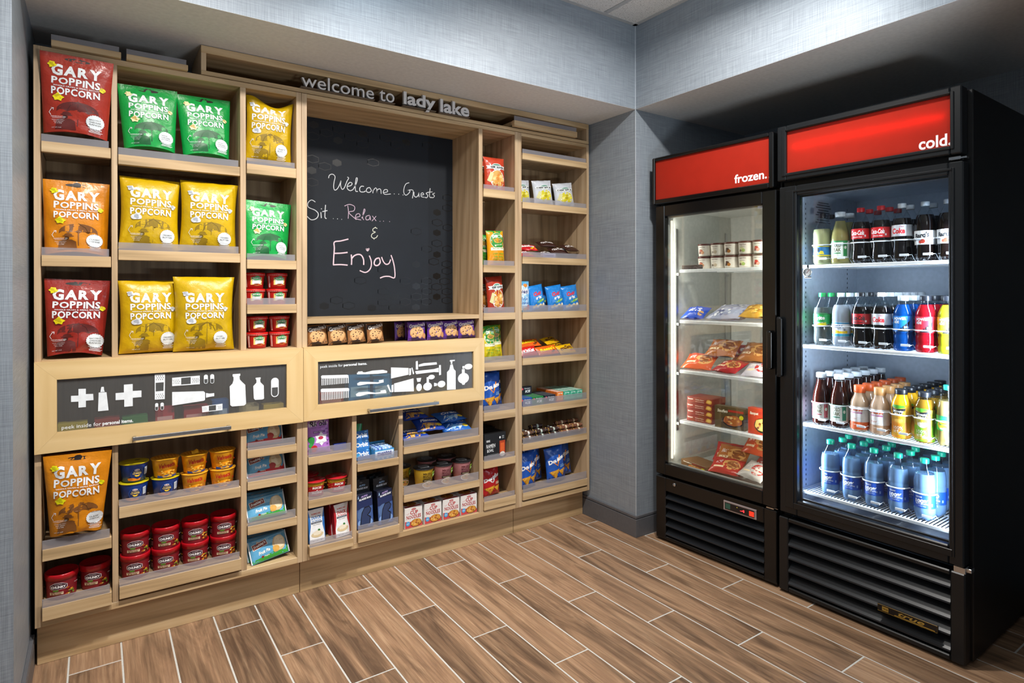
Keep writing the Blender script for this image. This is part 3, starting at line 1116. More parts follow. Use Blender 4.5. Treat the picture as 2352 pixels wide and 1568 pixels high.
def art_left(par):
    def emit(p, name):
        g = G()
        p.apply(g, flat(-0.0121), off=0.00005)
        g.ob(name, par)

    def bandage(q, inner, n, pitch, rr, off):
        p = Pic()
        p.poly(mm(q), PW)
        p.poly(mm(inner), PD)
        q = mm(q)
        xa, xb = min(a for a, b in q), max(a for a, b in q)
        za, zb = min(b for a, b in q), max(b for a, b in q)
        cx, cz = (xa + xb) / 2, sum(b for a, b in q) / 4
        vert = zb - za > xb - xa
        for e in (-1, 1):
            ox, oz = (cx, (za + off if e < 0 else zb - off)) if vert else ((xa + off if e < 0 else xb - off), cz)
            for i in range(n):
                for j in range(3):
                    p.ell(ox + (i - (n - 1) / 2) * pitch + (j % 2) * pitch * 0.35 - pitch * 0.17, oz + (j - 1) * pitch, rr, rr, PD, 7)
        emit(p, 'pictogram_bandage')
    for i, nm in ((0, 'pictogram_cross'), (3, 'pictogram_cross'), (9, 'pictogram_bottle'), (10, 'pictogram_bottle')):
        p = Pic()
        p.poly(mm(ICL[i]), PW)
        emit(p, nm)
    for a, b in ((1, 2), (6, 7)):
        p = Pic()
        p.poly(mm(ICL[a]), PW)
        p.poly(mm(ICL[b]), PW)
        emit(p, 'pictogram_tube')
    bandage(ICL[4], ICLD[0], 4, 0.0065, 0.0015, 0.013)
    bandage(ICL[5], ICLD[1], 4, 0.0060, 0.0014, 0.014)
    bandage(ICL[8], ICLD[2], 3, 0.0045, 0.0010, 0.010)
    for q in ICLC:
        p = Pic()
        q = mm(q)
        x0, x1 = min(a for a, b in q), max(a for a, b in q)
        z0, z1 = min(b for a, b in q), max(b for a, b in q)
        cx, r, zm = (x0 + x1) / 2, (x1 - x0) / 2, (z0 + z1) / 2
        top = [(cx + r * cos(t), z1 - r + r * sin(t)) for t in [pi * k / 10 for k in range(11)]]
        bot = [(cx + r * cos(t), z0 + r + r * sin(t)) for t in [pi + pi * k / 10 for k in range(11)]]
        p.poly(top + bot, PW)
        k = 0.78
        p.poly([(x0 + r * (1 - k), zm)] + [(cx + r * k * cos(t), z0 + r + r * k * sin(t)) for t in [pi + pi * j / 10 for j in range(11)]] + [(x1 - r * (1 - k), zm)], PD)
        emit(p, 'pictogram_capsule')
    p = Pic()
    p.text('peek inside for', 0.131, 0.8262, 0.112, 0.0165, PW)
    p.text('personal items.', 0.237, 0.8262, 0.092, 0.0165, PW, 0.03)
    emit(p, 'printed_text')


def art_right(par):
    def emit(p, name):
        g = G()
        p.apply(g, flat(-0.0121), off=0.00005)
        g.ob(name, par)
    E = []
    for (l, r_, t, b) in ICRE:
        E.append(((l[0] + r_[0]) / 2000, (t[1] + b[1]) / 2000, (r_[0] - l[0]) / 2000, abs(t[1] - b[1]) / 2000))
    for c, (z0, z1) in ((0, (0.893, 0.920)), (1, (0.829, 0.862))):
        p = Pic()
        p.poly(mm(ICR[c]), PW)
        for i in range(16):
            p.rect(0.9675 + i * 0.1145 / 15, (z0 + z1) / 2, 0.0036, z1 - z0, PW)
        emit(p, 'pictogram_comb')
    for nm, ids, els in (('toothbrush', (2, 3), ()), ('toothbrush', (4, 5), ()), ('toothbrush', (6, 7), ()), ('toothpaste', (8, 9, 10), ()), ('toothpaste', (11, 12, 13), ()), ('razor', (14, 15), ()), ('razor', (16, 17), ()),
                         ('shaving_brush', (18,), (0,)), ('perfume', (19,), (1, 2)), ('shaving_brush', (20,), (3,)), ('lotion_pump', (21, 22), ()), ('perfume', (23, 24, 25), (4, 5))):
        p = Pic()
        for i in ids:
            p.poly(mm(ICR[i]), PW)
        for i in els:
            p.ell(*E[i], PW, 20)
        emit(p, 'pictogram_' + nm)
    p = Pic()
    p.text('peek inside for', 1.009, 0.9715, 0.098, 0.0150, PW)
    p.text('personal items.', 1.115, 0.9715, 0.106, 0.0150, PW, 0.03)
    emit(p, 'printed_text')


flap(A, 0.0012, 0.8868, 0.7475, 1.0574, 0.0626, 0.8198, 0.8150, 0.9950, 0.280, 0.604, 0.7675, art_left)
flap(Bu, 0.8886, 1.7796, 0.7490, 1.0595, 0.9484, 1.7163, 0.8128, 0.9957, 1.166, 1.508, 0.7670, art_right)

# ================================================================== packaging builders
class BagShape:
    """A filled film bag. style 'pillow': crimped top and bottom; 'pouch': standing gusset pouch."""

    def __init__(s, w, h, d, style='pillow', seed=0, wb=None, wr=0.003, droop=0.0):
        s.w, s.h, s.d, s.style = w, h, d, style
        s.wb = (wb / w) if wb else 1.0
        s.wr = wr
        s.droop = droop
        rg = random.Random(seed)
        s.waves = [(rg.uniform(-1, 1) * 9, rg.uniform(2, 9), rg.uniform(0, 6.3), rg.uniform(0.5, 1)) for _ in range(6)]
        s.rays = [(rg.choice((-1, 1)), rg.choice((0, 1)), rg.uniform(0.3, 1.0), rg.uniform(0.5, 1)) for _ in range(5)]

    def half(s, v):
        if s.style == 'pillow':
            return s.w / 2 * (1 - 0.075 * sin(pi * min(max(v, 0), 1)) ** 0.8) * (s.wb + (1 - s.wb) * v)
        return s.w / 2 * (s.wb + (1 - s.wb) * v)

    def thick(s, u, v):
        u = max(-1, min(1, u))
        v = max(0, min(1, v))
        if s.style == 'pillow':
            return s.d / 2 * (1 - abs(u) ** 2.4) ** 0.62 * max(0, 1 - abs(2 * v - 1) ** 3.2) ** 0.62
        body = (1 - v) ** 0.55 * (1 - 0.25 * (1 - v) ** 4)
        return s.d / 2 * (1 - abs(u) ** 2.6) ** 0.6 * body * (1 if v < 0.84 else max(0, (1 - v) / 0.16) ** 0.8)

    def wrinkle(s, u, v):
        t = 0
        for a, b, p, k in s.waves:
            t += k * sin(a * u + b * v * 3 + p)
        edge = (abs(2 * v - 1) ** 2) if s.style == 'pillow' else (0.35 + 0.5 * (1 - v) ** 2)
        w = s.wr * 0.28 * t * (0.35 + edge) * (1 - abs(u) ** 4)
        for sx, sv, ang, k in s.rays:          # creases running out of the corners
            du, dv = u * sx - 1, (v - sv)
            dv = -dv if sv else dv
            du = -du
            rr = math.hypot(du, dv)
            if rr < 0.9:
                a = math.atan2(dv, du + 1e-6)
                w -= s.wr * 0.9 * k * math.exp(-((a - ang) / 0.13) ** 2) * (0.9 - rr) * (rr * 3 if rr < 0.33 else 1)
        if s.style == 'pouch' and v > 0.86:
            w *= max(0, (1 - v) / 0.14)
        return w

    def zof(s, u, v):
        z = s.h * v
        if s.style == 'pouch':
            z += 0.055 * s.h * (1 - u * u) * (1 - v) ** 4
        z -= s.droop * (0.5 + 0.5 * sin(u * 3 + 1)) * max(0, v - 0.75) * 4
        return z

    def front(s, x, z, o):
        v = z / s.h
        u = x / max(1e-6, s.half(v))
        uu = max(-0.999, min(0.999, u))
        y = -(s.thick(uu, v) + s.wrinkle(uu, v) + 0.0004 + o)
        return (x, y, s.zof(uu, v))

    def build(s, g, mat, nu=22, nv=26, back=None):
        us = [-1 + 2 * i / nu for i in range(nu + 1)]
        vs = [j / nv for j in range(nv + 1)]
        us = [math.copysign(1 - (1 - abs(u)) ** 1.35, u) for u in us]

        def f(u, v):
            return (u * s.half(v), -(s.thick(u, v) + (s.wrinkle(u, v) if 0 < abs(u) < 1 else 0)) - (0.0004 if abs(u) < 1 else 0), s.zof(u, v))

        def b(u, v):
            return (u * s.half(v), s.thick(u, v) + 0.0004 * (abs(u) < 1), s.zof(u, v))
        g.surf(f, us, vs, mat)
        g.surf(b, us, vs, back or mat, flip=True)
        if s.style == 'pouch':                     # gusset bottom closes the pouch
            pts = [f(u, 0) for u in us] + [b(u, 0) for u in us[::-1]]
            c = [(p[0] * 0.85, p[1] * 0.8, p[2] + 0.012) for p in pts]
            n = len(pts)
            g.add(pts + c, [(i, (i + 1) % n, n + (i + 1) % n, n + i) for i in range(n)] + [tuple(range(n, 2 * n))], mat)


def bag(name, w, h, d, mat, pic=None, style='pillow', seed=0, wb=None, wr=0.003, crimp=None, cut=None, droop=0.0, nu=22, nv=26):
    s = BagShape(w, h, d, style, seed, wb, wr, droop)
    g = G()
    s.build(g, mat, nu, nv)
    if pic:
        c = cut or max(w / 11, 0.008)
        pic.apply(g, s.front, c, off=0.0001)
    if crimp and style == 'pillow':                # saw-cut heat seals at both ends
        for v0, v1 in ((0.0, 0.035), (0.965, 1.0)):
            n = 16
            for k in range(n):
                xa = -s.half(v0) * 0.985 + 2 * s.half(v0) * 0.985 * k / n
                xb = xa + s.half(v0) * 0.985 / n
                q = Pic()
                q.poly([(xa, v0 * h), (xb, v0 * h), (xb, v1 * h), (xa, v1 * h)], crimp)
                q.apply(g, s.front, None, off=0.0003)
    return g.ob(name)


PILES = {}


def put(o, x, y, z, label, cat, group, tilt=0, roll=0, yaw=0, pile=None):
    if o.name in USED:
        c = o.copy()
        COL.objects.link(c)
        for ch in list(o.children):
            d = ch.copy()
            COL.objects.link(d)
            d.parent = c
        o = c
    USED.add(o.name)
    rot = (R(tilt), R(roll), R(yaw))
    M = Euler(rot).to_matrix()
    lo = min((M @ v.co).z for v in o.data.vertices)       # rest the lowest point on z
    if pile:                                   # settle on whatever already lies in this pile
        fs = [tuple(p.vertices) for p in o.data.polygons]
        rel = [M @ v.co for v in o.data.vertices]
        T = Vector((x, y, z - lo + 0.0004))
        while True:
            tree = BVHTree.FromPolygons([v + T for v in rel], fs)
            if not any(tree.overlap(t) for t in PILES.get(pile, [])):
                break
            T.z += 0.0015
        PILES.setdefault(pile, []).append(tree)
        z = T.z + lo - 0.0004
    o.location = (x, y, z - lo + 0.0004)
    o.rotation_euler = rot
    return props(o, label, cat, group)


# ---------------------------------------------------------------- popcorn
def popcorn_pic(w, h, ink, deco, tag1, tag2, sub, handcut=True, pillow=False, seed=1, dx=0.0):
    p = Pic()
    wt = K('#e9edf0')
    k = h
    if handcut:
        p.ell(0, 0.945 * k, 0.035 * w / 0.2, 0.006, K('#1a0d08'))
        p.ell(0, 0.955 * k, 0.012 * w / 0.2, 0.008, K('#1a0d08'))
    top = 0.80 if not pillow else 0.78
    X = dx
    # umbrella and the hatted figure under it
    cx, cz, rr = X + 0.03 * w, 0.30 * k, 0.29 * w
    dk = K(ink)
    dk2 = K(deco[1])
    dome = [(cx - rr, cz - 0.02 * k)] + [(cx - rr * cos(a), cz + 0.58 * rr * sin(a)) for a in [pi * i / 12 for i in range(1, 12)]] + [(cx + rr, cz - 0.02 * k)]
    sc = []
    for i in range(4, 0, -1):
        xa = cx - rr + 2 * rr * i / 4
        xb = cx - rr + 2 * rr * (i - 1) / 4
        sc += [((xa * 2 + xb) / 3, cz + 0.01 * k), ((xa + xb * 2) / 3, cz + 0.01 * k)] + ([(xb, cz - 0.012 * k)] if i > 1 else [])
    p.poly(dome + sc, dk)
    for f in (-0.45, 0.0, 0.45):
        p.stroke([(cx, cz + 0.58 * rr), (cx + f * rr * 0.8, cz + 0.33 * rr), (cx + f * rr * 1.1, cz)], 0.0022, dk2)
    p.stroke([(cx, cz + 0.62 * rr), (cx, cz - 0.20 * k)], 0.0026, dk)
    hx = cx - 0.15 * w
    p.ell(hx, cz - 0.055 * k, 0.085 * w, 0.010 * k, dk)
    p.ell(hx, cz - 0.04 * k, 0.058 * w, 0.026 * k, dk)
    p.ell(hx - 0.004, cz - 0.085 * k, 0.036 * w, 0.026 * k, dk2)
    p.poly([(hx - 0.15 * w, 0.035 * k), (hx - 0.135 * w, cz - 0.13 * k), (hx - 0.06 * w, cz - 0.107 * k), (hx + 0.05 * w, cz - 0.107 * k), (hx + 0.115 * w, cz - 0.135 * k), (hx + 0.13 * w, 0.035 * k)], dk)
    p.hand('GARY', X + 0.0 * w, top * k, 0.68 * w, 0.125 * k, wt, 0.045, seed, 0.06, [0.16, 0.0, 0.02, 0.05])
    p.hand('POPPINS', X - 0.005 * w, (top - 0.128) * k, 0.66 * w, 0.088 * k, wt, 0.03, seed + 1, 0.08)
    p.text(sub, X, (top - 0.193) * k, 0.62 * w, 0.016 * k, wt, 0.02)
    p.hand('POPCORN', X - 0.005 * w, (top - 0.258) * k, 0.66 * w, 0.09 * k, wt, 0.03, seed + 2, 0.09)
    # popped kernels
    for (a, b, r) in ((-0.33, top + 0.055, 0.055), (0.36, top - 0.17, 0.045), (-0.24, top - 0.335, 0.07)):
        c1, c2 = K(deco[0]), K(deco[2])
        sd = int((a + b) * 100)
        p.ell(X + a * w, b * k, r * w, r * w * 0.85, c1, 12, 0.28, sd)
        p.ell(X + a * w - 0.012 * w, b * k + 0.012 * w, r * w * 0.55, r * w * 0.45, c2, 9, 0.3, sd + 3)
        p.ell(X + a * w + 0.018 * w, b * k - 0.015 * w, r * w * 0.3, r * w * 0.28, c2, 8, 0.3, sd + 7)
    # flavour seal
    sx, sz = X + 0.27 * w, 0.195 * k
    p.star(sx, sz, 0.125 * w, K('#dfe6ea'), 22, 0.035)
    g = K('#6b6a66')
    tl = [t for t in (tag1 + '|' + tag2).split('|') if t]
    for i, t in enumerate(tl):
        p.text(t, sx, sz + (len(tl) - 1) * 0.016 * k - i * 0.032 * k, 0.16 * w, 0.019 * k, g, 0.01)
    # arrow and small print
    p.stroke([(X - 0.33 * w, 0.225 * k), (X - 0.355 * w, 0.26 * k), (X - 0.33 * w, 0.30 * k), (X - 0.30 * w, 0.315 * k)], 0.0014, wt)
    p.stroke([(X - 0.33 * w, 0.318 * k), (X - 0.295 * w, 0.318 * k), (X - 0.30 * w, 0.29 * k)], 0.0014, wt)
    p.text('HANDCRAFTED', X - 0.23 * w, 0.21 * k, 0.2 * w, 0.016 * k, wt)
    p.rect(X - 0.23 * w, 0.192 * k, 0.17 * w, 0.0008, wt)
    for i, t in enumerate(('MADE ONE SMALL,', 'TASTY BATCH', 'AT A TIME')):
        p.text(t, X - 0.23 * w, (0.165 - i * 0.022) * k, (0.17, 0.13, 0.1)[i] * w, 0.010 * k, wt)
    p.text('NET WT. 4 OZ', X - 0.25 * w, 0.06 * k, 0.13 * w, 0.011 * k, wt)
    for i in range(5):
        p.rect(X + (0.27 + 0.01 * (i % 2)) * w, (0.108 - i * 0.014) * k, (0.19 - 0.025 * (i % 3)) * w, 0.0014, wt)
    return p


YK = ('#f0e012', None, '#c9b80c')
RED_P = popcorn_pic(0.208, 0.271, '#5a1712', ('#f0df10', '#43100d', '#c8b60a'), 'BACON-Y|CHEDDAR', 'RANCH', 'WHOLE GRAIN & SMALL BATCH', True, False, 3)
GRN_P = popcorn_pic(0.192, 0.238, '#0a5a2a', ('#e9e6b0', '#064a20', '#c6a65a'), 'WHITE|CHEDDAR', 'JALAPENO', 'ALL NATURAL & WHOLE GRAIN', True, False, 7)
ORG_P = popcorn_pic(0.194, 0.262, '#7a4a1c', ('#e6e000', '#58350f', '#bdb800'), 'CLASSIC', 'CHEDDAR', 'WHOLE GRAIN & SMALL BATCH', True, False, 5)
YEL_P = popcorn_pic(0.200, 0.268, '#8f7410', ('#d9dde2', '#6c560a', '#a9afb8'), 'CREAMERY', 'BUTTER', 'WHOLE GRAIN & SMALL BATCH', False, True, 9)
RED_F, GRN_F, ORG_F, YEL_F = foil('#a02f1f', 0.28), foil('#0d9a42', 0.32), foil('#cf800c', 0.30), foil('#c6a206', 0.34)

GP = 'large popcorn bags'
put(bag('popcorn_bag', 0.208, 0.271, 0.065, RED_F, RED_P, 'pouch', 11, 0.182, 0.004), 0.1165, 0.012, 1.833, 'red popcorn pouch on the top shelf at far left', 'popcorn bag', GP, 10, 2, -4)
gb = bag('popcorn_bag', 0.194, 0.240, 0.075, GRN_F, GRN_P, 'pouch', 21, 0.164, 0.004)
put(gb, 0.342, 0.055, 1.8215, 'green popcorn pouch on the top shelf, left one of the pair', 'popcorn bag', GP, 0, -1.5)
put(gb, 0.535, 0.060, 1.8205, 'green popcorn pouch on the top shelf, right one of the pair', 'popcorn bag', GP, -2, -2, 3)
yb = bag('popcorn_bag', 0.200, 0.268, 0.075, YEL_F, YEL_P, 'pillow', 31, None, 0.006)
yb2 = bag('popcorn_bag', 0.206, 0.272, 0.080, YEL_F, YEL_P, 'pillow', 37, None, 0.006)
yb3 = bag('popcorn_bag', 0.187, 0.266, 0.070, YEL_F, popcorn_pic(0.194, 0.272, '#8f7410', ('#d9dde2', '#6c560a', '#a9afb8'), 'CREAMERY', 'BUTTER', 'WHOLE GRAIN & SMALL BATCH', False, True, 14, -0.006), 'pillow', 44, None, 0.009, None, None, 0.035)
put(yb3, 0.7665, 0.060, 1.829, 'yellow popcorn bag with a crumpled top, alone on its top shelf', 'popcorn bag', GP, 3, 1.5, -3)
put(bag('popcorn_bag', 0.192, 0.262, 0.080, ORG_F, ORG_P, 'pouch', 53, 0.180, 0.0055), 0.1165, 0.050, 1.4215, 'orange popcorn pouch above the flap door, under the red one', 'popcorn bag', GP, 3, 0.5)
put(yb, 0.3395, 0.056, 1.4500, 'yellow popcorn bag on the second shelf, left one of the pair', 'popcorn bag', GP, 0, 1, 4)
put(yb2, 0.5385, 0.050, 1.4495, 'yellow popcorn bag on the second shelf, right one of the pair', 'popcorn bag', GP, 1, 1.2, -3)
put(gb, 0.7595, 0.062, 1.4265, 'green popcorn pouch directly above the small red soup tubs', 'popcorn bag', GP, -2, 2, 4)
put(bag('popcorn_bag', 0.192, 0.271, 0.070, foil('#93291f', 0.25), RED_P, 'pouch', 63, 0.158, 0.006), 0.1120, 0.050, 1.064, 'dark red popcorn pouch just above the left flap door', 'popcorn bag', GP, 2, 2)
put(yb2, 0.3440, 0.078, 1.0635, 'yellow popcorn bag just above the flap door, left front one', 'popcorn bag', GP, 1, -0.5, 3)
yb4 = bag('popcorn_bag', 0.216, 0.288, 0.085, YEL_F, YEL_P, 'pillow', 71, None, 0.007)
put(yb4, 0.5230, 0.046, 1.0635, 'yellow popcorn bag just above the flap door, right front one', 'popcorn bag', GP, 2, 0, -2)
put(yb, 0.5150, 0.155, 1.0640, 'yellow popcorn bag mostly hidden behind the right one above the flap', 'popcorn bag', GP, -3, 2, 0)
og = bag('popcorn_bag', 0.194, 0.286, 0.085, ORG_F, ORG_P and popcorn_pic(0.194, 0.286, '#7a4a1c', ('#e6e000', '#58350f', '#bdb800'), 'CLASSIC', 'CHEDDAR', 'WHOLE GRAIN & SMALL BATCH', True, False, 5), 'pouch', 83, 0.146, 0.006)
put(og, 0.1140, 0.012, 0.4500, 'orange popcorn pouch below the flap door, leaning over its shelf edge', 'popcorn bag', GP, 7, 1.5)
put(og, 0.1185, 0.140, 0.4200, 'orange popcorn pouch hidden behind the one below the flap door', 'popcorn bag', GP, -2, 0.3)


# ---------------------------------------------------------------- tubs, cups and bowls
def conemap(rb, rt, h, turn=0.0):
    def f(x, z, o):
        r = rb + (rt - rb) * z / h
        a = x / r + turn
        return ((r + o) * sin(a), -(r + o) * cos(a), z)
    return f


def cup(name, rb, rt, h, body, lid, lid_h=0.010, lid_over=0.0025, pic=None, cut=0.006, foil_lid=False, lidpic=None, turn=0.0, bands=()):
    """A tapered tub: the wall is the thing's own mesh, the lid a child."""
    t = thing(name, '', 'cup')
    g = G()
    prof = [(0, 0.002), (rb * 0.86, 0.002), (rb * 0.9, 0.0), (rb, 0.0015)]
    ms = [body] * 3
    zs = [0.0015] + [b[0] for b in bands] + [h]
    for i in range(1, len(zs)):
        r = rb + (rt - rb) * zs[i] / h
        prof.append((r, zs[i]))
        ms.append(bands[i - 2][1] if i >= 2 else body)
    g.lathe(prof, ms, 30)
    if pic:
        pic.apply(g, conemap(rb, rt, h, turn), cut, 1.0)
    g.ob('tub', t)
    l = G()
    ro = rt + lid_over
    if foil_lid:
        l.lathe([(rt - 0.002, h - 0.003), (ro, h - 0.002), (ro + 0.0006, h + 0.0005), (ro, h + 0.0012), (rt - 0.003, h + 0.0012), (rt * 0.5, h + 0.003), (0, h + 0.0034)], lid, 30)
    else:
        l.lathe([(rt - 0.001, h - lid_h * 0.6), (ro, h - lid_h * 0.6), (ro + 0.0005, h + lid_h * 0.25), (ro - 0.001, h + lid_h * 0.4), (ro - 0.004, h + lid_h * 0.4), (ro - 0.006, h + lid_h * 0.12), (0, h + lid_h * 0.12)], lid, 30)
    if lidpic:
        zt = h + (0.0036 if foil_lid else lid_h * 0.13)
        lidpic.apply(l, lambda x, z, o: (x, z, zt + o), off=0.00003)
    l.ob('lid', t)
    return t


def stew_pic(kind):
    p = Pic()
    p.rect(0, 0.0305, 0.046, 0.030, K('#e9d27a'))
    p.rect(0, 0.0300, 0.034, 0.024, K('#eef3ee'))
    p.ell(0, 0.0420, 0.020, 0.0075, K('#2f8a4d'), 18)
    p.ell(0.003, 0.0500, 0.006, 0.006, K('#3f9a58'), 8, 0.3, 2)
    p.text('DINTY MOORE', 0, 0.0425, 0.032, 0.0055, K('#f2f4ea'), 0.03)
    p.text(kind, 0, 0.0335, 0.034, 0.0036, K('#33302c'), 0.01)
    p.ell(0.002, 0.0160, 0.013, 0.0055, K('#b5541c'), 14, 0.1, 4)
    p.ell(-0.001, 0.0175, 0.007, 0.0025, K('#7a2f12'), 10, 0.2, 5)
    p.stroke([(0.012, 0.0165), (0.022, 0.026)], 0.0014, K('#5b3a22'))
    p.poly([(-0.044, 0.005), (-0.036, 0.005), (-0.040, 0.056), (-0.050, 0.056)], K('#e3b4ae'))
    p.rect(0.0, 0.0562, 0.110, 0.0012, K('#f3d6d0'))
    return p


REDT = plas('#c81f1c', 0.28)
st1 = cup('soup_tub', 0.0345, 0.0405, 0.060, REDT, REDT, 0.013, 0.0022, stew_pic('Noodles & Chicken'))
st2 = cup('soup_tub', 0.0345, 0.0405, 0.060, REDT, REDT, 0.013, 0.0022, stew_pic('Beef Stew'))
GS = 'small red soup tubs'
for (x, z0, rows) in ((0.713, 1.240, (st1, st1)), (0.803, 1.240, (st1, st1)), (0.7235, 1.0603, (st2, st1)), (0.812, 1.0603, (st2, st2))):
    for k, s in enumerate(rows):
        lab = 'small red soup tub, %s of the %s stack on the %s shelf' % ('top' if k else 'bottom', 'left' if x < 0.76 else 'right', 'upper' if z0 > 1.2 else 'lower')
        c = place(s, (x, 0.072, z0 + k * 0.0665 + 0.0005), (0, 0, R(4)), lab, GS)
        c['category'] = 'soup tub'


def kraft_pic():
    p = Pic()
    p.ell(0.006, 0.031, 0.021, 0.021, K('#1d55b8'), 22)
    p.ell(0.006, 0.031, 0.0195, 0.0195, K('#16326f'), 22)
    p.ell(0.006, 0.0455, 0.0085, 0.0036, K('#f2f4f6'), 14)
    p.text('Kraft', 0.006, 0.0455, 0.012, 0.0035, K('#b3222c'), 0.03)
    p.text('MACARONI', 0.006, 0.0385, 0.022, 0.0036, K('#e3c66a'), 0.02)
    p.text('CHEESE', 0.006, 0.0325, 0.028, 0.0056, K('#f0d27a'), 0.04)
    p.poly([(-0.003 + 0.0, 0.026), (0.002, 0.021), (0.010, 0.021), (0.016, 0.026), (0.012, 0.0275), (0.006, 0.0245), (0.001, 0.0275)], K('#f4c21c'))
    p.poly([(-0.024, 0.016), (-0.006, 0.017), (0.006, 0.012), (0.018, 0.014), (0.014, 0.006), (-0.004, 0.0055), (-0.022, 0.0085)], K('#f08a1a'))
    p.text('Original', -0.014, 0.0125, 0.013, 0.003, K('#5a2408'), 0.01)
    p.poly([(0.031, 0.022), (0.044, 0.024), (0.044, 0.052), (0.031, 0.050)], K('#dfe8f2'))
    for i in range(6):
        p.rect(0.0375, 0.027 + i * 0.004, 0.010, 0.0009, K('#7a90ac'))
    return p


def velv_pic():
    p = Pic()
    p.text('Velveeta', 0.001, 0.0465, 0.056, 0.0185, K('#c8321c'), 0.03, 0.25, 0.10)
    p.poly([(-0.030, 0.0), (-0.030, 0.018), (-0.012, 0.026), (0.012, 0.029), (0.030, 0.024), (0.030, 0.0)], K('#f2a51a'))
    rg = random.Random(4)
    for i in range(26):
        x, z = rg.uniform(-0.027, 0.027), rg.uniform(0.012, 0.027)
        p.ell(x, z, 0.0042, 0.0026, K('#f9c84a' if i % 2 else '#e08a10'), 8, 0.2, i)
    p.poly([(-0.028, 0.002), (-0.028, 0.012), (-0.014, 0.008), (0.004, 0.012), (0.020, 0.008), (0.028, 0.012), (0.028, 0.002)], K('#27488f'))
    p.poly([(-0.014, 0.008), (-0.002, 0.006), (0.008, 0.0105), (0.016, 0.007), (0.012, 0.003), (-0.010, 0.003)], K('#f4b62a'))
    p.ell(0.034, 0.036, 0.0035, 0.0035, K('#c8321c'), 10)
    p.text('Original', -0.037, 0.03, 0.010, 0.003, K('#b5501a'))
    return p


KBLUE = plas('#143f94', 0.3)
KYL = foil('#cfc019', 0.35)
VYEL = plas('#f2a71c', 0.32)
lidk = Pic()
lidk.ell(0.012, 0.006, 0.010, 0.006, K('#3a3a14'))
kr = cup('macaroni_cup', 0.0375, 0.0465, 0.068, KBLUE, KYL, pic=kraft_pic(), foil_lid=True, lid_over=0.0024, lidpic=lidk)
lidv = Pic()
for i in range(-3, 4):
    lidv.rect(i * 0.011, 0, 0.004, 0.07 - abs(i) * 0.009, K('#d98a16'))
ve = cup('macaroni_cup', 0.0375, 0.0465, 0.068, VYEL, foil('#efb02c', 0.35), pic=velv_pic(), foil_lid=True, lid_over=0.0024, lidpic=lidv)
GM = 'macaroni cups under the left flap'
Z0 = 0.5172
for nm, s, x, k, lab in (('k', kr, 0.2890, 0, 'blue macaroni cup at the bottom of the leftmost stack'), ('k', kr, 0.2890, 1, 'blue macaroni cup with yellow lid on top of the leftmost stack'),
                         ('k', kr, 0.3910, 0, 'blue macaroni cup under a yellow cup, second stack from left'), ('v', ve, 0.3910, 1, 'yellow macaroni cup standing on a blue cup'),
                         ('v', ve, 0.4910, 0, 'yellow macaroni cup at the bottom of the third stack'), ('v', ve, 0.4910, 1, 'yellow macaroni cup on top of the third stack, foil tab raised'),
                         ('v', ve, 0.5915, 0, 'yellow macaroni cup at the bottom of the rightmost stack'), ('v', ve, 0.5915, 1, 'yellow macaroni cup on top of the rightmost stack')):
    c = place(s, (x, 0.075, Z0 + k * 0.0723), (0, 0, R(3 if k else -6)), lab, GM)
    c['category'] = 'macaroni cup'
tab = G()
tab.surf(lambda u, v: (u * 0.012, -0.020 + v * 0.022, 0.0005 + 0.012 * sin(v * 2.4) + 0.003 * sin(u * 3)), [-1, -0.5, 0, 0.5, 1], [i / 8 for i in range(9)], foil('#efb02c', 0.35))
for c in [o for o in COL.objects if o.get('label', '').endswith('foil tab raised')]:
    tab.ob('peel_tab', c, (0, 0, 0.070))


def chunky_pic(noodle):
    p = Pic()
    p.rect(0.0, 0.038, 0.150, 0.071, K('#7d1420'))
    bd = [(-0.027, 0.040), (-0.021, 0.048), (-0.024, 0.054), (-0.006, 0.060), (0.006, 0.060), (0.024, 0.054), (0.021, 0.048), (0.027, 0.040), (0.020, 0.036), (-0.020, 0.036)]
    bd = [(-0.026, 0.041), (-0.026, 0.051), (-0.010, 0.0595), (0.010, 0.0595), (0.026, 0.051), (0.026, 0.041), (0.020, 0.036), (-0.020, 0.036)]
    p.poly(bd, K('#e6dfe0'))
    p.poly([(a * 0.94, 0.0475 + (b - 0.0475) * 0.9) for a, b in bd], K('#3c1422'))
    p.text("Campbell's", 0, 0.0535, 0.022, 0.0045, K('#eadfe0'), 0.0, 0.3)
    p.text('CHUNKY', 0, 0.0448, 0.043, 0.0088, K('#f5f2f2'), 0.05)
    p.ell(-0.008, 0.0325, 0.008, 0.003, K('#5c8a2c'), 10, 0.2, 2)
    p.rect(-0.006, 0.023, 0.040, 0.0095, K('#dcc6a6'))
    a, b = ('CHICKEN', 'NOODLE') if noodle else ('SIRLOIN', 'BURGER')
    p.text(a, -0.006, 0.0255, 0.034, 0.0036, K('#7a3a1c'), 0.04)
    p.text(b, -0.006, 0.0208, 0.030, 0.0036, K('#7a3a1c'), 0.04)
    rg = random.Random(8 + noodle)
    for i in range(11):
        p.ell(0.030 + rg.uniform(-0.010, 0.012), 0.026 + rg.uniform(-0.010, 0.012), 0.0045, 0.003, K(rg.choice(['#e2952a', '#b0561c', '#e8c26a', '#6c8a2a'])), 8, 0.25, i)
    p.rect(-0.056, 0.045, 0.016, 0.003, K('#d9a81c'))
    for i in range(4):
        p.rect(-0.052, 0.035 - i * 0.004, 0.014, 0.0012, K('#c07a80'))
    p.text('NET WT', 0.050, 0.050, 0.012, 0.003, K('#e6dfe0'))
    return p


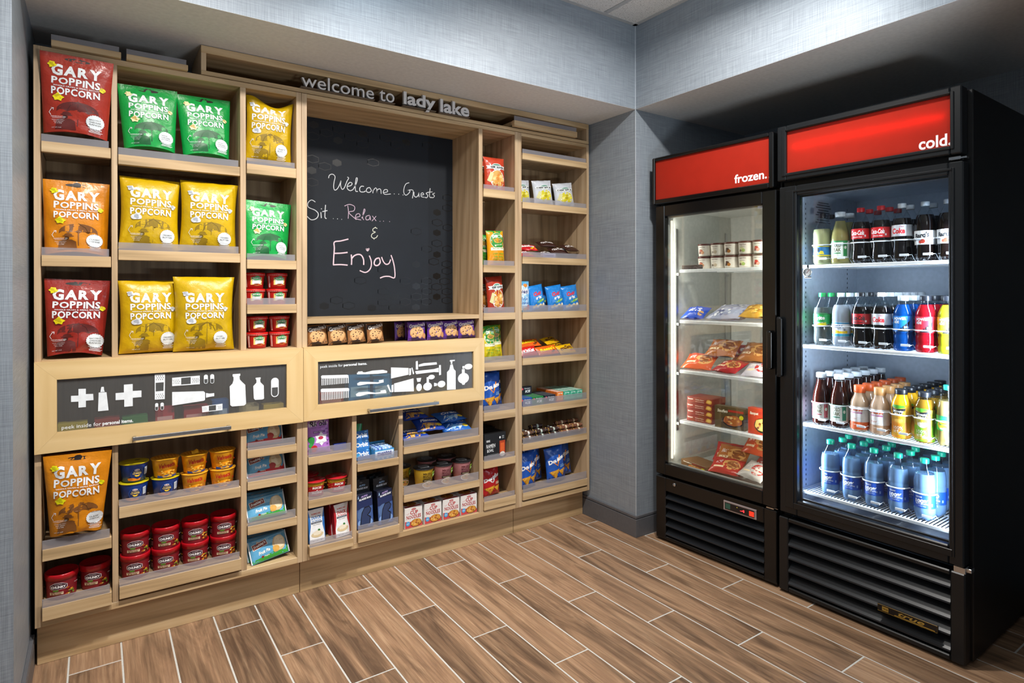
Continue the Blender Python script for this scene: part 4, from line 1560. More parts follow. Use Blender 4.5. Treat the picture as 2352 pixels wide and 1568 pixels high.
CHR = plas('#b00f1c', 0.22)
ch1 = cup('soup_bowl', 0.0420, 0.0468, 0.079, CHR, CHR, 0.020, 0.0022, chunky_pic(0))
ch2 = cup('soup_bowl', 0.0420, 0.0468, 0.079, CHR, CHR, 0.020, 0.0022, chunky_pic(1))
GC = 'red microwave soup bowls'
Z1 = 0.2345
for i, (x, s) in enumerate(((0.2925, ch1), (0.3920, ch1), (0.4920, ch2), (0.5935, ch2))):
    for k in (0, 1):
        c = place(s, (x, 0.068, Z1 + k * 0.0822), (0, 0, R(-6 + 3 * k)), 'red soup bowl, %s one in the %s stack from the left' % (('lower', 'upper')[k], ('first', 'second', 'third', 'fourth')[i]), GC)
        c['category'] = 'soup bowl'
for x, y, lab in ((0.0710, 0.066, 'red soup bowl in the bottom left corner, left of the two'), (0.1690, 0.086, 'red soup bowl in the bottom left corner, right of the two')):
    c = place(ch1, (x, y, 0.2252), (0, 0, R(-10)), lab, GC)
    c['category'] = 'soup bowl'


# ---------------------------------------------------------------- fruit pie packets
def pie_pic(w, h, green):
    p = Pic()
    p.rect(0, h * 0.5, w * 0.93, h * 0.94, K('#5fa6cf'))
    p.rect(0, h * 0.80, w * 0.93, h * 0.3, K('#8cc3e0'))
    gb = '#3da33a' if green else '#c02a30'
    p.poly([(-w * 0.465, 0.03 * h), (w * 0.465, 0.03 * h), (w * 0.465, 0.36 * h), (w * 0.2, 0.28 * h), (-w * 0.465, 0.14 * h)], K(gb))
    p.poly([(-0.40 * w, 0.55 * h), (-0.02 * w, 0.66 * h), (-0.04 * w, 0.90 * h), (-0.42 * w, 0.80 * h)], K('#efe3d2'))
    p.poly([(-0.385 * w, 0.575 * h), (-0.035 * w, 0.675 * h), (-0.055 * w, 0.875 * h), (-0.405 * w, 0.785 * h)], K('#8a3326'))
    p.text('Mrs', -0.25 * w, 0.86 * h, 0.07 * w, 0.06 * h, K('#e6c38a'), 0.02, 0.2)
    p.text("Freshley's", -0.22 * w, 0.725 * h, 0.31 * w, 0.16 * h, K('#f6efe6'), 0.03, 0.15, 0.24)
    p.text('Fruit Pie', -0.14 * w, 0.40 * h, 0.30 * w, 0.14 * h, K('#fbf7ee'), 0.035, 0.3, 0.10)
    p.ell(-0.20 * w, 0.20 * h, 0.03 * w, 0.05 * h, K('#8a2a1c'))
    p.text('Apple' if green else 'Cherry', -0.09 * w, 0.20 * h, 0.13 * w, 0.07 * h, K('#f3efdc'), 0.02)
    p.ell(0.26 * w, 0.55 * h, 0.17 * w, 0.34 * h, K('#d9bd8c'), 20, 0.04, 3)
    p.ell(0.28 * w, 0.60 * h, 0.14 * w, 0.27 * h, K('#efdcb6'), 18, 0.05, 4)
    p.ell(0.16 * w, 0.34 * h, 0.09 * w, 0.13 * h, K('#d6a24a' if green else '#b0332c'), 12, 0.15, 5)
    p.text('4.5 oz', 0.32 * w, 0.66 * h, 0.08 * w, 0.05 * h, K('#b59c70'))
    p.rect(0.487 * w, 0.5 * h, 0.026 * w, 0.98 * h, K('#e4e9ee'))
    p.rect(-0.487 * w, 0.5 * h, 0.026 * w, 0.98 * h, K('#e4e9ee'))
    return p


PB = foil('#5fa6cf', 0.3)
pg = bag('fruit_pie_packet', 0.155, 0.092, 0.024, PB, pie_pic(0.155, 0.092, True), 'pillow', 4, None, 0.0018, nu=18, nv=14)
pr = bag('fruit_pie_packet', 0.155, 0.092, 0.024, PB, pie_pic(0.155, 0.092, False), 'pillow', 6, None, 0.0018, nu=18, nv=14)
GF = 'fruit pie packets'
put(pr, 0.747, 0.055, 0.656, 'cherry pie packet directly under the left flap door', 'pie packet', GF, -22, 1.5, 2)
put(pr, 0.756, 0.050, 0.529, 'cherry pie packet in front on the second pie shelf', 'pie packet', GF, -24, -2, 2)
put(pr, 0.765, 0.086, 0.530, 'cherry pie packet behind another on the second pie shelf', 'pie packet', GF, -22, -1, 2)
put(pg, 0.757, 0.040, 0.352, 'green and blue pie packet in front on the third pie shelf', 'pie packet', GF, -24, -3, 2)
put(pg, 0.762, 0.076, 0.353, 'pie packet second in the row on the third pie shelf', 'pie packet', GF, -22, -2, 2)
put(pg, 0.757, 0.122, 0.353, 'pie packet at the back of the third pie shelf', 'pie packet', GF, -16, 0, 2)
put(pg, 0.768, 0.030, 0.1795, 'green apple pie packet in front on the lowest shelf', 'pie packet', GF, -20, -7, 5)
put(pg, 0.760, 0.062, 0.1800, 'pie packet behind the front one on the lowest shelf', 'pie packet', GF, -18, -4, 3)
put(pg, 0.758, 0.100, 0.1800, 'rearmost pie packet on the lowest shelf', 'pie packet', GF, -14, -3, 0)


# ---------------------------------------------------------------- cookies
def cookie_pic(w, h, bg, purple):
    p = Pic()
    p.rect(0, h * 0.08, w * 0.95, h * 0.16, K('#4a3428' if not purple else '#43206c'))
    if not purple:
        p.poly([(0.15 * w, 0.04 * h), (0.47 * w, 0.04 * h), (0.47 * w, 0.72 * h), (0.25 * w, 0.6 * h)], K('#9c7048'))
    p.ell(-0.02 * w, 0.43 * h, 0.37 * w, 0.36 * h, K('#b98a55'), 22, 0.03, 1)
    p.ell(-0.03 * w, 0.44 * h, 0.34 * w, 0.33 * h, K('#d3a672'), 22, 0.03, 2)
    rg = random.Random(12)
    for i in range(11):
        a, r = rg.uniform(0, 6.28), rg.uniform(0.05, 0.29)
        p.ell(-0.03 * w + r * w * cos(a), 0.44 * h + r * h * sin(a), 0.032 * w, 0.026 * h, K('#3d2218'), 7, 0.3, i)
    if purple:
        p.ell(0.36 * w, 0.25 * h, 0.11 * w, 0.15 * h, K('#b9875a'), 12, 0.1, 3)
        p.text('CHOCOLATE', 0.31 * w, 0.66 * h, 0.2 * w, 0.05 * h, K('#dcd0ea'), 0, 0, 0.15)
    p.ell(-0.1 * w, 0.1 * h, 0.24 * w, 0.1 * h, K('#2c1a14' if not purple else '#2a1440'), 14, 0.25, 9)
    p.poly([(-0.47 * w, 0.70 * h), (0.45 * w, 0.86 * h), (0.45 * w, 0.97 * h), (-0.47 * w, 0.93 * h)], K('#2b1d18' if not purple else '#5a3490'))
    p.text("Grandma's", 0.0, 0.83 * h, 0.86 * w, 0.19 * h, K('#f1ece4'), 0.03, 0.2, 0.14)
    return p


ckb = bag('cookie_pack', 0.094, 0.089, 0.028, foil('#8a5c34', 0.25), cookie_pic(0.094, 0.089, 0, False), 'pillow', 5, None, 0.003, nu=16, nv=16)
ckp = bag('cookie_pack', 0.094, 0.089, 0.026, foil('#59308f', 0.25), cookie_pic(0.094, 0.089, 0, True), 'pillow', 8, None, 0.003, nu=16, nv=16)
GK = 'cookie packs under the chalkboard'
for i, (x, r) in enumerate(((0.966, -5), (1.055, -7), (1.141, -7), (1.230, -5))):
    put(ckb, x, 0.040, 1.0580, 'brown cookie pack, %s from the left under the chalkboard' % ('first', 'second', 'third', 'fourth')[i], 'cookie pack', GK, -4, r * 0.6, 6 + 3 * i)
for i, (x, r) in enumerate(((1.436, 0), (1.536, -1), (1.629, -2), (1.712, -2))):
    put(ckp, x, 0.040 + 0.012 * (i == 2), 1.0580, 'purple cookie pack, %s in the front row under the chalkboard' % ('first', 'second', 'third', 'fourth')[i], 'cookie pack', GK, -3, r, (-3, 0, 6, -8)[i])
for i, (x, y, yw) in enumerate(((1.383, 0.116, 35), (1.440, 0.122, 35), (1.497, 0.128, 35))):
    put(ckp, x, y, 1.0582, 'purple cookie pack standing in the shaded second row, %s from left' % ('first', 'second', 'third')[i], 'cookie pack', GK, -2, 0, yw)

# ---------------------------------------------------------------- cartons
def carton(name, w, d, h, body, front=None, top=None, side=None, bev=0.0008, back=None):
    """A folded box standing on z=0 with its printed front at y=0."""
    g = G()
    g.box(-w / 2, w / 2, 0, d, 0, h, body, bev)
    if front:
        front.apply(g, flat(-0.0001), off=0.00006)
    if top:
        top.apply(g, lambda x, z, o: (x, z, h + 0.0001 + o), off=0.00006)
    if side:
        side.apply(g, lambda x, z, o: (w / 2 + 0.0001 + o, x, z), off=0.00006)
    return g.ob(name)


def candybag_pic(w, h):
    p = Pic()
    p.poly([(-0.44 * w, 0.80 * h), (-0.36 * w, 0.97 * h), (0.40 * w, 0.97 * h), (0.42 * w, 0.84 * h)], K('#e9e1ea'))
    p.text('Ricola', 0.02 * w, 0.885 * h, 0.72 * w, 0.15 * h, K('#2b2730'), 0.03, 0.15)
    p.text('HERB CANDY', 0.0, 0.77 * h, 0.6 * w, 0.03 * h, K('#6c4a86'))
    p.rect(0.03 * w, 0.64 * h, 0.5 * w, 0.06 * h, K('#6e2f86'))
    p.text('BERRY MEDLEY', 0.03 * w, 0.64 * h, 0.44 * w, 0.035 * h, K('#efe6f2'))
    p.star(0.10 * w, 0.43 * h, 0.24 * w, K('#f2eff4'), 6, 0.2)
    p.ell(0.08 * w, 0.46 * h, 0.11 * w, 0.05 * h, K('#b02a48'), 12)
    p.text('sugar free', 0.08 * w, 0.33 * h, 0.24 * w, 0.03 * h, K('#3f7a58'))
    p.ell(-0.30 * w, 0.40 * h, 0.15 * w, 0.13 * h, K('#2f8a3f'), 9, 0.35, 3)
    p.ell(-0.34 * w, 0.27 * h, 0.10 * w, 0.07 * h, K('#3b9c4a'), 8, 0.35, 4)
    p.ell(-0.20 * w, 0.16 * h, 0.13 * w, 0.10 * h, K('#c3262e'), 12, 0.1, 5)
    p.ell(-0.36 * w, 0.12 * h, 0.08 * w, 0.07 * h, K('#3a2248'), 10, 0.1, 6)
    for i in range(6):
        p.ell(0.38 * w - 0.02 * w * (i % 2), (0.15 + 0.11 * i) * h, 0.05 * w, 0.02 * h, K('#7d4a9a'), 8, 0.3, i)
    return p


GB = 'sweets below the right flap'
put(bag('sweets_bag', 0.104, 0.145, 0.030, foil('#b072c8', 0.3), candybag_pic(0.104, 0.145), 'pillow', 3, None, 0.003), 0.968, 0.040, 0.5905, 'purple herb sweets bag with berries under the right flap door', 'sweets bag', GB, -6, -1.0)
bp_ = Pic()
bp_.rect(0, 0.009, 0.050, 0.009, K('#dfe4ee'))
bp_.text('Halls', 0, 0.009, 0.026, 0.006, K('#2b3f8f'), 0.03)
bl = carton('mint_pack', 0.058, 0.016, 0.018, card('#2d3f94'), None, None, None)
for i in range(2):
    put(bl, 1.066 + i * 0.006, 0.045 + i * 0.020, 0.5905 + 0.006 * i, ('small dark blue sweets packet, front of the two beside the purple bag', 'small dark blue sweets packet, rear of the two beside the purple bag')[i], 'sweets packet', GB, 0, 0, 6)

# rice cups
def rice_pic():
    p = Pic()
    p.rect(0, 0.026, 0.12, 0.030, K('#b81a22'))
    rg = random.Random(3)
    for i in range(40):
        p.ell(rg.uniform(-0.05, 0.05), rg.uniform(0.006, 0.053), 0.0036, 0.0016, K(rg.choice(['#e8b430', '#f0cc5c', '#d48a1c'])), 6, 0.2, i)
    p.rect(0.0, 0.026, 0.046, 0.044, K('#a8141e'))
    p.text('RICE', 0, 0.0400, 0.030, 0.0095, K('#f6eee4'), 0.05)
    p.text('A', 0, 0.0290, 0.005, 0.0055, K('#f6eee4'), 0.05)
    p.text('RONI', 0, 0.0185, 0.032, 0.0100, K('#f6eee4'), 0.05)
    return p


lr = Pic()
rg_ = random.Random(2)
for i in range(14):
    a, r = rg_.uniform(0, 6.28), rg_.uniform(0.005, 0.038)
    lr.rect(r * cos(a), r * sin(a), 0.012, 0.003, K('#e6b8b4'), rg_.uniform(-0.6, 0.6))
rc = cup('rice_cup', 0.034, 0.043, 0.062, card('#c9a02a'), foil('#c0202a', 0.35), pic=rice_pic(), foil_lid=True, lid_over=0.004, lidpic=lr)
GR = 'rice cups'
for x, y, lab in ((0.9590, 0.070, 'red and yellow rice cup, left of the front pair'), (1.0552, 0.070, 'red and yellow rice cup, right of the front pair'), (0.9595, 0.172, 'rice cup half hidden behind the left front rice cup')):
    place(rc, (x, y, 0.4085), (0, 0, R(-4)), lab, GR)['category'] = 'rice cup'


# snack boxes
def snack_pic(w, h, col):
    p = Pic()
    wht = K('#eef1f3')
    p.poly([(-0.46 * w, 0), (0.46 * w, 0), (0.46 * w, 0.25 * h), (0.36 * w, 0.5 * h), (0.36 * w, 0.72 * h), (0.49 * w, h), (-0.49 * w, h), (-0.36 * w, 0.72 * h), (-0.36 * w, 0.5 * h), (-0.46 * w, 0.25 * h)], wht)
    p.text('BUMBLE BEE', 0, 0.86 * h, 0.56 * w, 0.045 * h, K('#c8472f'), 0.03)
    p.hand('SNACK', 0, 0.745 * h, 0.62 * w, 0.105 * h, K(col), 0.04, 4, 0.05)
    p.text('ON THE RUN!', 0, 0.65 * h, 0.58 * w, 0.045 * h, K(col), 0.03)
    p.rect(0, 0.595 * h, 0.66 * w, 0.05 * h, K('#2b3345'))
    p.text('TUNA SALAD KIT', 0, 0.595 * h, 0.56 * w, 0.028 * h, K('#e6eaf0'))
    p.text('with crackers', 0, 0.535 * h, 0.46 * w, 0.028 * h, K('#55504a'))
    p.ell(0.0, 0.24 * h, 0.36 * w, 0.09 * h, K('#d9c49a'), 18, 0.06, 2)
    p.ell(0.02 * w, 0.29 * h, 0.28 * w, 0.07 * h, K('#eadfc8'), 16, 0.12, 3)
    p.ell(0.12 * w, 0.37 * h, 0.10 * w, 0.03 * h, K('#3a7a34'), 8, 0.35, 4)
    for i in range(3):
        p.ell(-0.25 * w + i * 0.25 * w, 0.06 * h, 0.03 * w, 0.014 * h, K('#5a6a84'), 8)
    return p


def snackbox(col, ink):
    g = carton('snack_kit_box', 0.070, 0.030, 0.142, card(col), snack_pic(0.070, 0.142, ink))
    return g


sbb, sbr = snackbox('#2f6fb8', '#2f74b8'), snackbox('#b3202a', '#c8342c')
GSN = 'snack kit boxes'
put(sbb, 0.9560, 0.016, 0.2125, 'white and blue snack kit box in front, lower left of middle unit', 'snack box', GSN, -4, -2, 3)
put(sbb, 0.9540, 0.054, 0.2130, 'blue-sided snack kit box behind the white and blue one', 'snack box', GSN, -4, -2, 3)
put(sbr, 1.0680, 0.018, 0.2125, 'white and red snack kit box in front, right of the blue one', 'snack box', GSN, -5, -2, 8)
for i, y in enumerate((0.056, 0.092, 0.128)):
    put(sbr, 1.060 - 0.003 * i, y, 0.2130, 'red-sided snack kit box, %s behind the white and red one' % ('first', 'second', 'third')[i], 'snack box', GSN, -5, -2, 8)


# gum and mints
def orbit_pic(w, h):
    p = Pic()
    for i in range(3):
        z = (0.12 + 0.32 * i) * h
        p.rect(0, z + 0.06 * h, 0.9 * w, 0.26 * h, K('#2b78c4' if i % 2 else '#2468b4'))
        p.text('Orbit', 0.02 * w, z + 0.08 * h, 0.72 * w, 0.16 * h, K('#eef4fa'), 0.04)
        p.ell(0.3 * w, z + 0.19 * h, 0.08 * w, 0.025 * h, K('#7cc2ee'), 8)
    p.ell(-0.30 * w, 0.16 * h, 0.16 * w, 0.07 * h, K('#46a4e0'), 12)
    return p


put(bag('gum_multipack', 0.076, 0.128, 0.016, foil('#2b74c0', 0.3), orbit_pic(0.082, 0.128), 'pillow', 2, None, 0.0015, nu=14, nv=16), 1.1655, 0.040, 0.5310, 'blue gum multipack leaning beside the mint rolls carton', 'gum pack', GB, -10, -2, -3)
put(bag('gum_multipack', 0.060, 0.150, 0.014, foil('#1c8a4a', 0.3), None, 'pillow', 9, None, 0.0015, nu=12, nv=14), 1.155, 0.100, 0.5300, 'green gum pack peeking out behind the blue multipack', 'gum pack', GB, -6, 3)
men = thing('mint_carton', 'open blue carton of wrapped mint rolls reading mentos', 'mint carton', (1.2565, 0.004, 0.5294), (0, 0, R(2)), GB)
g = G()
mw_, md_, mh_ = 0.094, 0.105, 0.044
LB = card('#3f9ad6')
for (x0, x1, y0, y1, z0, z1) in ((-mw_ / 2, mw_ / 2, 0, 0.001, 0, mh_), (-mw_ / 2, mw_ / 2, md_ - 0.001, md_, 0, mh_ + 0.004), (-mw_ / 2, -mw_ / 2 + 0.001, 0.001, md_ - 0.001, 0, mh_), (mw_ / 2 - 0.001, mw_ / 2, 0.001, md_ - 0.001, 0, mh_), (-mw_ / 2, mw_ / 2, 0.001, md_ - 0.001, 0, 0.001)):
    g.box(x0, x1, y0, y1, z0, z1, LB)
p = Pic()
p.rect(0, 0.024, mw_ * 0.96, 0.030, K('#d8e6f2'))
p.text('mentos', 0.0, 0.027, mw_ * 0.74, 0.021, K('#27348f'), 0.05)
p.rect(0, 0.006, mw_ * 0.96, 0.009, K('#4fb0e6'))
for i in range(4):
    p.ell(-0.03 + i * 0.022, 0.0055, 0.006, 0.004, K('#e9f3fa'), 10)
p.apply(g, flat(-0.0001))
g.ob('tray', men)
g = G()
g.box(-mw_ / 2, mw_ / 2, md_ - 0.002, md_, mh_ + 0.0045, mh_ + 0.016, LB)
g.ob('raised_flap', men)
roll = G()
rl = foil('#8fb6e0', 0.3)
roll.tube([(-0.041, 0, 0), (0.041, 0, 0)], 0.0088, rl, 12)
for xx in (-0.028, -0.01, 0.010, 0.028):
    roll.tube([(xx - 0.003, 0, 0), (xx + 0.003, 0, 0)], 0.0091, K('#3a4fae' if xx < 0 else '#c8d6ee'), 12)
ro = roll.ob('mint_roll')
for i in range(5):
    for k in range(2):
        put(ro, 1.2555 - 0.0006 * i, 0.004 + 0.0145 + i * 0.0188, 0.5294 + 0.0112 + k * 0.0188 + 0.004, 'mint roll in the blue carton, %s from front in the %s layer' % (('first', 'second', 'third', 'fourth', 'last')[i], ('bottom', 'top')[k]), 'mint roll', 'mint rolls in the open carton', 0, 0, 2)


# sunglasses boxes
def shade_pic(w, h):
    p = Pic()
    p.rect(0, h * 0.5, w * 0.98, h * 0.99, K('#3e5a94'))
    p.poly([(-w * 0.49, h * 0.55), (w * 0.49, h * 0.62), (w * 0.49, h * 0.995), (-w * 0.49, h * 0.995)], K('#1f2c58'))
    p.rect(0, h * 0.90, w * 0.98, h * 0.19, K('#141c3a'))
    p.ell(0.0, h * 0.16, w * 0.46, h * 0.13, K('#7fa0d4'), 18)
    p.ell(-0.1 * w, h * 0.4, w * 0.36, h * 0.2, K('#55719f'), 18)
    # the shades, standing on end
    p.poly([(-0.34 * w, 0.07 * h), (-0.20 * w, 0.45 * h), (-0.02 * w, 0.60 * h), (0.28 * w, 0.62 * h), (0.40 * w, 0.52 * h), (0.34 * w, 0.42 * h), (0.20 * w, 0.36 * h), (0.36 * w, 0.30 * h), (0.30 * w, 0.10 * h), (0.05 * w, 0.015 * h), (-0.24 * w, 0.02 * h)], K('#10131f'))
    p.poly([(-0.28 * w, 0.09 * h), (-0.16 * w, 0.43 * h), (0.0, 0.57 * h), (0.26 * w, 0.59 * h), (0.36 * w, 0.51 * h), (0.28 * w, 0.44 * h), (0.12 * w, 0.36 * h), (0.30 * w, 0.28 * h), (0.25 * w, 0.12 * h), (0.04 * w, 0.04 * h), (-0.2 * w, 0.04 * h)], K('#2c3a5e'))
    p.text('AUTO', 0.0, 0.925 * h, 0.42 * w, 0.05 * h, K('#b9a0d8'), 0.04, 0.3, 0.12)
    p.text('GLASSES BOX', 0.06 * w, 0.855 * h, 0.76 * w, 0.055 * h, K('#eef1f6'), 0.04, 0.3, 0.12)
    p.text('A', -0.36 * w, 0.91 * h, 0.10 * w, 0.10 * h, K('#9ec2ea'), 0.03)
    return p


def shadebox():
    t = thing('sunglasses_box', '', 'sunglasses box')
    w, d, h = 0.077, 0.034, 0.153
    g = G()
    g.box(-w / 2, w / 2, 0, d, 0, h, card('#0e1020'), 0.0008)
    shade_pic(w, h).apply(g, flat(-0.0001), off=0.00006)
    g.ob('carton', t)
    q = G()
    q.box(-w / 2, w / 2, d - 0.0016, d - 0.0004, h + 0.0002, h + 0.052, card('#0d0e14'))
    p = Pic()
    p.ell(0, h + 0.042, 0.007, 0.003, K('#5a5a5e'))
    p.text('AUTO', 0.004, h + 0.029, 0.030, 0.008, K('#9ec2ea'), 0.04, 0.3)
    p.text('GLASSES BOX', 0.004, h + 0.016, 0.056, 0.009, K('#e6e9f0'), 0.04, 0.3)
    p.apply(q, flat(d - 0.0017))
    q.ob('hang_tab', t)
    return t


sg = shadebox()
GSG = 'sunglasses boxes'
for x, y, lab in ((1.174, 0.026, 'dark blue sunglasses box in front at left'), (1.272, 0.024, 'dark blue sunglasses box in front at right'),
                  (1.176, 0.066, 'sunglasses box directly behind the left front one'), (1.271, 0.064, 'sunglasses box directly behind the right front one'), (1.180, 0.106, 'rearmost sunglasses box at left'), (1.272, 0.104, 'rearmost sunglasses box at right')):
    place(sg, (x, y, 0.2265), (R(-3), R(-1.5), R(6 if x > 1.2 else 0)), lab, GSG)


# small blue treat bags lying down
def treat_pic(w, h, kind):
    p = Pic()
    p.poly([(-0.42 * w, 0.08 * h), (0.1 * w, 0.05 * h), (0.30 * w, 0.40 * h), (-0.2 * w, 0.5 * h)], K('#d9a24a' if kind else '#cfe3f2'))
    p.ell(-0.05 * w, 0.25 * h, 0.16 * w, 0.14 * h, K('#f0c878' if kind else '#7fb6e0'), 10, 0.25, 3)
    p.text('chips' if False else 'Planters' if kind else 'Oreo', 0.05 * w, 0.68 * h, 0.62 * w, 0.2 * h, K('#f2f2ee'), 0.04, 0.2)
    p.ell(0.32 * w, 0.3 * h, 0.1 * w, 0.1 * h, K('#f2d23a'), 12)
    return p


tb1 = bag('treat_bag', 0.150, 0.105, 0.026, foil('#23439c', 0.25), treat_pic(0.150, 0.105, 1), 'pillow', 15, None, 0.004, nu=16, nv=14)
tb2 = bag('treat_bag', 0.160, 0.105, 0.026, foil('#2a66b8', 0.25), treat_pic(0.160, 0.105, 0), 'pillow', 16, None, 0.004, nu=16, nv=14)
GT = 'blue treat bags lying on the wide shelf'
put(tb1, 1.4325, 0.022, 0.586, 'dark blue treat bag lying flat, leftmost of the row', 'treat bag', GT, -78, 0, 6, 't')
put(tb1, 1.522, 0.050, 0.600, 'dark blue treat bag with golden picture, middle of the row', 'treat bag', GT, -66, 0, -4, 't')
put(tb1, 1.470, 0.110, 0.588, 'dark blue treat bag lying behind the front row', 'treat bag', GT, -74, 0, 10, 't')
put(tb2, 1.665, 0.050, 0.590, 'lighter blue treat bag lying flat, rightmost of the row', 'treat bag', GT, -68, 0, -6, 't')
put(tb2, 1.655, 0.060, 0.613, 'lighter blue treat bag lying on the rightmost one', 'treat bag', GT, -74, 0, 8, 't')


# noodle cups
def noodle_pic(col, ink):
    p = Pic()
    p.hand("MIKE'S", 0.002, 0.070, 0.040, 0.0095, K(ink), 0.01, 2, 0.08)
    p.hand('MIGHTY', 0.002, 0.059, 0.040, 0.0095, K(ink), 0.01, 3, 0.08)
    p.hand('GOOD', 0.002, 0.048, 0.038, 0.0110, K(ink), 0.02, 4, 0.08)
    p.rect(0.004, 0.0385, 0.046, 0.0075, K('#2a2018'))
    p.text('Chicken Ramen', 0.004, 0.0385, 0.034, 0.004, K('#eddcae'), 0.01)
    p.ell(0.006, 0.018, 0.026, 0.0165, K('#f0e9dc'), 20)
    p.ell(0.006, 0.0185, 0.022, 0.0125, K('#d8a85a'), 18, 0.1, 2)
    for i in range(5):
        p.ell(-0.006 + i * 0.006, 0.020 + 0.003 * (i % 2), 0.004, 0.003, K(('#f2e6c0', '#4a8a34', '#c8562a')[i % 3]), 7, 0.3, i)
    p.poly([(0.026, 0.052), (0.050, 0.056), (0.050, 0.080), (0.026, 0.076)], K('#8fb83a'))
    p.text('CRAFT', 0.038, 0.068, 0.018, 0.005, K('#2f5a1c'), 0.02)
    p.text('ramen', 0.038, 0.061, 0.018, 0.005, K('#eef4de'), 0.02)
    return p


lp = Pic()
for i in range(5):
    lp.rect(0, -0.018 + i * 0.009, 0.056 - abs(i - 2) * 0.006, 0.005, K('#b8bcc0'))
    lp.rect(0, -0.018 + i * 0.009, 0.040 - abs(i - 2) * 0.006, 0.0016, K('#2c2d30'))
blk_l = foil('#1e1f22', 0.3)
ncy = cup('noodle_cup', 0.0385, 0.0480, 0.092, card('#c9a32c'), blk_l, pic=noodle_pic(0, '#4a3410'), foil_lid=True, lid_over=0.003, lidpic=lp)
ncp = cup('noodle_cup', 0.0385, 0.0480, 0.092, card('#b5777a'), blk_l, pic=noodle_pic(0, '#5a2228'), foil_lid=True, lid_over=0.003, lidpic=lp)
GN = 'noodle cups with dark lids'
for s, x, y, lab in ((ncy, 1.4000, 0.152, 'yellow noodle cup at far left, partly hidden by the upright'), (ncy, 1.4840, 0.068, 'yellow noodle cup, second in the front row'), (ncp, 1.5880, 0.070, 'dusty pink noodle cup, third in the front row'), (ncp, 1.6960, 0.070, 'dusty pink noodle cup, rightmost in the front row'),
                     (ncp, 1.5620, 0.190, 'dusty pink noodle cup behind the gap of second and third cups'), (ncp, 1.6730, 0.185, 'dusty pink noodle cup behind the rightmost front cup')):
    place(s, (x, y, 0.3465), (0, 0, R(-5)), lab, GN)['category'] = 'noodle cup'


# boxed cup noodles
def cupbox():
    t = thing('noodle_box', '', 'noodle box')
    w, d, h = 0.093, 0.092, 0.098
    g = G()
    g.box(-w / 2, w / 2, 0, d, 0, h, card('#e6e3df'), 0.0012)
    p = Pic()
    red = K('#b3262c')
    p.ell(0, 0.088, 0.012, 0.005, red, 14)
    p.text('NISSIN', 0, 0.088, 0.016, 0.003, K('#f3eeea'), 0.03)
    p.hand('CUP', 0.002, 0.0725, 0.042, 0.017, red, 0.03, 5, 0.08)
    p.hand('NOODLES', 0, 0.0530, 0.076, 0.0165, red, 0.02, 6, 0.08)
    p.text('the original', -0.03, 0.070, 0.014, 0.005, K('#c8565a'), 0, 0.3, 0.3)
    p.poly([(-0.0455, 0.003), (0.0455, 0.003), (0.0455, 0.020), (-0.0455, 0.036)], K('#c9484a'))
    p.ell(0.012, 0.0215, 0.030, 0.019, K('#7a3c1c'), 20)
    p.ell(0.012, 0.0235, 0.027, 0.0165, K('#d99b3f'), 18, 0.08, 3)
    rg = random.Random(7)
    for i in range(12):
        p.ell(0.012 + rg.uniform(-0.02, 0.02), 0.024 + rg.uniform(-0.011, 0.011), 0.005, 0.0028, K(rg.choice(['#f0c878', '#8a4a1c', '#c8702a', '#6a8a34'])), 7, 0.3, i)
    p.ell(-0.031, 0.0245, 0.0105, 0.0105, K('#4fa6dc'), 16)
    p.text('NEW', -0.031, 0.0245, 0.012, 0.004, K('#f2f6fa'), 0.03)
    p.apply(g, flat(-0.0001), off=0.00006)
    q = Pic()
    q.rect(0, d / 2, w * 0.94, d * 0.94, K('#dcd6d2'))
    q.rect(0, d * 0.12, w * 0.9, d * 0.16, K('#c0474a'))
    q.ell(0, d * 0.5, w * 0.36, d * 0.33, K('#b0702c'), 18, 0.05, 3)
    for i in range(9):
        q.ell(rg.uniform(-0.024, 0.024), d * 0.5 + rg.uniform(-0.02, 0.02), 0.006, 0.005, K(rg.choice(['#e2b45a', '#7a431c', '#c8702a'])), 7, 0.3, i)
    q.apply(g, lambda x, z, o: (x, z, h + 0.0001 + o), off=0.00006)
    g.ob('carton', t)
    s = G()
    s.box(w / 2 - 0.0004, w / 2 + 0.0008, 0.001, 0.006, 0.002, h - 0.002, card('#3a3234'))
    s.ob('glue_seam', t)
    return t


cb = cupbox()
for i, (x, yw) in enumerate(((1.4060, 3), (1.5080, 2), (1.6080, 1), (1.7080, 0))):
    place(cb, (x, 0.014, 0.1790), (0, 0, R(yw)), 'white and red boxed noodle cup, %s from the left on the bottom shelf' % ('first', 'second', 'third', 'fourth')[i], 'boxed noodle cups')


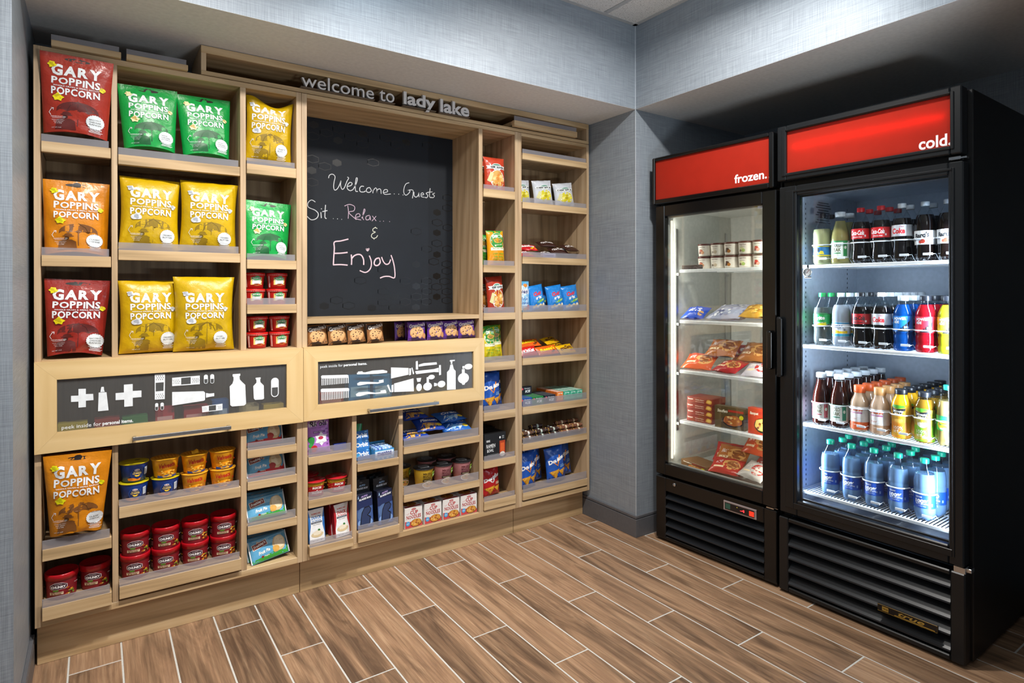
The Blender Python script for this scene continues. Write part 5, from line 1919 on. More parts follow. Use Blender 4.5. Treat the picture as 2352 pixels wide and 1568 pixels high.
# ---------------------------------------------------------------- chip bags
def river_pic(w, h, bg, chipc, plate):
    p = Pic()
    p.ell(0.03 * w, 0.36 * h, 0.34 * w, 0.27 * h, K('#e8ecec'), 22)
    p.ell(0.03 * w, 0.36 * h, 0.315 * w, 0.245 * h, K(plate), 22)
    rg = random.Random(11)
    for i in range(12):
        a, r = rg.uniform(0, 6.28), rg.uniform(0, 0.22)
        p.ell(0.03 * w + r * w * cos(a), 0.36 * h + r * h * 0.8 * sin(a), 0.095 * w, 0.05 * h, K(chipc[i % len(chipc)]), 9, 0.2, i)
    p.poly([(-0.42 * w, 0.30 * h), (-0.28 * w, 0.56 * h), (-0.16 * w, 0.50 * h), (-0.30 * w, 0.24 * h)], K('#d8d49a'))
    p.ell(0.0, 0.735 * h, 0.22 * w, 0.07 * h, K('#dfe9e4'), 18)
    p.ell(0.0, 0.735 * h, 0.19 * w, 0.055 * h, K('#5d8f7c'), 18)
    bn = [(-0.43 * w, 0.64 * h), (-0.38 * w, 0.675 * h), (-0.43 * w, 0.735 * h), (0.43 * w, 0.745 * h), (0.38 * w, 0.69 * h), (0.43 * w, 0.645 * h), (0.18 * w, 0.645 * h), (0.14 * w, 0.615 * h), (-0.14 * w, 0.61 * h), (-0.18 * w, 0.64 * h)]
    p.poly(bn, K('#eef1ee'))
    p.text('DEEP RIVER', 0, 0.69 * h, 0.72 * w, 0.062 * h, K('#23282c'), 0.05)
    p.text('SNACKS', 0, 0.637 * h, 0.2 * w, 0.02 * h, K('#4a5456'), 0.02)
    p.text('KETTLE COOKED', 0.0, 0.065 * h, 0.5 * w, 0.03 * h, K(bg), 0.02)
    return p


ORC = ['#f0c070', '#e2a04a', '#f4d08c', '#d98a3a']
YLC = ['#e9e04a', '#d8c81c', '#f2ea86', '#b9a818']
dr1 = bag('chip_bag', 0.136, 0.178, 0.052, foil('#c8452c', 0.26), river_pic(0.136, 0.178, '#f2e6d8', ORC, '#d8a85a'), 'pillow', 23, None, 0.005)
dr2 = bag('chip_bag', 0.112, 0.185, 0.050, foil('#a83420', 0.26), river_pic(0.112, 0.185, '#f2e6d8', ORC, '#c8862c'), 'pillow', 27, None, 0.006)
dr3 = bag('chip_bag', 0.138, 0.136, 0.048, foil('#c9cdd4', 0.26), river_pic(0.138, 0.136, '#3a3d42', YLC, '#d8cc2c'), 'pillow', 29, None, 0.006)
drk = bag('chip_bag', 0.124, 0.130, 0.045, foil('#22221f', 0.3), None, 'pillow', 30, None, 0.005, nu=16, nv=16)


def dirty_pic(w, h, bg, top):
    p = Pic()
    p.rect(0, 0.955 * h, 0.97 * w, 0.085 * h, K('#2f9a3c'))
    if top:
        p.rect(0, 0.83 * h, 0.95 * w, 0.2 * h, K('#2f9a3c'))
    p.ell(0.03 * w, 0.70 * h, 0.40 * w, 0.235 * h, K('#e6f0d8'), 24)
    p.ell(0.03 * w, 0.70 * h, 0.385 * w, 0.225 * h, K('#2c8a34'), 24)
    p.text('DIRTY', 0.03 * w, 0.815 * h, 0.54 * w, 0.09 * h, K('#eef6e4'), 0.05, 0, 0, 2, 0.02 * h)
    p.ell(0.03 * w, 0.705 * h, 0.24 * w, 0.07 * h, K('#c8a24a'), 14, 0.12, 2)
    p.text('KETTLE', 0.03 * w, 0.72 * h, 0.3 * w, 0.035 * h, K('#3a2a10'), 0.03)
    p.text('STYLE', 0.03 * w, 0.68 * h, 0.24 * w, 0.035 * h, K('#3a2a10'), 0.03)
    p.text('POTATO CHIPS', 0.03 * w, 0.585 * h, 0.44 * w, 0.04 * h, K('#dff0cc'), 0.01, 0.2, 0.08)
    p.rect(0.03 * w, 0.47 * h, 0.78 * w, 0.085 * h, K('#f2eecf'))
    p.text('ALL NATURAL', 0.03 * w, 0.485 * h, 0.62 * w, 0.028 * h, K('#2f6a2c'), 0.02)
    for i, t in enumerate(('Crispy, Crunchy', 'Sea Salted', 'Chips For The', 'Snack Lover')):
        p.hand(t.replace(' ', '-') if False else t, 0.03 * w, (0.33 - i * 0.075) * h, (0.62, 0.5, 0.6, 0.55)[i] * w, 0.05 * h, K('#7aa82a'), 0.02, i, 0.05)
    return p


dt1 = bag('chip_bag', 0.114, 0.182, 0.050, foil('#e0940f', 0.28), dirty_pic(0.114, 0.182, 0, False), 'pillow', 41, None, 0.004)
dt2 = bag('chip_bag', 0.090, 0.182, 0.045, foil('#d9c516', 0.28), dirty_pic(0.090, 0.182, 0, True), 'pillow', 45, None, 0.006)
dt3 = bag('chip_bag', 0.110, 0.165, 0.045, foil('#3b9a3a', 0.28), dirty_pic(0.110, 0.165, 0, True), 'pillow', 46, None, 0.006, nu=16, nv=16)


def nacho_pic(w, h, red):
    p = Pic()
    p.poly([(-0.46 * w, 0.06 * h), (0.46 * w, 0.06 * h), (0.46 * w, 0.22 * h), (-0.46 * w, 0.14 * h)], K('#7a1216' if red else '#12306c'))
    p.poly([(-0.02 * w, 0.36 * h), (0.06 * w, 0.70 * h), (0.22 * w, 0.62 * h), (0.05 * w, 0.52 * h)], K('#1a1c22'))
    p.stroke([(-0.16 * w, 0.60 * h), (0.02 * w, 0.47 * h), (0.20 * w, 0.76 * h)], 0.07 * w, K('#e88a1c' if not red else '#f2f0ee'))
    p.text('Doritos', 0.0, 0.64 * h, 0.80 * w, 0.125 * h, K('#f4f5f6'), 0.06, 0.1, 0.22)
    for cx, cz, s in ((-0.10, 0.23, 1.0), (0.26, 0.25, 0.72)):
        t = [(cx - 0.30 * s, cz + 0.085 * s), (cx + 0.22 * s, cz + 0.14 * s), (cx + 0.02 * s, cz - 0.16 * s)]
        p.poly([(a * w, b * h) for a, b in t], K('#b5741c'))
        t2 = [(cx + (a - cx) * 0.86, cz + 0.01 + (b - cz) * 0.84) for a, b in t]
        p.poly([(a * w, b * h) for a, b in t2], K('#e2a52f'))
        rg = random.Random(3)
        for i in range(7):
            a, b = cx + rg.uniform(-0.16, 0.14) * s, cz + rg.uniform(-0.04, 0.09) * s
            p.ell(a * w, b * h, 0.014 * w, 0.010 * h, K('#c05a1c'), 6, 0.3, i)
    p.text('NACHO' if red else 'COOL', 0.28 * w, 0.46 * h, 0.22 * w, 0.035 * h, K('#f0e6c0' if red else '#9fd0f2'), 0.03)
    p.text('CHEESE' if red else 'RANCH', 0.28 * w, 0.415 * h, 0.25 * w, 0.035 * h, K('#f0e6c0' if red else '#9fd0f2'), 0.03)
    return p


BLU = foil('#1f55b0', 0.26)
db1 = bag('nacho_chip_bag', 0.126, 0.190, 0.052, BLU, nacho_pic(0.126, 0.190, False), 'pillow', 51, None, 0.0055)
db2 = bag('nacho_chip_bag', 0.120, 0.190, 0.050, BLU, nacho_pic(0.120, 0.190, False), 'pillow', 57, None, 0.0065)
dred = bag('nacho_chip_bag', 0.122, 0.150, 0.052, foil('#b01c20', 0.26), nacho_pic(0.122, 0.150, True), 'pillow', 59, None, 0.0055)
GD = 'chip bags in the narrow column'
put(dr1, 1.893, 0.055, 1.8120, 'orange red chip bag in front, top shelf of the narrow column', 'chip bag', GD, -2, -1.5, 4)
put(dr1, 1.856, 0.150, 1.8125, 'orange red chip bag half hidden by the upright, top of narrow column', 'chip bag', GD, -3, 2, 8)
put(dt1, 1.900, 0.055, 1.4255, 'orange chip bag with green circle, second shelf of the narrow column', 'chip bag', GD, -2, -2.5, 5)
put(dt3, 1.842, 0.115, 1.4260, 'green chip bag peeking out behind the orange one', 'chip bag', GD, -3, 2)
put(dr2, 1.901, 0.055, 1.1815, 'rust red chip bag in front on the third shelf of the narrow column', 'chip bag', GD, -2, -5, 5)
put(dr2, 1.843, 0.130, 1.1815, 'rust red chip bag cut off by the upright on the third shelf', 'chip bag', GD, -2, 2, 4)
put(dt2, 1.851, 0.056, 0.9295, 'yellow and green chip bag, left of the pair', 'chip bag', GD, -2, 0, 6)
put(dt2, 1.926, 0.108, 0.9295, 'yellow and green chip bag, right of the pair', 'chip bag', GD, -2, -3, -6)
put(db1, 1.860, 0.056, 0.6775, 'blue nacho chip bag in front, below the yellow and green bags', 'chip bag', GD, -2, 1.5, 5)
put(db2, 1.918, 0.110, 0.6780, 'blue nacho chip bag tucked behind at right, below yellow and green bags', 'chip bag', GD, -3, -3, 8)
put(dred, 1.863, 0.058, 0.2275, 'red nacho chip bag on the lowest shelf of the narrow column', 'chip bag', GD, -2, -3, 5)
put(dred, 1.850, 0.130, 0.2280, 'red nacho chip bag hidden behind the front red one', 'chip bag', GD, -3, 2, 0)


def ramen_pic(w, h):
    p = Pic()
    wt = K('#eef0f0')
    p.text('RAMEN', -0.20 * w, 0.52 * h, 0.40 * w, 0.14 * h, wt, 0.01)
    p.text('BOWL', -0.22 * w, 0.33 * h, 0.30 * w, 0.12 * h, wt, 0.01)
    p.text('WITH SPICY BROTH', -0.2 * w, 0.43 * h, 0.36 * w, 0.03 * h, K('#a8acac'))
    p.text('NONG', -0.32 * w, 0.72 * h, 0.16 * w, 0.09 * h, wt, 0.03)
    p.rect(0.33 * w, 0.36 * h, 0.26 * w, 0.60 * h, K('#b0401c'))
    p.ell(0.33 * w, 0.12 * h, 0.12 * w, 0.10 * h, K('#e6ded2'), 14)
    p.rect(0.33 * w, 0.40 * h, 0.17 * w, 0.34 * h, K('#d8602a'))
    p.ell(0.22 * w, 0.80 * h, 0.035 * w, 0.05 * h, wt, 12)
    p.rect(0.36 * w, 0.84 * h, 0.10 * w, 0.05 * h, K('#8a8e8e'))
    p.rect(0.36 * w, 0.77 * h, 0.10 * w, 0.04 * h, K('#8a8e8e'))
    for i in range(3):
        p.rect(-0.1 * w, (0.17 - i * 0.04) * h, 0.5 * w, 0.012 * h, K('#7e8282'))
    return p


rbx = carton('ramen_box', 0.138, 0.118, 0.128, card('#17181a'), ramen_pic(0.138, 0.128))
put(rbx, 1.868, 0.018, 0.4332, 'black ramen bowl box with orange picture in the narrow column', 'ramen box', 'ramen boxes', 0, 0, 3)
put(rbx, 1.880, 0.142, 0.4332, 'black ramen bowl box behind the front one', 'ramen box', 'ramen boxes', 0, 0, 3)

# ---------------------------------------------------------------- right unit
GW = 'white chip bags'
put(dr3, 2.108, 0.118, 1.7640, 'white chip bag partly hidden by the upright, left of three', 'chip bag', GW, -2, -5, 4)
put(dr3, 2.228, 0.072, 1.7640, 'white chip bag in the middle of the three', 'chip bag', GW, -2, -7, 2)
put(dr3, 2.381, 0.072, 1.7640, 'white chip bag on the right of the three', 'chip bag', GW, -2, -8, -3)
put(drk, 2.165, 0.190, 1.7645, 'black chip bag showing between the left and middle white bags', 'chip bag', GW, -2, 0)
put(drk, 2.318, 0.150, 1.7645, 'black chip bag showing between the middle and right white bags', 'chip bag', GW, -2, 0)


def cm_pic(w, h, t, col, box=None, extra=None, two=None):
    p = Pic()
    if box:
        p.rect(0, 0.5 * h, 0.94 * w, 0.9 * h, K(box))
    if extra:
        for i, c in enumerate(extra):
            p.ell((0.18 + 0.09 * (i % 3)) * w, (0.2 + 0.13 * (i // 3) + 0.1 * (i % 2)) * h, 0.07 * w, 0.1 * h, K(c), 10, 0.15, i)
    p.text(t, 0, 0.55 * h, 0.72 * w, 0.36 * h, K(col), 0.05, 0.1, 0.08)
    if two:
        p.text(two, 0.05 * w, 0.24 * h, 0.5 * w, 0.14 * h, K(col), 0.03)
    return p


# small candy packs lying on shelf two
sk = bag('candy_pack', 0.120, 0.062, 0.020, foil('#c01c24', 0.25), cm_pic(0.12, 0.062, 'Skittles', '#f4f0ee', None, ['#e8c81c', '#3fa040', '#e07a1c', '#7a3a9a', '#e8c81c', '#d8342c']), 'pillow', 62, None, 0.003, nu=14, nv=12)
mb = bag('candy_pack', 0.120, 0.068, 0.024, foil('#3a221c', 0.25), cm_pic(0.12, 0.068, 'm&m', '#ece8e4'), 'pillow', 65, None, 0.003, nu=14, nv=12)
my = bag('candy_pack', 0.125, 0.066, 0.024, foil('#e0ae10', 0.25), cm_pic(0.125, 0.066, 'm&m', '#5a3014', None, ['#c8342c', '#3f7a2c', '#d8701c']), 'pillow', 66, None, 0.003, nu=14, nv=12)
GQ = 'candy packs on the right unit'
for i, (x, y, z, tl, yw) in enumerate(((2.097, 0.040, 1.478, -62, 10), (2.125, 0.075, 1.490, -60, -14), (2.118, 0.120, 1.486, -70, 6))):
    put(sk, x, y, z, 'red candy pack with coloured sweets, %s from front on the third shelf' % ('first', 'second', 'third')[i], 'candy pack', GQ, tl, 0, yw, 'p2')
for i, (x, y, z, tl, yw) in enumerate(((2.242, 0.040, 1.480, -66, 8), (2.330, 0.050, 1.482, -60, -10), (2.420, 0.045, 1.478, -62, 12), (2.285, 0.095, 1.490, -66, -6), (2.375, 0.100, 1.488, -62, 10))):
    put(mb, x, y, z, 'dark brown candy pack on the third shelf, %s' % ('front left', 'front middle', 'front right', 'back left', 'back right')[i], 'candy pack', GQ, tl, 0, yw, 'p2')
mt = Pic()
mt.text('mentos', 0, 0.011, 0.06, 0.012, K('#6a5a9a'), 0.04)
put(carton('mint_pack', 0.090, 0.022, 0.022, card('#c9c4d8'), mt), 2.215, 0.005, 1.4764, 'pale mint packet lying behind the frosted strip on third shelf', 'mint packet', GQ, 0, 0, 0)


def welch_pic(w, h):
    p = Pic()
    p.rect(0, 0.5 * h, 0.93 * w, 0.9 * h, K('#cfe2f0'))
    p.rect(0, 0.92 * h, 0.93 * w, 0.12 * h, K('#3f9ccc'))
    p.ell(0.1 * w, 0.86 * h, 0.2 * w, 0.06 * h, K('#d8862c'), 10, 0.2, 3)
    p.rect(0, 0.66 * h, 0.9 * w, 0.15 * h, K('#f2f4f8'))
    p.text("Welch's", 0.0, 0.66 * h, 0.78 * w, 0.13 * h, K('#23306c'), 0.04)
    p.text('Fruit', 0, 0.42 * h, 0.5 * w, 0.10 * h, K('#3f6aa8'), 0.02)
    p.text('Snacks', 0, 0.30 * h, 0.62 * w, 0.10 * h, K('#3f6aa8'), 0.02)
    p.ell(0.28 * w, 0.14 * h, 0.13 * w, 0.08 * h, K('#c8343c'), 10, 0.15, 5)
    p.ell(0.05 * w, 0.10 * h, 0.13 * w, 0.06 * h, K('#e8a02c'), 10, 0.15, 6)
    return p


def chex_pic(w, h):
    p = Pic()
    p.ell(-0.02 * w, 0.60 * h, 0.36 * w, 0.2 * h, K('#3f8fd8'), 18, 0.05, 2)
    p.text('Chex', 0.0, 0.67 * h, 0.52 * w, 0.17 * h, K('#d8303a'), 0.06, 0.1, 0.12)
    p.text('mix', 0.02 * w, 0.50 * h, 0.38 * w, 0.13 * h, K('#f2f4f6'), 0.06, 0.1, 0.12)
    p.poly([(-0.10 * w, 0.26 * h), (0.44 * w, 0.36 * h), (0.44 * w, 0.46 * h), (-0.10 * w, 0.36 * h)], K('#7ab83a'))
    p.text('SOUR CREAM', 0.17 * w, 0.36 * h, 0.44 * w, 0.05 * h, K('#e9f4d8'), 0.02, 0, 0.18)
    for i in range(6):
        p.ell((-0.3 + 0.12 * i) * w, (0.15 + 0.03 * (i % 2)) * h, 0.075 * w, 0.06 * h, K(('#e6d8b0', '#d0b070', '#f0e6c8')[i % 3]), 9, 0.2, i)
    return p


wl = bag('fruit_snack_bag', 0.082, 0.165, 0.034, foil('#58a6d4', 0.28), welch_pic(0.082, 0.165), 'pillow', 72, None, 0.003)
put(wl, 2.0685, 0.045, 1.1818, 'pale blue fruit snack bag beside the bright blue snack mix bags', 'snack bag', 'snack bags on the fourth shelf', -3, 0)
chx = bag('snack_mix_bag', 0.118, 0.136, 0.046, foil('#1f7fd0', 0.25), chex_pic(0.118, 0.136), 'pillow', 75, None, 0.0055)
for i, (x, y, rl, yw) in enumerate(((2.182, 0.068, -9, 6), (2.306, 0.060, -8, 2), (2.420, 0.064, -8, -4), (2.165, 0.130, -4, 0), (2.270, 0.180, 3, 0), (2.390, 0.130, -3, 0))):
    put(chx, x, y, 1.1818, 'bright blue snack mix bag, %s' % ('front left', 'front middle', 'front right', 'back left', 'back middle', 'back right')[i], 'snack bag', 'snack bags on the fourth shelf', -4, rl, yw)

# chocolate on shelf five
kk = bag('chocolate_bar', 0.110, 0.058, 0.016, foil('#c81f1c', 0.25), cm_pic(0.110, 0.058, 'KitKat', '#f4f0ee', None), 'pillow', 81, None, 0.0015, nu=14, nv=10)
re = bag('chocolate_bar', 0.150, 0.060, 0.022, foil('#e0641a', 0.25), cm_pic(0.150, 0.060, "Reese's", '#f5d21c', None, ['#7a3f1c', '#5a2c14']), 'pillow', 85, None, 0.0015, nu=14, nv=10)
put(kk, 2.092, 0.014, 0.940, 'red chocolate bar at the left front of the fifth shelf', 'chocolate bar', GQ, -32, -4, 4, 'p5')
put(re, 2.150, 0.085, 0.9395, 'orange chocolate cup pack at the bottom of the pile, fifth shelf', 'chocolate bar', GQ, -80, -2, 2, 'p5')
put(re, 2.150, 0.080, 0.950, 'orange chocolate cup pack in the middle of the pile, fifth shelf', 'chocolate bar', GQ, -72, -2, 2, 'p5')
put(re, 2.150, 0.085, 0.962, 'orange chocolate cup pack on top of the pile, fifth shelf', 'chocolate bar', GQ, -55, -2, 2, 'p5')
put(re, 2.222, 0.015, 0.940, 'orange chocolate cup pack in front, right of the red bar', 'chocolate bar', GQ, -42, -4, 4, 'p5')
put(my, 2.360, 0.016, 0.940, 'yellow candy pack in front on the fifth shelf', 'candy pack', GQ, -48, -4, 6, 'p5')
put(my, 2.340, 0.062, 0.955, 'yellow candy pack, second in the slanted row on fifth shelf', 'candy pack', GQ, -66, -4, 10, 'p5')
put(my, 2.320, 0.100, 0.965, 'yellow candy pack at the back of the fifth shelf', 'candy pack', GQ, -64, -4, 16, 'p5')


# gum packs standing in rows on shelf six
def gum(col, dark, txt):
    p = Pic()
    p.rect(0, 0.022, 0.070, 0.030, K(dark))
    p.ell(-0.026, 0.032, 0.006, 0.006, K('#d8485a'), 10)
    p.text('Dentyne', 0.008, 0.033, 0.040, 0.008, K('#e6eaee'), 0.02)
    p.text(txt, 0.010, 0.018, 0.036, 0.014, K('#eef2f4'), 0.05, 0.15)
    t = Pic()
    for i in range(9):
        for j in range(2):
            t.ell(-0.030 + i * 0.0075, 0.006 + j * 0.010, 0.0024, 0.0026, K('#9aa2a6'), 7)
    return carton('gum_pack', 0.076, 0.022, 0.044, card(col), p, t)


def tab_pack(col, lite):
    p = Pic()
    p.rect(0, 0.028, 0.040, 0.040, K(lite))
    p.ell(0.004, 0.032, 0.012, 0.012, K(col), 14)
    p.text('tic tac', 0.002, 0.046, 0.030, 0.006, K('#f2f6f6'), 0.03)
    t = Pic()
    t.rect(0, 0.011, 0.038, 0.018, K('#e6ece9'))
    for i in range(4):
        t.rect(-0.014 + i * 0.0092, 0.011, 0.003, 0.017, K(col))
    return carton('mint_pack', 0.045, 0.022, 0.054, card(col), p, t)


GG = 'gum and mint packs standing in rows'
ORD = ('front', 'second', 'third', 'fourth', 'fifth', 'sixth', 'seventh', 'eighth', 'ninth')
for (s, x, desc, n) in ((gum('#1c4f9c', '#163a78', 'ICE'), 2.0655, 'blue ice gum pack', 4), (gum('#187a3a', '#12622c', 'ICE'), 2.143, 'green ice gum pack', 6), (gum('#1c2230', '#12161f', 'ICE'), 2.226, 'black ice gum pack', 6),
                        (tab_pack('#e2742a', '#ee9a4c'), 2.297, 'orange mint pack', 8), (tab_pack('#2fa07e', '#5fbf9f'), 2.345, 'teal mint pack', 8), (tab_pack('#2fa07e', '#5fbf9f'), 2.391, 'mint green mint pack', 8), (tab_pack('#3aa886', '#74cbb0'), 2.438, 'pale green mint pack', 7)):
    for k in range(n):
        put(s, x, 0.016 + k * 0.0238, 0.6792, '%s, %s in its row on the sixth shelf' % (desc, ORD[k]), 'gum pack', GG)
gt = gum('#1c2230', '#12161f', 'ICE')
put(gt, 2.120, 0.092, 0.7250, 'black ice gum pack lying across the tops of the blue and green rows', 'gum pack', GG, 0, 0, 2)


# roll bars on shelf seven
def rollbar(col, band):
    g = G()
    m = foil(col, 0.22)
    g.tube([(-0.033, 0, 0), (-0.0315, 0, 0), (0.0315, 0, 0), (0.033, 0, 0)], 0.0105, m, 12)
    for xx, w in ((0.010, 0.012),):
        g.tube([(xx - w / 2, 0, 0), (xx + w / 2, 0, 0)], 0.0108, K(band), 12)
    g.tube([(-0.031, 0, 0), (-0.027, 0, 0)], 0.0108, K('#b08a3a'), 12)
    o = g.ob('chocolate_roll')
    q = G()
    for sx in (-1, 1):
        b = len(q.V)
        q.lathe([(0.0095, 0.033), (0.0035, 0.036), (0.009, 0.0428)], m, 10)
        for i in range(b, len(q.V)):
            x, y, z = q.V[i]
            q.V[i] = (sx * z, y, x)
    q.ob('twisted_end', o)
    return o


GRL = 'wrapped chocolate rolls'
rb = [rollbar('#5a3f30', '#d9d4cc'), rollbar('#3c2a26', '#b9c4b8'), rollbar('#7a4f3a', '#dcc8a8')]
cols = ('leftmost', 'second', 'third', 'fourth', 'rightmost')
rg = random.Random(9)
for k, (ly, z) in enumerate(((0.020, 0.4966), (0.045, 0.4966), (0.070, 0.4966), (0.034, 0.5178), (0.058, 0.5178), (0.095, 0.4966), (0.083, 0.5178), (0.070, 0.5390))):
    for i in range(5):
        if k == 7 and i in (0, 2):
            continue
        src = rb[(0, 1, 1, 2, 2)[i]]
        row = ('front row', 'second row', 'third row', 'front of the second layer', 'middle of the second layer', 'fourth row', 'back of the second layer', 'top layer')[k]
        put(src, 2.076 + i * 0.087 + (0.0 if k < 3 else 0.002), ly, z, 'foil wrapped chocolate roll, %s, %s in it' % (row, cols[i]), 'chocolate roll', GRL, rg.uniform(0, 360), 0, rg.uniform(-2.0, 2.0))
# blue nacho bags at the bottom
GE = 'blue nacho chip bags at the bottom right'
put(db1, 2.096, 0.056, 0.2262, 'blue nacho chip bag at far left of the bottom right shelf', 'chip bag', GE, -2, -1, 6)
put(db2, 2.190, 0.118, 0.2262, 'blue nacho chip bag, second from left, half covered', 'chip bag', GE, -2, -6, 4)
put(db1, 2.296, 0.050, 0.2262, 'blue nacho chip bag in the middle front with tall lettering', 'chip bag', GE, -2, -6, -4)
put(db2, 2.395, 0.112, 0.2262, 'blue nacho chip bag at far right, tucked behind', 'chip bag', GE, -2, -6, -4)

# ---------------------------------------------------------------- toiletry boxes behind the smoked panes
def toi(w, d, h, col, band):
    p = Pic()
    p.rect(0, h * 0.5, w * 0.8, h * 0.3, K(band))
    return carton('toiletry_box', w, d, h, card(col), p)


GX = 'toiletry boxes behind the smoked panes'
for i, (x, w, h, col, band, side) in enumerate(((0.105, 0.085, 0.068, '#c9b83a', '#e6de8a', 'left'), (0.205, 0.075, 0.072, '#a8342c', '#d8a49a', 'left'), (0.290, 0.080, 0.070, '#3f8a4a', '#a8d0a0', 'left'), (0.385, 0.062, 0.090, '#c83a4a', '#f0c0c4', 'left'), (0.490, 0.085, 0.085, '#b02a34', '#e6b0b4', 'left'), (0.575, 0.060, 0.100, '#2f66b0', '#a8c4e6', 'left'), (0.680, 0.075, 0.070, '#b9b08a', '#e0dcc0', 'left'), (0.775, 0.080, 0.062, '#c8b04a', '#e6d890', 'left'),
                                                (1.015, 0.105, 0.085, '#b5402c', '#e0a090', 'right'), (1.140, 0.100, 0.150, '#2c86c0', '#a0d0ee', 'right'), (1.250, 0.090, 0.140, '#3f96cc', '#b8dcf0', 'right'), (1.420, 0.110, 0.060, '#b9a05a', '#e0d0a0', 'right'), (1.580, 0.100, 0.060, '#a89a60', '#d8cca0', 'right'))):
    cn = {'#c9b83a': 'yellow', '#a8342c': 'brick red', '#3f8a4a': 'green', '#c83a4a': 'pink red', '#b02a34': 'crimson', '#2f66b0': 'dark blue', '#b9b08a': 'beige', '#c8b04a': 'mustard', '#b5402c': 'rust red', '#2c86c0': 'tall blue', '#3f96cc': 'light blue', '#b9a05a': 'tan', '#a89a60': 'olive'}[col]
    put(toi(w, 0.05, h, col, band), x, 0.008, 0.7725 if side == 'right' else 0.7685, '%s toiletry box blurred behind the %s smoked pane' % (cn, side), 'toiletry box', GX)

# ================================================================== coolers
def frame_of(o, ang):
    c, s = cos(ang), sin(ang)
    return lambda x, y, z: (o[0] + c * x - s * y, o[1] + s * x + c * y, z)


PET = mk_glass('clear_pet', 1.42, (0.93, 0.96, 0.97), rough=0.03)
PANE_C = mk_glass('cooler_door_glass', 1.28, (0.97, 0.985, 0.99))
PANE_F = mk_glass('freezer_door_glass', 1.62, (0.94, 0.95, 0.93))
LINER = pm('cooler_liner', '#b2bdcb', 0.4)
LINERF = pm('freezer_liner', '#c6c9c4', 0.45)
CHROME = pm('chrome', '#c9cbcc', 0.18, 1.0)


def mk_sign(name, col):
    """Backlit red acrylic: light from the tube behind scatters through it."""
    m, nt, bs = newmat(name)
    v = texco(nt)
    c = hexc(col)
    cr = ramp(nt, noise(nt, v, 14, 2), [(0.3, tuple(x * 0.95 for x in c[:3]) + (1,)), (0.7, c)])
    link(nt, cr, bs.inputs['Base Color'])
    bs.inputs['Roughness'].default_value = 0.25
    tl = node(nt, 'ShaderNodeBsdfTranslucent')
    link(nt, cr, tl.inputs[0])
    mx = node(nt, 'ShaderNodeMixShader')
    mx.inputs[0].default_value = 0.6
    link(nt, bs.outputs[0], mx.inputs[1])
    link(nt, tl.outputs[0], mx.inputs[2])
    link(nt, mx.outputs[0], nt.nodes['Material Output'].inputs[0])
    return m


SIGNR = mk_sign('backlit_red_acrylic', '#d8402e')
TUBE = emis('lamp_tube', '#fff4ea', 7.0)
TUBE2 = emis('lamp_tube_dim', '#fff4ea', 2.0)
LEDM = emis('led_strip', '#dbe9ff', 4.0)
LEDF = emis('freezer_lamp', '#fff6e4', 1.2)
SIGNBOX = pm('sign_box_white', '#d8d4ce', 0.6)


def rect_frame(g, x0, x1, z0, z1, ix0, ix1, iz0, iz1, y0, y1, mat, bev=0.003):
    g.box(x0, ix0, y0, y1, z0, z1, mat, bev)
    g.box(ix1, x1, y0, y1, z0, z1, mat, bev)
    g.box(ix0 - 0.0005, ix1 + 0.0005, y0 + 0.0002, y1, z0, iz0, mat, bev)
    g.box(ix0 - 0.0005, ix1 + 0.0005, y0 + 0.0002, y1, iz1, z1, mat, bev)


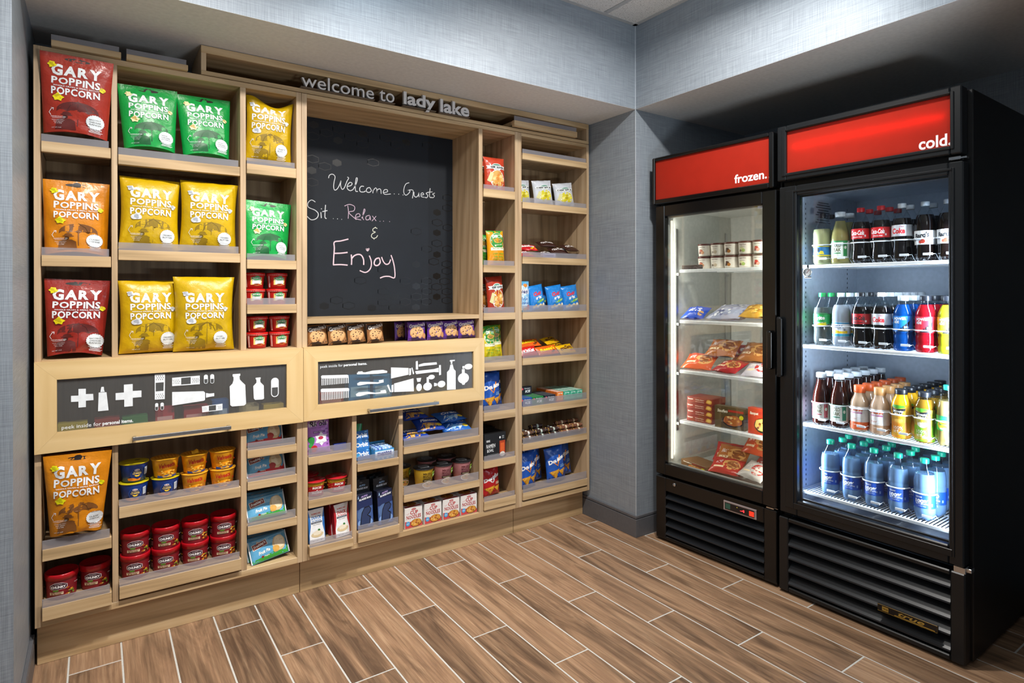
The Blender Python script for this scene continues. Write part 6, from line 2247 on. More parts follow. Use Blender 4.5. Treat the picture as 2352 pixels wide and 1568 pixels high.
def cooler(name, label, O, ang, W, D, cfg):
    t = thing(name, label, cfg['cat'], (O[0], O[1], 0), (0, 0, ang))
    bm_, fm = cfg['body'], cfg['front']
    x0, x1, y0 = cfg['bx0'], cfg['bx1'], cfg['by']
    ix0, ix1, iy1, iz0, iz1 = cfg['inner']
    H = cfg['H']
    g = G()
    g.box(x0, ix0, y0, D, 0.012, H, bm_, 0.003)
    g.box(ix1, x1, y0, D, 0.012, H, bm_, 0.003)
    g.box(ix0 - 0.001, ix1 + 0.001, iy1, D - 0.0005, 0.0125, H - 0.0005, bm_)
    g.box(ix0 - 0.001, ix1 + 0.001, y0 + 0.13, iy1 + 0.001, iz1, H - 0.0005, bm_)
    g.box(ix0 - 0.001, ix1 + 0.001, y0 + 0.0005, y0 + 0.14, iz1, cfg['hz0'] + 0.02, bm_)
    g.box(ix0 - 0.001, ix1 + 0.001, y0 + 0.0005, y0 + 0.14, H - 0.012, H - 0.0005, bm_)
    g.box(ix0 - 0.001, ix1 + 0.001, y0 + 0.06, iy1 + 0.001, 0.0125, iz0, bm_)
    for fx in (x0 + 0.06, x1 - 0.06):
        for fy in (y0 + 0.08, D - 0.08):
            g.lathe([(0, 0.0003), (0.022, 0.0003), (0.022, 0.0125), (0, 0.0125)], BLACKM, 10, (fx, fy))
    g.ob('cabinet_body', t)
    # liner
    l = G()
    lm = cfg['liner']
    e = 0.004
    l.box(ix0 + 0.0005, ix0 + e, y0 + 0.004, iy1, iz0, iz1, lm)
    l.box(ix1 - e, ix1 - 0.0005, y0 + 0.004, iy1, iz0, iz1, lm)
    l.box(ix0 + e, ix1 - e, iy1 - e, iy1 - 0.0005, iz0, iz1, lm)
    l.box(ix0 + e, ix1 - e, y0 + 0.004, iy1 - e, iz1 - e, iz1 - 0.0005, lm)
    l.box(ix0 + e, ix1 - e, y0 + 0.004, iy1 - e, iz0 + 0.0005, iz0 + e, lm)
    o = l.ob('inner_liner', t)
    o['label'] = 'pale inner lining'
    # sign head
    hx0, hx1, hz0, hz1, hy = cfg['head']
    sx0, sx1, sz0, sz1 = cfg['sign']
    g = G()
    rect_frame(g, hx0, hx1, hz0, hz1, sx0, sx1, sz0, sz1, hy, y0 - 0.0005, fm, 0.004)
    if cfg.get('ridge'):
        rect_frame(g, hx0 + 0.022, hx1 - 0.022, hz0 + 0.018, hz1 - 0.016, sx0 - 0.002, sx1 + 0.002, sz0 - 0.002, sz1 + 0.002, hy - 0.004, hy + 0.001, fm, 0.0018)
    g.ob('sign_frame', t)
    b = G()
    b.box(sx0, sx1, y0 + 0.095, y0 + 0.099, sz0, sz1, SIGNBOX)
    b.ob('sign_reflector', t)
    s = G()
    s.box(sx0 - 0.0003, sx1 + 0.0003, hy + 0.012, hy + 0.0145, sz0 - 0.0003, sz1 + 0.0003, SIGNR)
    p = Pic()
    txt, cx, cz, w, h = cfg['word']
    p.text(txt, cx, cz, w, h, pm('white_sign_vinyl', '#f4eef0', 0.4), 0.022, res=4)
    p.apply(s, flat(hy + 0.0118), off=0.0001)
    s.ob('sign_panel', t)['label'] = 'red sign panel with white lettering'
    lt = G()
    zc_ = sz0 + (sz1 - sz0) * 0.62
    lt.tube([(sx0 + 0.02, cfg.get('tubey', 0.055), zc_), (sx1 - 0.02, cfg.get('tubey', 0.055), zc_)], 0.008, cfg['tube'], 10)
    lt.ob('lamp_tube', t)
    # door
    dx0, dx1, dz0, dz1 = cfg['door']
    gx0, gx1, gz0, gz1 = cfg['glass']
    g = G()
    rect_frame(g, dx0, dx1, dz0, dz1, gx0, gx1, gz0, gz1, 0.0, y0 - 0.004, fm, 0.004)
    if cfg.get('ridge'):
        rect_frame(g, dx0 + 0.028, dx1 - 0.026, dz0 + 0.028, dz1 - 0.020, gx0 - 0.012, gx1 + 0.012, gz0 - 0.012, gz1 + 0.014, -0.004, 0.001, fm, 0.0015)
    door = g.ob('door', t)
    q = G()
    q.box(gx0 - 0.0005, gx1 + 0.0005, 0.014, 0.018, gz0 - 0.0005, gz1 + 0.0005, cfg['pane'])
    q.ob('glass_pane', door)
    sp = G()
    rect_frame(sp, gx0 - 0.001, gx1 + 0.001, gz0 - 0.001, gz1 + 0.001, gx0 + 0.006, gx1 - 0.006, gz0 + 0.006, gz1 - 0.006, 0.030, 0.040, cfg['spacer'], 0.0008)
    sp.ob('gasket', door)
    h = G()
    ax, az0, az1 = cfg['handle']
    h.box(ax - 0.006, ax + 0.012, -0.022, -0.0005, az0, az1, fm, 0.004)
    h.box(ax - 0.003, ax + 0.020, -0.024, -0.016, az0 + 0.006, az1 - 0.006, fm, 0.003)
    h.ob('handle', door)
    for hx, hz, hh in cfg['hinges']:
        k = G()
        k.box(hx - 0.024, hx + 0.012, 0.006, 0.040, hz - hh, hz + hh, CHROME, 0.0015)
        k.box(hx - 0.004, hx + 0.026, 0.016, 0.046, hz - hh * 0.5, hz + hh * 0.8, CHROME, 0.0015)
        k.ob('hinge', t)
    # grille
    px0, px1, pz0, pz1 = cfg['panel']
    lx0, lx1, lz0, lz1 = cfg['louver']
    g = G()
    rect_frame(g, px0, px1, pz0, pz1, lx0, lx1, lz0, lz1, 0.002, y0 + 0.05, fm, 0.004)
    g.box(lx0, lx1, 0.045, 0.047, lz0, lz1, pm('grille_backing', '#050506', 0.6))
    gr = g.ob('grille', t)
    n = cfg['slats']
    st = (lz1 - lz0) / n
    for i in range(n):
        z = lz0 + st * i
        k = G()
        pts = [(0.010, z + st * 0.12), (0.002, z + st * 0.20), (0.003, z + st * 0.30), (0.012, z + st * 0.42), (0.036, z + st * 0.86), (0.040, z + st * 0.86), (0.018, z + st * 0.12)]
        vs = [(lx0, a, b) for a, b in pts] + [(lx1, a, b) for a, b in pts]
        m_ = len(pts)
        k.add(vs, [tuple(range(m_)), tuple(range(2 * m_ - 1, m_ - 1, -1))] + [(j, m_ + j, m_ + (j + 1) % m_, (j + 1) % m_) for j in range(m_)], BLACKS)
        k.ob('slat', gr)
    return t


# ---- "cold" cabinet
CO, CA = (2.5967, -1.0990), R(-89.0934)
CFW = frame_of(CO, CA)
CIN = (0.050, 0.634, 0.60, 0.360, 1.725)
cold = cooler('drinks_cooler', 'tall black drinks cooler with red sign reading cold', CO, CA, 0.676, 0.74, dict(
    cat='drinks cooler', body=BLACKM, front=pm('cooler_front', '#0e1114', 0.34), bx0=-0.002, bx1=0.688, by=0.055, inner=CIN, H=1.990, hz0=1.762, liner=LINER,
    head=(0.0, 0.672, 1.764, 1.997, 0.0), sign=(0.040, 0.637, 1.795, 1.972), ridge=True, word=('cold.', 0.588, 1.820, 0.100, 0.043), tube=TUBE, tubey=0.030,
    door=(0.010, 0.677, 0.346, 1.737), glass=(0.086, 0.632, 0.411, 1.695), pane=PANE_C, spacer=pm('dark_gasket', '#0b0c0e', 0.5), handle=(0.014, 0.925, 1.182),
    hinges=[(0.655, 1.750, 0.006), (0.668, 0.334, 0.011)], panel=(0.004, 0.680, 0.010, 0.324), louver=(0.046, 0.636, 0.030, 0.306), slats=5))
# badge on the grille
g = G()
BR = CHROME
g.box(0.406, 0.604, -0.010, -0.003, 0.092, 0.120, pm('badge_black', '#08080a', 0.25), 0.002)
gold = pm('badge_gold', '#d9c36a', 0.25, 1.0)
p = Pic()
p.ring([(0.408, 0.094), (0.602, 0.094), (0.602, 0.118), (0.408, 0.118)], 0.0016, gold)
p.text('true', 0.520, 0.1075, 0.085, 0.014, gold, 0.02, 0.35)
p.rect(0.530, 0.0975, 0.13, 0.003, gold)
p.rect(0.434, 0.106, 0.022, 0.016, gold)
p.text('TRUE', 0.434, 0.106, 0.017, 0.005, pm('badge_dark', '#3a2f10', 0.4), 0.03)
p.apply(g, flat(-0.0101), off=0.0002)
g.ob('badge', cold)
# LED strips at both front corners
for nm, lx in (('a', 0.0590), ('b', 0.6250)):
    g = G()
    g.box(lx - 0.004, lx + 0.004, 0.066, 0.074, 0.42, 1.69, pm('led_channel', '#cfd6dc', 0.4))
    for i in range(42):
        z = 0.435 + i * 0.03
        g.box(lx - 0.0035, lx + 0.0035, 0.0742, 0.0752, z, z + 0.0296, LEDM)
    g.ob('led_strip', cold)
for lx, tx in ((0.070, 0.60), (0.615, 0.07)):
    a_ = CFW(lx, 0.080, 0.98)
    b_ = CFW(tx, 0.16, 0.98)
    area('cooler_led', a_, b_, 0.016, 8.5, (0.70, 0.83, 1.0), 1.08, 150)
# data sticker on the left inner wall
g = G()
g.box(0.0542, 0.0546, 0.20, 0.36, 1.585, 1.695, card('#b9bfc8'))
p = Pic()
for i in range(9):
    p.rect(0.28, 1.600 + i * 0.011, 0.13 - 0.02 * (i % 3), 0.004, K('#3b3f46'))
p.apply(g, lambda x, z, o: (0.0547 + o, x, z))
g.ob('data_sticker', cold)
for sx in (0.0542, 0.6298):
    for yy in (0.13, 0.50):
        g = G()
        for i in range(60):
            z = 0.40 + i * 0.0215
            g.box(min(sx, sx + (0.001 if sx < 0.3 else -0.001)), max(sx, sx + (0.001 if sx < 0.3 else -0.001)), yy, yy + 0.004, z, z + 0.009, pm('slot_dark', '#2a2f36', 0.6))
        g.ob('slotted_strip', cold)


def wire_shelf(par, ix0, ix1, y0, y1, z, mat, pitch, lip=0.014):
    g = G()
    g.box(ix0, ix1, y0, y0 + 0.006, z - lip, z - 0.0005, mat, 0.002)
    g.box(ix0, ix1, y1 - 0.006, y1, z - 0.008, z - 0.0005, mat, 0.0015)
    g.box(ix0, ix0 + 0.006, y0 + 0.006, y1 - 0.006, z - 0.008, z - 0.0005, mat)
    g.box(ix1 - 0.006, ix1, y0 + 0.006, y1 - 0.006, z - 0.008, z - 0.0005, mat)
    n = int((ix1 - ix0 - 0.012) / pitch)
    for i in range(1, n):
        x = ix0 + 0.006 + (ix1 - ix0 - 0.012) * i / n
        g.box(x - 0.0018, x + 0.0018, y0 + 0.006, y1 - 0.006, z - 0.004, z - 0.0005, mat)
    for yy in (0.33, 0.66):
        g.box(ix0 + 0.006, ix1 - 0.006, y0 + (y1 - y0) * yy - 0.002, y0 + (y1 - y0) * yy + 0.002, z - 0.008, z - 0.004, mat)
    return g.ob('wire_shelf', par)


SHZ = (1.404, 1.062, 0.726, 0.436)
for z in SHZ:
    wire_shelf(cold, 0.0555, 0.6285, 0.082, 0.585, z, WHITEW, 0.0125)

GLIDE = pm('glide_plastic', '#dfe7ee', 0.3)


def glide(par, x, z, rz, half=0.0405, nb=1):
    """White lane front: a ring that stops the first bottle, with a strut and a lower tab."""
    g = G()
    cyy = 0.128
    arc = [(x + half * sin(a), cyy - half * cos(a), z + rz) for a in [-pi / 2 + pi * i / 14 for i in range(15)]]
    arc = [(x - half, cyy + 0.022, z + rz * 0.9)] + arc + [(x + half, cyy + 0.022, z + rz * 0.9)]
    g.tube(arc, 0.0013, GLIDE, 6)
    g.V = [(a, b, z + rz + (c - z - rz) * (2.0 if abs(c - z - rz) < 0.003 else 1.0)) for a, b, c in g.V]
    g.box(x + half * 0.15, x + half * 1.0, cyy - half - 0.002, cyy - half + 0.0005, z + 0.020, z + 0.029, GLIDE, 0.0008)
    g.tube([(x + half * 0.98, cyy - half * 0.98, z + 0.024), (x + half, cyy - 0.01, z + 0.026), (x + half, cyy + 0.022, z + 0.002)], 0.0012, GLIDE, 6)
    g.tube([(x - half, cyy + 0.004, z + rz), (x - half, cyy + 0.03, z + 0.002)], 0.0012, GLIDE, 6)
    return g.ob('lane_ring', par)


# thermometer
th = thing('thermometer', 'round steel dial thermometer hanging under the top shelf of the cooler', 'thermometer', CFW(0.096, 0.074, 1.372), (0, 0, CA))
g = G()
rim = [(0.0, 0.0), (0.0165, 0.0), (0.0185, 0.003), (0.0185, 0.006), (0.0165, 0.0075), (0.0150, 0.0065), (0.0, 0.0060)]
g.lathe(rim, [CHROME] * 5 + [pm('dial_face', '#e8eaec', 0.4)], 28)
V2 = [(x, -z, y) for x, y, z in g.V]
g.V = V2
p = Pic()
for i in range(11):
    a = R(220 - i * 26)
    p.rect(0.0115 * cos(a), 0.0115 * sin(a), 0.003, 0.0008, K('#2a2c30'), a)
p.stroke([(-0.003, -0.003), (0.009, 0.010)], 0.0012, K('#c22a2a'))
p.ell(0, 0, 0.0018, 0.0018, K('#2a2c30'), 10)
p.apply(g, flat(-0.0061), off=0.0001)
g.ob('dial', th)
g = G()
g.box(-0.004, 0.004, -0.001, 0.002, 0.016, 0.0315, CHROME)
g.box(-0.014, 0.014, -0.001, 0.001, -0.024, -0.0185, CHROME, 0.0004)
g.ob('clip', th)

# ---------------------------------------------------------------- bottles
SHAPES = {
    'contour': [(0.5, 0), (0.80, 0.006), (0.95, 0.035), (0.99, 0.09), (0.97, 0.17), (0.90, 0.26), (0.89, 0.32), (0.97, 0.385), (1.0, 0.43), (1.0, 0.63), (0.985, 0.66), (0.90, 0.72), (0.74, 0.79), (0.54, 0.855), (0.40, 0.895), (0.365, 0.91), (0.42, 0.915), (0.42, 0.922), (0.36, 0.926), (0.36, 0.94)],
    'soda': [(0.5, 0), (0.82, 0.006), (0.97, 0.04), (1.0, 0.10), (0.97, 0.20), (0.95, 0.28), (0.99, 0.36), (1.0, 0.42), (1.0, 0.60), (0.97, 0.66), (0.86, 0.735), (0.66, 0.81), (0.48, 0.87), (0.39, 0.90), (0.365, 0.912), (0.42, 0.916), (0.42, 0.923), (0.36, 0.927), (0.36, 0.94)],
    'water': [(0.5, 0), (0.80, 0.006), (0.95, 0.05), (1.0, 0.13), (1.0, 0.20), (0.985, 0.21), (0.985, 0.42), (1.0, 0.43), (1.0, 0.50), (0.97, 0.51), (1.0, 0.53), (1.0, 0.60), (0.97, 0.68), (0.88, 0.755), (0.70, 0.82), (0.50, 0.875), (0.40, 0.905), (0.43, 0.912), (0.43, 0.92), (0.37, 0.925), (0.37, 0.94)],
    'tea': [(0.8, 0), (0.97, 0.012), (1.0, 0.04), (1.0, 0.09), (0.985, 0.10), (0.985, 0.43), (1.0, 0.45), (0.97, 0.53), (0.86, 0.64), (0.70, 0.73), (0.58, 0.80), (0.53, 0.85), (0.51, 0.89), (0.51, 0.92)],
    'sport': [(0.75, 0), (0.95, 0.012), (1.0, 0.05), (0.98, 0.12), (0.90, 0.15), (0.97, 0.18), (0.97, 0.28), (0.90, 0.31), (0.98, 0.35), (1.0, 0.38), (1.0, 0.66), (0.96, 0.70), (0.78, 0.775), (0.58, 0.835), (0.50, 0.87), (0.50, 0.90)],
    'coffee': [(0.8, 0), (0.96, 0.012), (1.0, 0.05), (1.0, 0.56), (0.98, 0.61), (0.90, 0.67), (0.74, 0.735), (0.62, 0.79), (0.60, 0.83), (0.60, 0.85)],
    'juice': [(0.75, 0), (0.92, 0.012), (0.96, 0.05), (0.92, 0.20), (0.93, 0.36), (0.90, 0.44), (0.97, 0.50), (1.0, 0.56), (1.0, 0.66), (0.95, 0.73), (0.80, 0.80), (0.66, 0.85), (0.60, 0.88), (0.60, 0.90)],
}


def rad(sh, f):
    P = SHAPES[sh]
    for (a, za), (b, zb) in zip(P, P[1:]):
        if za <= f <= zb and zb > za:
            return a + (b - a) * (f - za) / (zb - za)
    return P[-1][0]


def liquid(name, col, kind):
    m, nt, bs = newmat(name)
    v = texco(nt)
    c = hexc(col)
    link(nt, ramp(nt, noise(nt, v, 25, 1), [(0.3, tuple(x * 0.92 for x in c[:3]) + (1,)), (0.7, c)]), bs.inputs['Base Color'])
    bs.inputs['Roughness'].default_value = 0.06
    bs.inputs['IOR'].default_value = 1.36
    bs.inputs['Transmission Weight'].default_value = {'clear': 0.93, 'tint': 0.6, 'opaque': 0.0}[kind]
    bs.inputs['Coat Weight'].default_value = 0.4 if kind == 'opaque' else 0.0
    bs.inputs['Coat Roughness'].default_value = 0.05
    return m


L_COLA = liquid('cola', '#080403', 'opaque')
L_ROOT = liquid('root_beer', '#0a0504', 'opaque')
L_WATER = liquid('water', '#8fbcec', 'tint')
L_SODA = liquid('clear_soda', '#dfeae6', 'clear')
L_LEMON = liquid('lemonade', '#e3eab0', 'tint')
L_GREEN = liquid('green_tea', '#c9c07a', 'tint')
L_TEA = liquid('dark_tea', '#2a0d08', 'opaque')
L_BLUE = liquid('blue_drink', '#0a64c8', 'tint')
L_RED = liquid('red_drink', '#d81a2a', 'tint')
L_YEL = liquid('yellow_drink', '#d8dc2a', 'tint')
L_COF = liquid('milk_coffee', '#b09478', 'opaque')
L_COF2 = liquid('milk_coffee_pale', '#b3957a', 'opaque')
L_OJ = liquid('orange_juice', '#e0a81c', 'opaque')
L_AJ = liquid('apple_juice', '#b98a2a', 'tint')
L_GALE = liquid('ginger_ale', '#c8b06a', 'tint')
L_MILK = liquid('cloudy_soda', '#cfdcea', 'tint')


def bottle(name, sh, H, Rm, liq, level, cap, cap_h, cap_r, label, art=None, lab_mat=None, petal=False):
    """Bottle: body (shell and contents), wrap-round label and cap as parts."""
    t = thing(name, '', 'drink bottle')
    g = G()
    prof, ms = [(0, 0.003)], []
    P = SHAPES[sh]
    P = [(r, f) for r, f in P]
    fl = level / H
    done = False
    pts = []
    for r, f in P:
        if not done and f > fl and pts:
            pts.append((rad(sh, fl), fl, 'cut'))
            done = True
        pts.append((r, f, ''))
    above = False
    prev_cut = None
    for r, f, k in pts:
        prof.append((r * Rm, f * H))
        ms.append(PET if above else liq)
        if k == 'cut':
            above = True
            prev_cut = (r * Rm, f * H)
    g.lathe(prof, ms, 20)
    if prev_cut:
        g.lathe([(prev_cut[0] * 0.985, prev_cut[1] - 0.0004), (0, prev_cut[1] - 0.0004)], [liq], 20)
    if petal:
        nv = []
        for x, y, z in g.V:
            if z < 0.16 * H:
                a = math.atan2(x, -y)
                k = 1 - 0.10 * (1 - z / (0.16 * H)) * (0.5 + 0.5 * cos(5 * a))
                nv.append((x * k, y * k, z + 0.006 * (1 - z / (0.16 * H)) * (0.5 + 0.5 * cos(5 * a)) * (1 if math.hypot(x, y) > 0.2 * Rm else 0)))
            else:
                nv.append((x, y, z))
        g.V = nv
    g.ob('bottle_body', t)
    if label:
        z0, z1, col = label
        q = G()
        lm = lab_mat or K(col)
        n = 24
        zz = [z0 + (z1 - z0) * i / 4 for i in range(5)]
        q.lathe([(rad(sh, z / H) * Rm + 0.0006, z) for z in zz], lm, n)
        if art:
            art.apply(q, lambda x, z, o: ((rad(sh, z / H) * Rm + 0.0006 + o) * sin(x / Rm), -(rad(sh, z / H) * Rm + 0.0006 + o) * cos(x / Rm), z), 0.006, 1.0, 0.0001)
        q.ob('label', t)
    c = G()
    cr, zc0 = cap_r, H - cap_h
    n = 24
    c.lathe([(cr * 0.97, zc0), (cr, zc0 + 0.001), (cr, H - 0.002), (cr * 0.9, H), (0, H)], cap, n)
    for i in range(0, len(c.V) - 1):
        x, y, z = c.V[i]
        if z < H - 0.003 and (i % n) % 2:
            c.V[i] = (x * 0.965, y * 0.965, z)
    c.ob('cap', t)
    return t


CAPG, CAPR, CAPW, CAPK, CAPT = plas('#0f8a44', 0.35), plas('#c81e24', 0.35), plas('#dfe6ea', 0.35), plas('#1a1c22', 0.35), plas('#12a583', 0.35)
CAPS, CAPO = plas('#c4d0d8', 0.3), plas('#e2622a', 0.35)


def art_script(t, cx, cz, w, h, col, sub=None, subcol=None, subz=0, arr=None, shear=0.25):
    p = Pic()
    if arr:
        arr(p)
    p.text(t, cx, cz, w, h, K(col), 0.025, shear)
    if sub:
        p.text(sub, cx, subz, w * 0.7, None, K(subcol or col), 0.03)
    return p


def a_cola(zero=False):
    p = Pic()
    z = 0.1165
    p.text('Coca-Cola', 0.0, z + 0.005, 0.052, 0.019, K('#f4f0f0' if not zero else '#14090a'), 0.03, 0.25)
    p.text('STUDIO PASS' if not zero else 'ZERO SUGAR', 0.002, z - 0.0125, 0.034, 0.0045, K('#f0e6e6' if not zero else '#14090a'), 0.03)
    p.rect(0.030, z - 0.008, 0.006, 0.008, K('#e0d0d0'))
    return p


def a_diet():
    p = Pic()
    p.text('Coke', 0.0, 0.117, 0.046, 0.022, K('#c8262c'), 0.045, 0.05)
    p.text('Diet', 0.012, 0.1335, 0.016, 0.007, K('#b04048'), 0.0, 0.3)
    p.rect(0.002, 0.101, 0.030, 0.0014, K('#8a9098'))
    return p


def a_barq():
    p = Pic()
    p.text("Barq's", 0.0, 0.092, 0.050, 0.026, K('#14161a'), 0.04, 0.2, 0.15)
    p.ell(0.004, 0.072, 0.008, 0.008, K('#8a2a1c'), 12)
    p.ell(-0.004, 0.070, 0.006, 0.006, K('#b03a28'), 12)
    p.text('ROOT', 0.022, 0.077, 0.012, 0.004, K('#3a3c42'), 0.03)
    p.text('BEER', 0.022, 0.071, 0.012, 0.004, K('#3a3c42'), 0.03)
    return p


def a_peak(bar, wide=True):
    p = Pic()
    z = 0.062
    p.text('GOLD', 0.0, z + 0.014, 0.036, 0.015, K('#5c5f3a'), 0.02)
    p.text('PEAK', 0.0, z - 0.004, 0.036, 0.015, K('#5c5f3a'), 0.02)
    p.rect(0.0, z - 0.018, 0.034, 0.004, K(bar))
    p.rect(0.034, z, 0.016, 0.062, K(bar))
    p.rect(-0.034, z, 0.012, 0.062, K(bar))
    p.rect(0.0, z + 0.030, 0.09, 0.006, K(bar))
    p.ell(0.034, z + 0.005, 0.005, 0.007, K('#d8e0d0'), 8)
    return p


def a_lemon():
    p = Pic()
    p.rect(0, 0.076, 0.2, 0.004, K('#f0d81c'))
    p.rect(0, 0.038, 0.2, 0.004, K('#f0d81c'))
    p.rect(-0.012, 0.062, 0.030, 0.016, K('#121418'))
    p.text('Minute', -0.012, 0.0655, 0.020, 0.006, K('#f0f0e8'), 0.03)
    p.text('Maid', -0.012, 0.0585, 0.016, 0.006, K('#f0f0e8'), 0.03)
    p.poly([(0.0, 0.043), (0.024, 0.043), (0.020, 0.056), (0.010, 0.058)], K('#f2e04a'))
    p.rect(-0.012, 0.050, 0.028, 0.004, K('#f0d81c'))
    return p


def a_sprite():
    p = Pic()
    p.poly([(-0.03, 0.085), (0.03, 0.085), (0.03, 0.098), (0.0, 0.092)], K('#e6d81c'))
    p.text('Sprite', 0.0, 0.113, 0.050, 0.021, K('#f2f8f2'), 0.045, 0.12, 0.1)
    p.text('LEMON-LIME', 0.006, 0.0965, 0.026, 0.004, K('#dff0d8'), 0.03)
    return p


def a_fresca():
    p = Pic()
    p.rect(0, 0.097, 0.2, 0.006, K('#2f7fa8'))
    p.rect(0, 0.048, 0.2, 0.010, K('#2f8fb0'))
    p.poly([(-0.04, 0.055), (0.04, 0.055), (0.04, 0.066), (0.01, 0.064), (-0.01, 0.070), (-0.04, 0.062)], K('#e8c21c'))
    p.text('FRESCA', 0.0, 0.083, 0.046, 0.011, K('#1c3f78'), 0.045)
    p.rect(0.028, 0.070, 0.006, 0.008, K('#8a98a8'))
    return p


def a_power(col):
    p = Pic()
    p.poly([(0.036, 0.075), (0.036, 0.118), (-0.010, 0.075)], K('#17191f'))
    p.text('POWER', 0.0, 0.124, 0.044, 0.011, K('#eef4f6'), 0.045, 0.05, 0.06)
    p.text('ADE', -0.012, 0.111, 0.022, 0.010, K('#eef4f6'), 0.045, 0.05)
    p.text('50%', 0.022, 0.092, 0.016, 0.008, K('#d8dee2'), 0.03)
    p.text('MORE', 0.022, 0.083, 0.016, 0.004, K('#d8dee2'), 0.02)
    return p


def a_water():
    p = Pic()
    p.text('DASANI', -0.010, 0.0885, 0.022, 0.006, K('#dfeaf6'), 0.03)
    p.text('100%', 0.0, 0.0735, 0.044, 0.0145, K('#f2f6fa'), 0.045)
    p.text('RECYCLED BOTTLE', 0.002, 0.0635, 0.044, 0.0048, K('#dfeaf6'), 0.03)
    p.text('Purified Water', 0.002, 0.0560, 0.026, 0.0045, K('#b8d0f0'), 0.01)
    p.rect(0.034, 0.062, 0.006, 0.010, K('#8fb0e0'))
    return p


def a_dunkin(o):
    p = Pic()
    p.text("DUNKIN'", 0.0, 0.086, 0.052, 0.0085, K('#e2622a'), 0.05)
    p.text('ICED COFFEE', 0.0, 0.0755, 0.046, 0.0060, K('#a8287a'), 0.04)
    p.ell(0.012, 0.050, 0.012, 0.009, K('#d8d4d0'), 12, 0.2, 3)
    p.text('Original', -0.008, 0.052, 0.024, 0.006, K('#c8622a'), 0.0, 0.3)
    p.rect(0, 0.024, 0.22, 0.030, K(o))
    p.text('WITH REAL MILK', 0.006, 0.028, 0.030, 0.004, K('#f0e2d8'), 0.02)
    return p


def a_juice(green):
    p = Pic()
    a = '#7ab82a' if green else '#e8922a'
    p.rect(0, 0.035, 0.2, 0.058, K(a))
    p.poly([(-0.024, 0.090), (0.026, 0.084), (0.026, 0.118), (-0.006, 0.112), (-0.024, 0.122)], K('#121418'))
    p.text('Minute', 0.002, 0.106, 0.034, 0.0095, K('#f2f2ea'), 0.03)
    p.text('Maid', 0.002, 0.0945, 0.026, 0.0095, K('#f2f2ea'), 0.03)
    p.poly([(-0.022, 0.122), (0.0, 0.114), (0.026, 0.122), (0.022, 0.128), (-0.018, 0.130)], K('#4f9a2c'))
    p.text('100%', 0.0, 0.042, 0.036, 0.012, K('#f4f6e8'), 0.0)
    p.text('VIT C', 0.0, 0.028, 0.036, 0.010, K('#f4f6e8'), 0.0)
    p.ell(0.004, 0.070, 0.018, 0.013, K('#f2f0e4' if green else '#f0a83a'), 16)
    p.ell(0.004, 0.071, 0.014, 0.009, K('#e6e4c0' if green else '#f6c45a'), 14)
    return p


def a_gale():
    p = Pic()
    p.rect(0, 0.108, 0.2, 0.006, K('#1c8a4a'))
    p.ell(0.0, 0.078, 0.026, 0.018, K('#f2c81c'), 16)
    p.text('Seagrams', 0.0, 0.080, 0.040, 0.010, K('#1c7a44'), 0.03, 0.2)
    p.text('GINGER ALE', 0.0, 0.066, 0.034, 0.006, K('#e8f2e0'), 0.02)
    return p


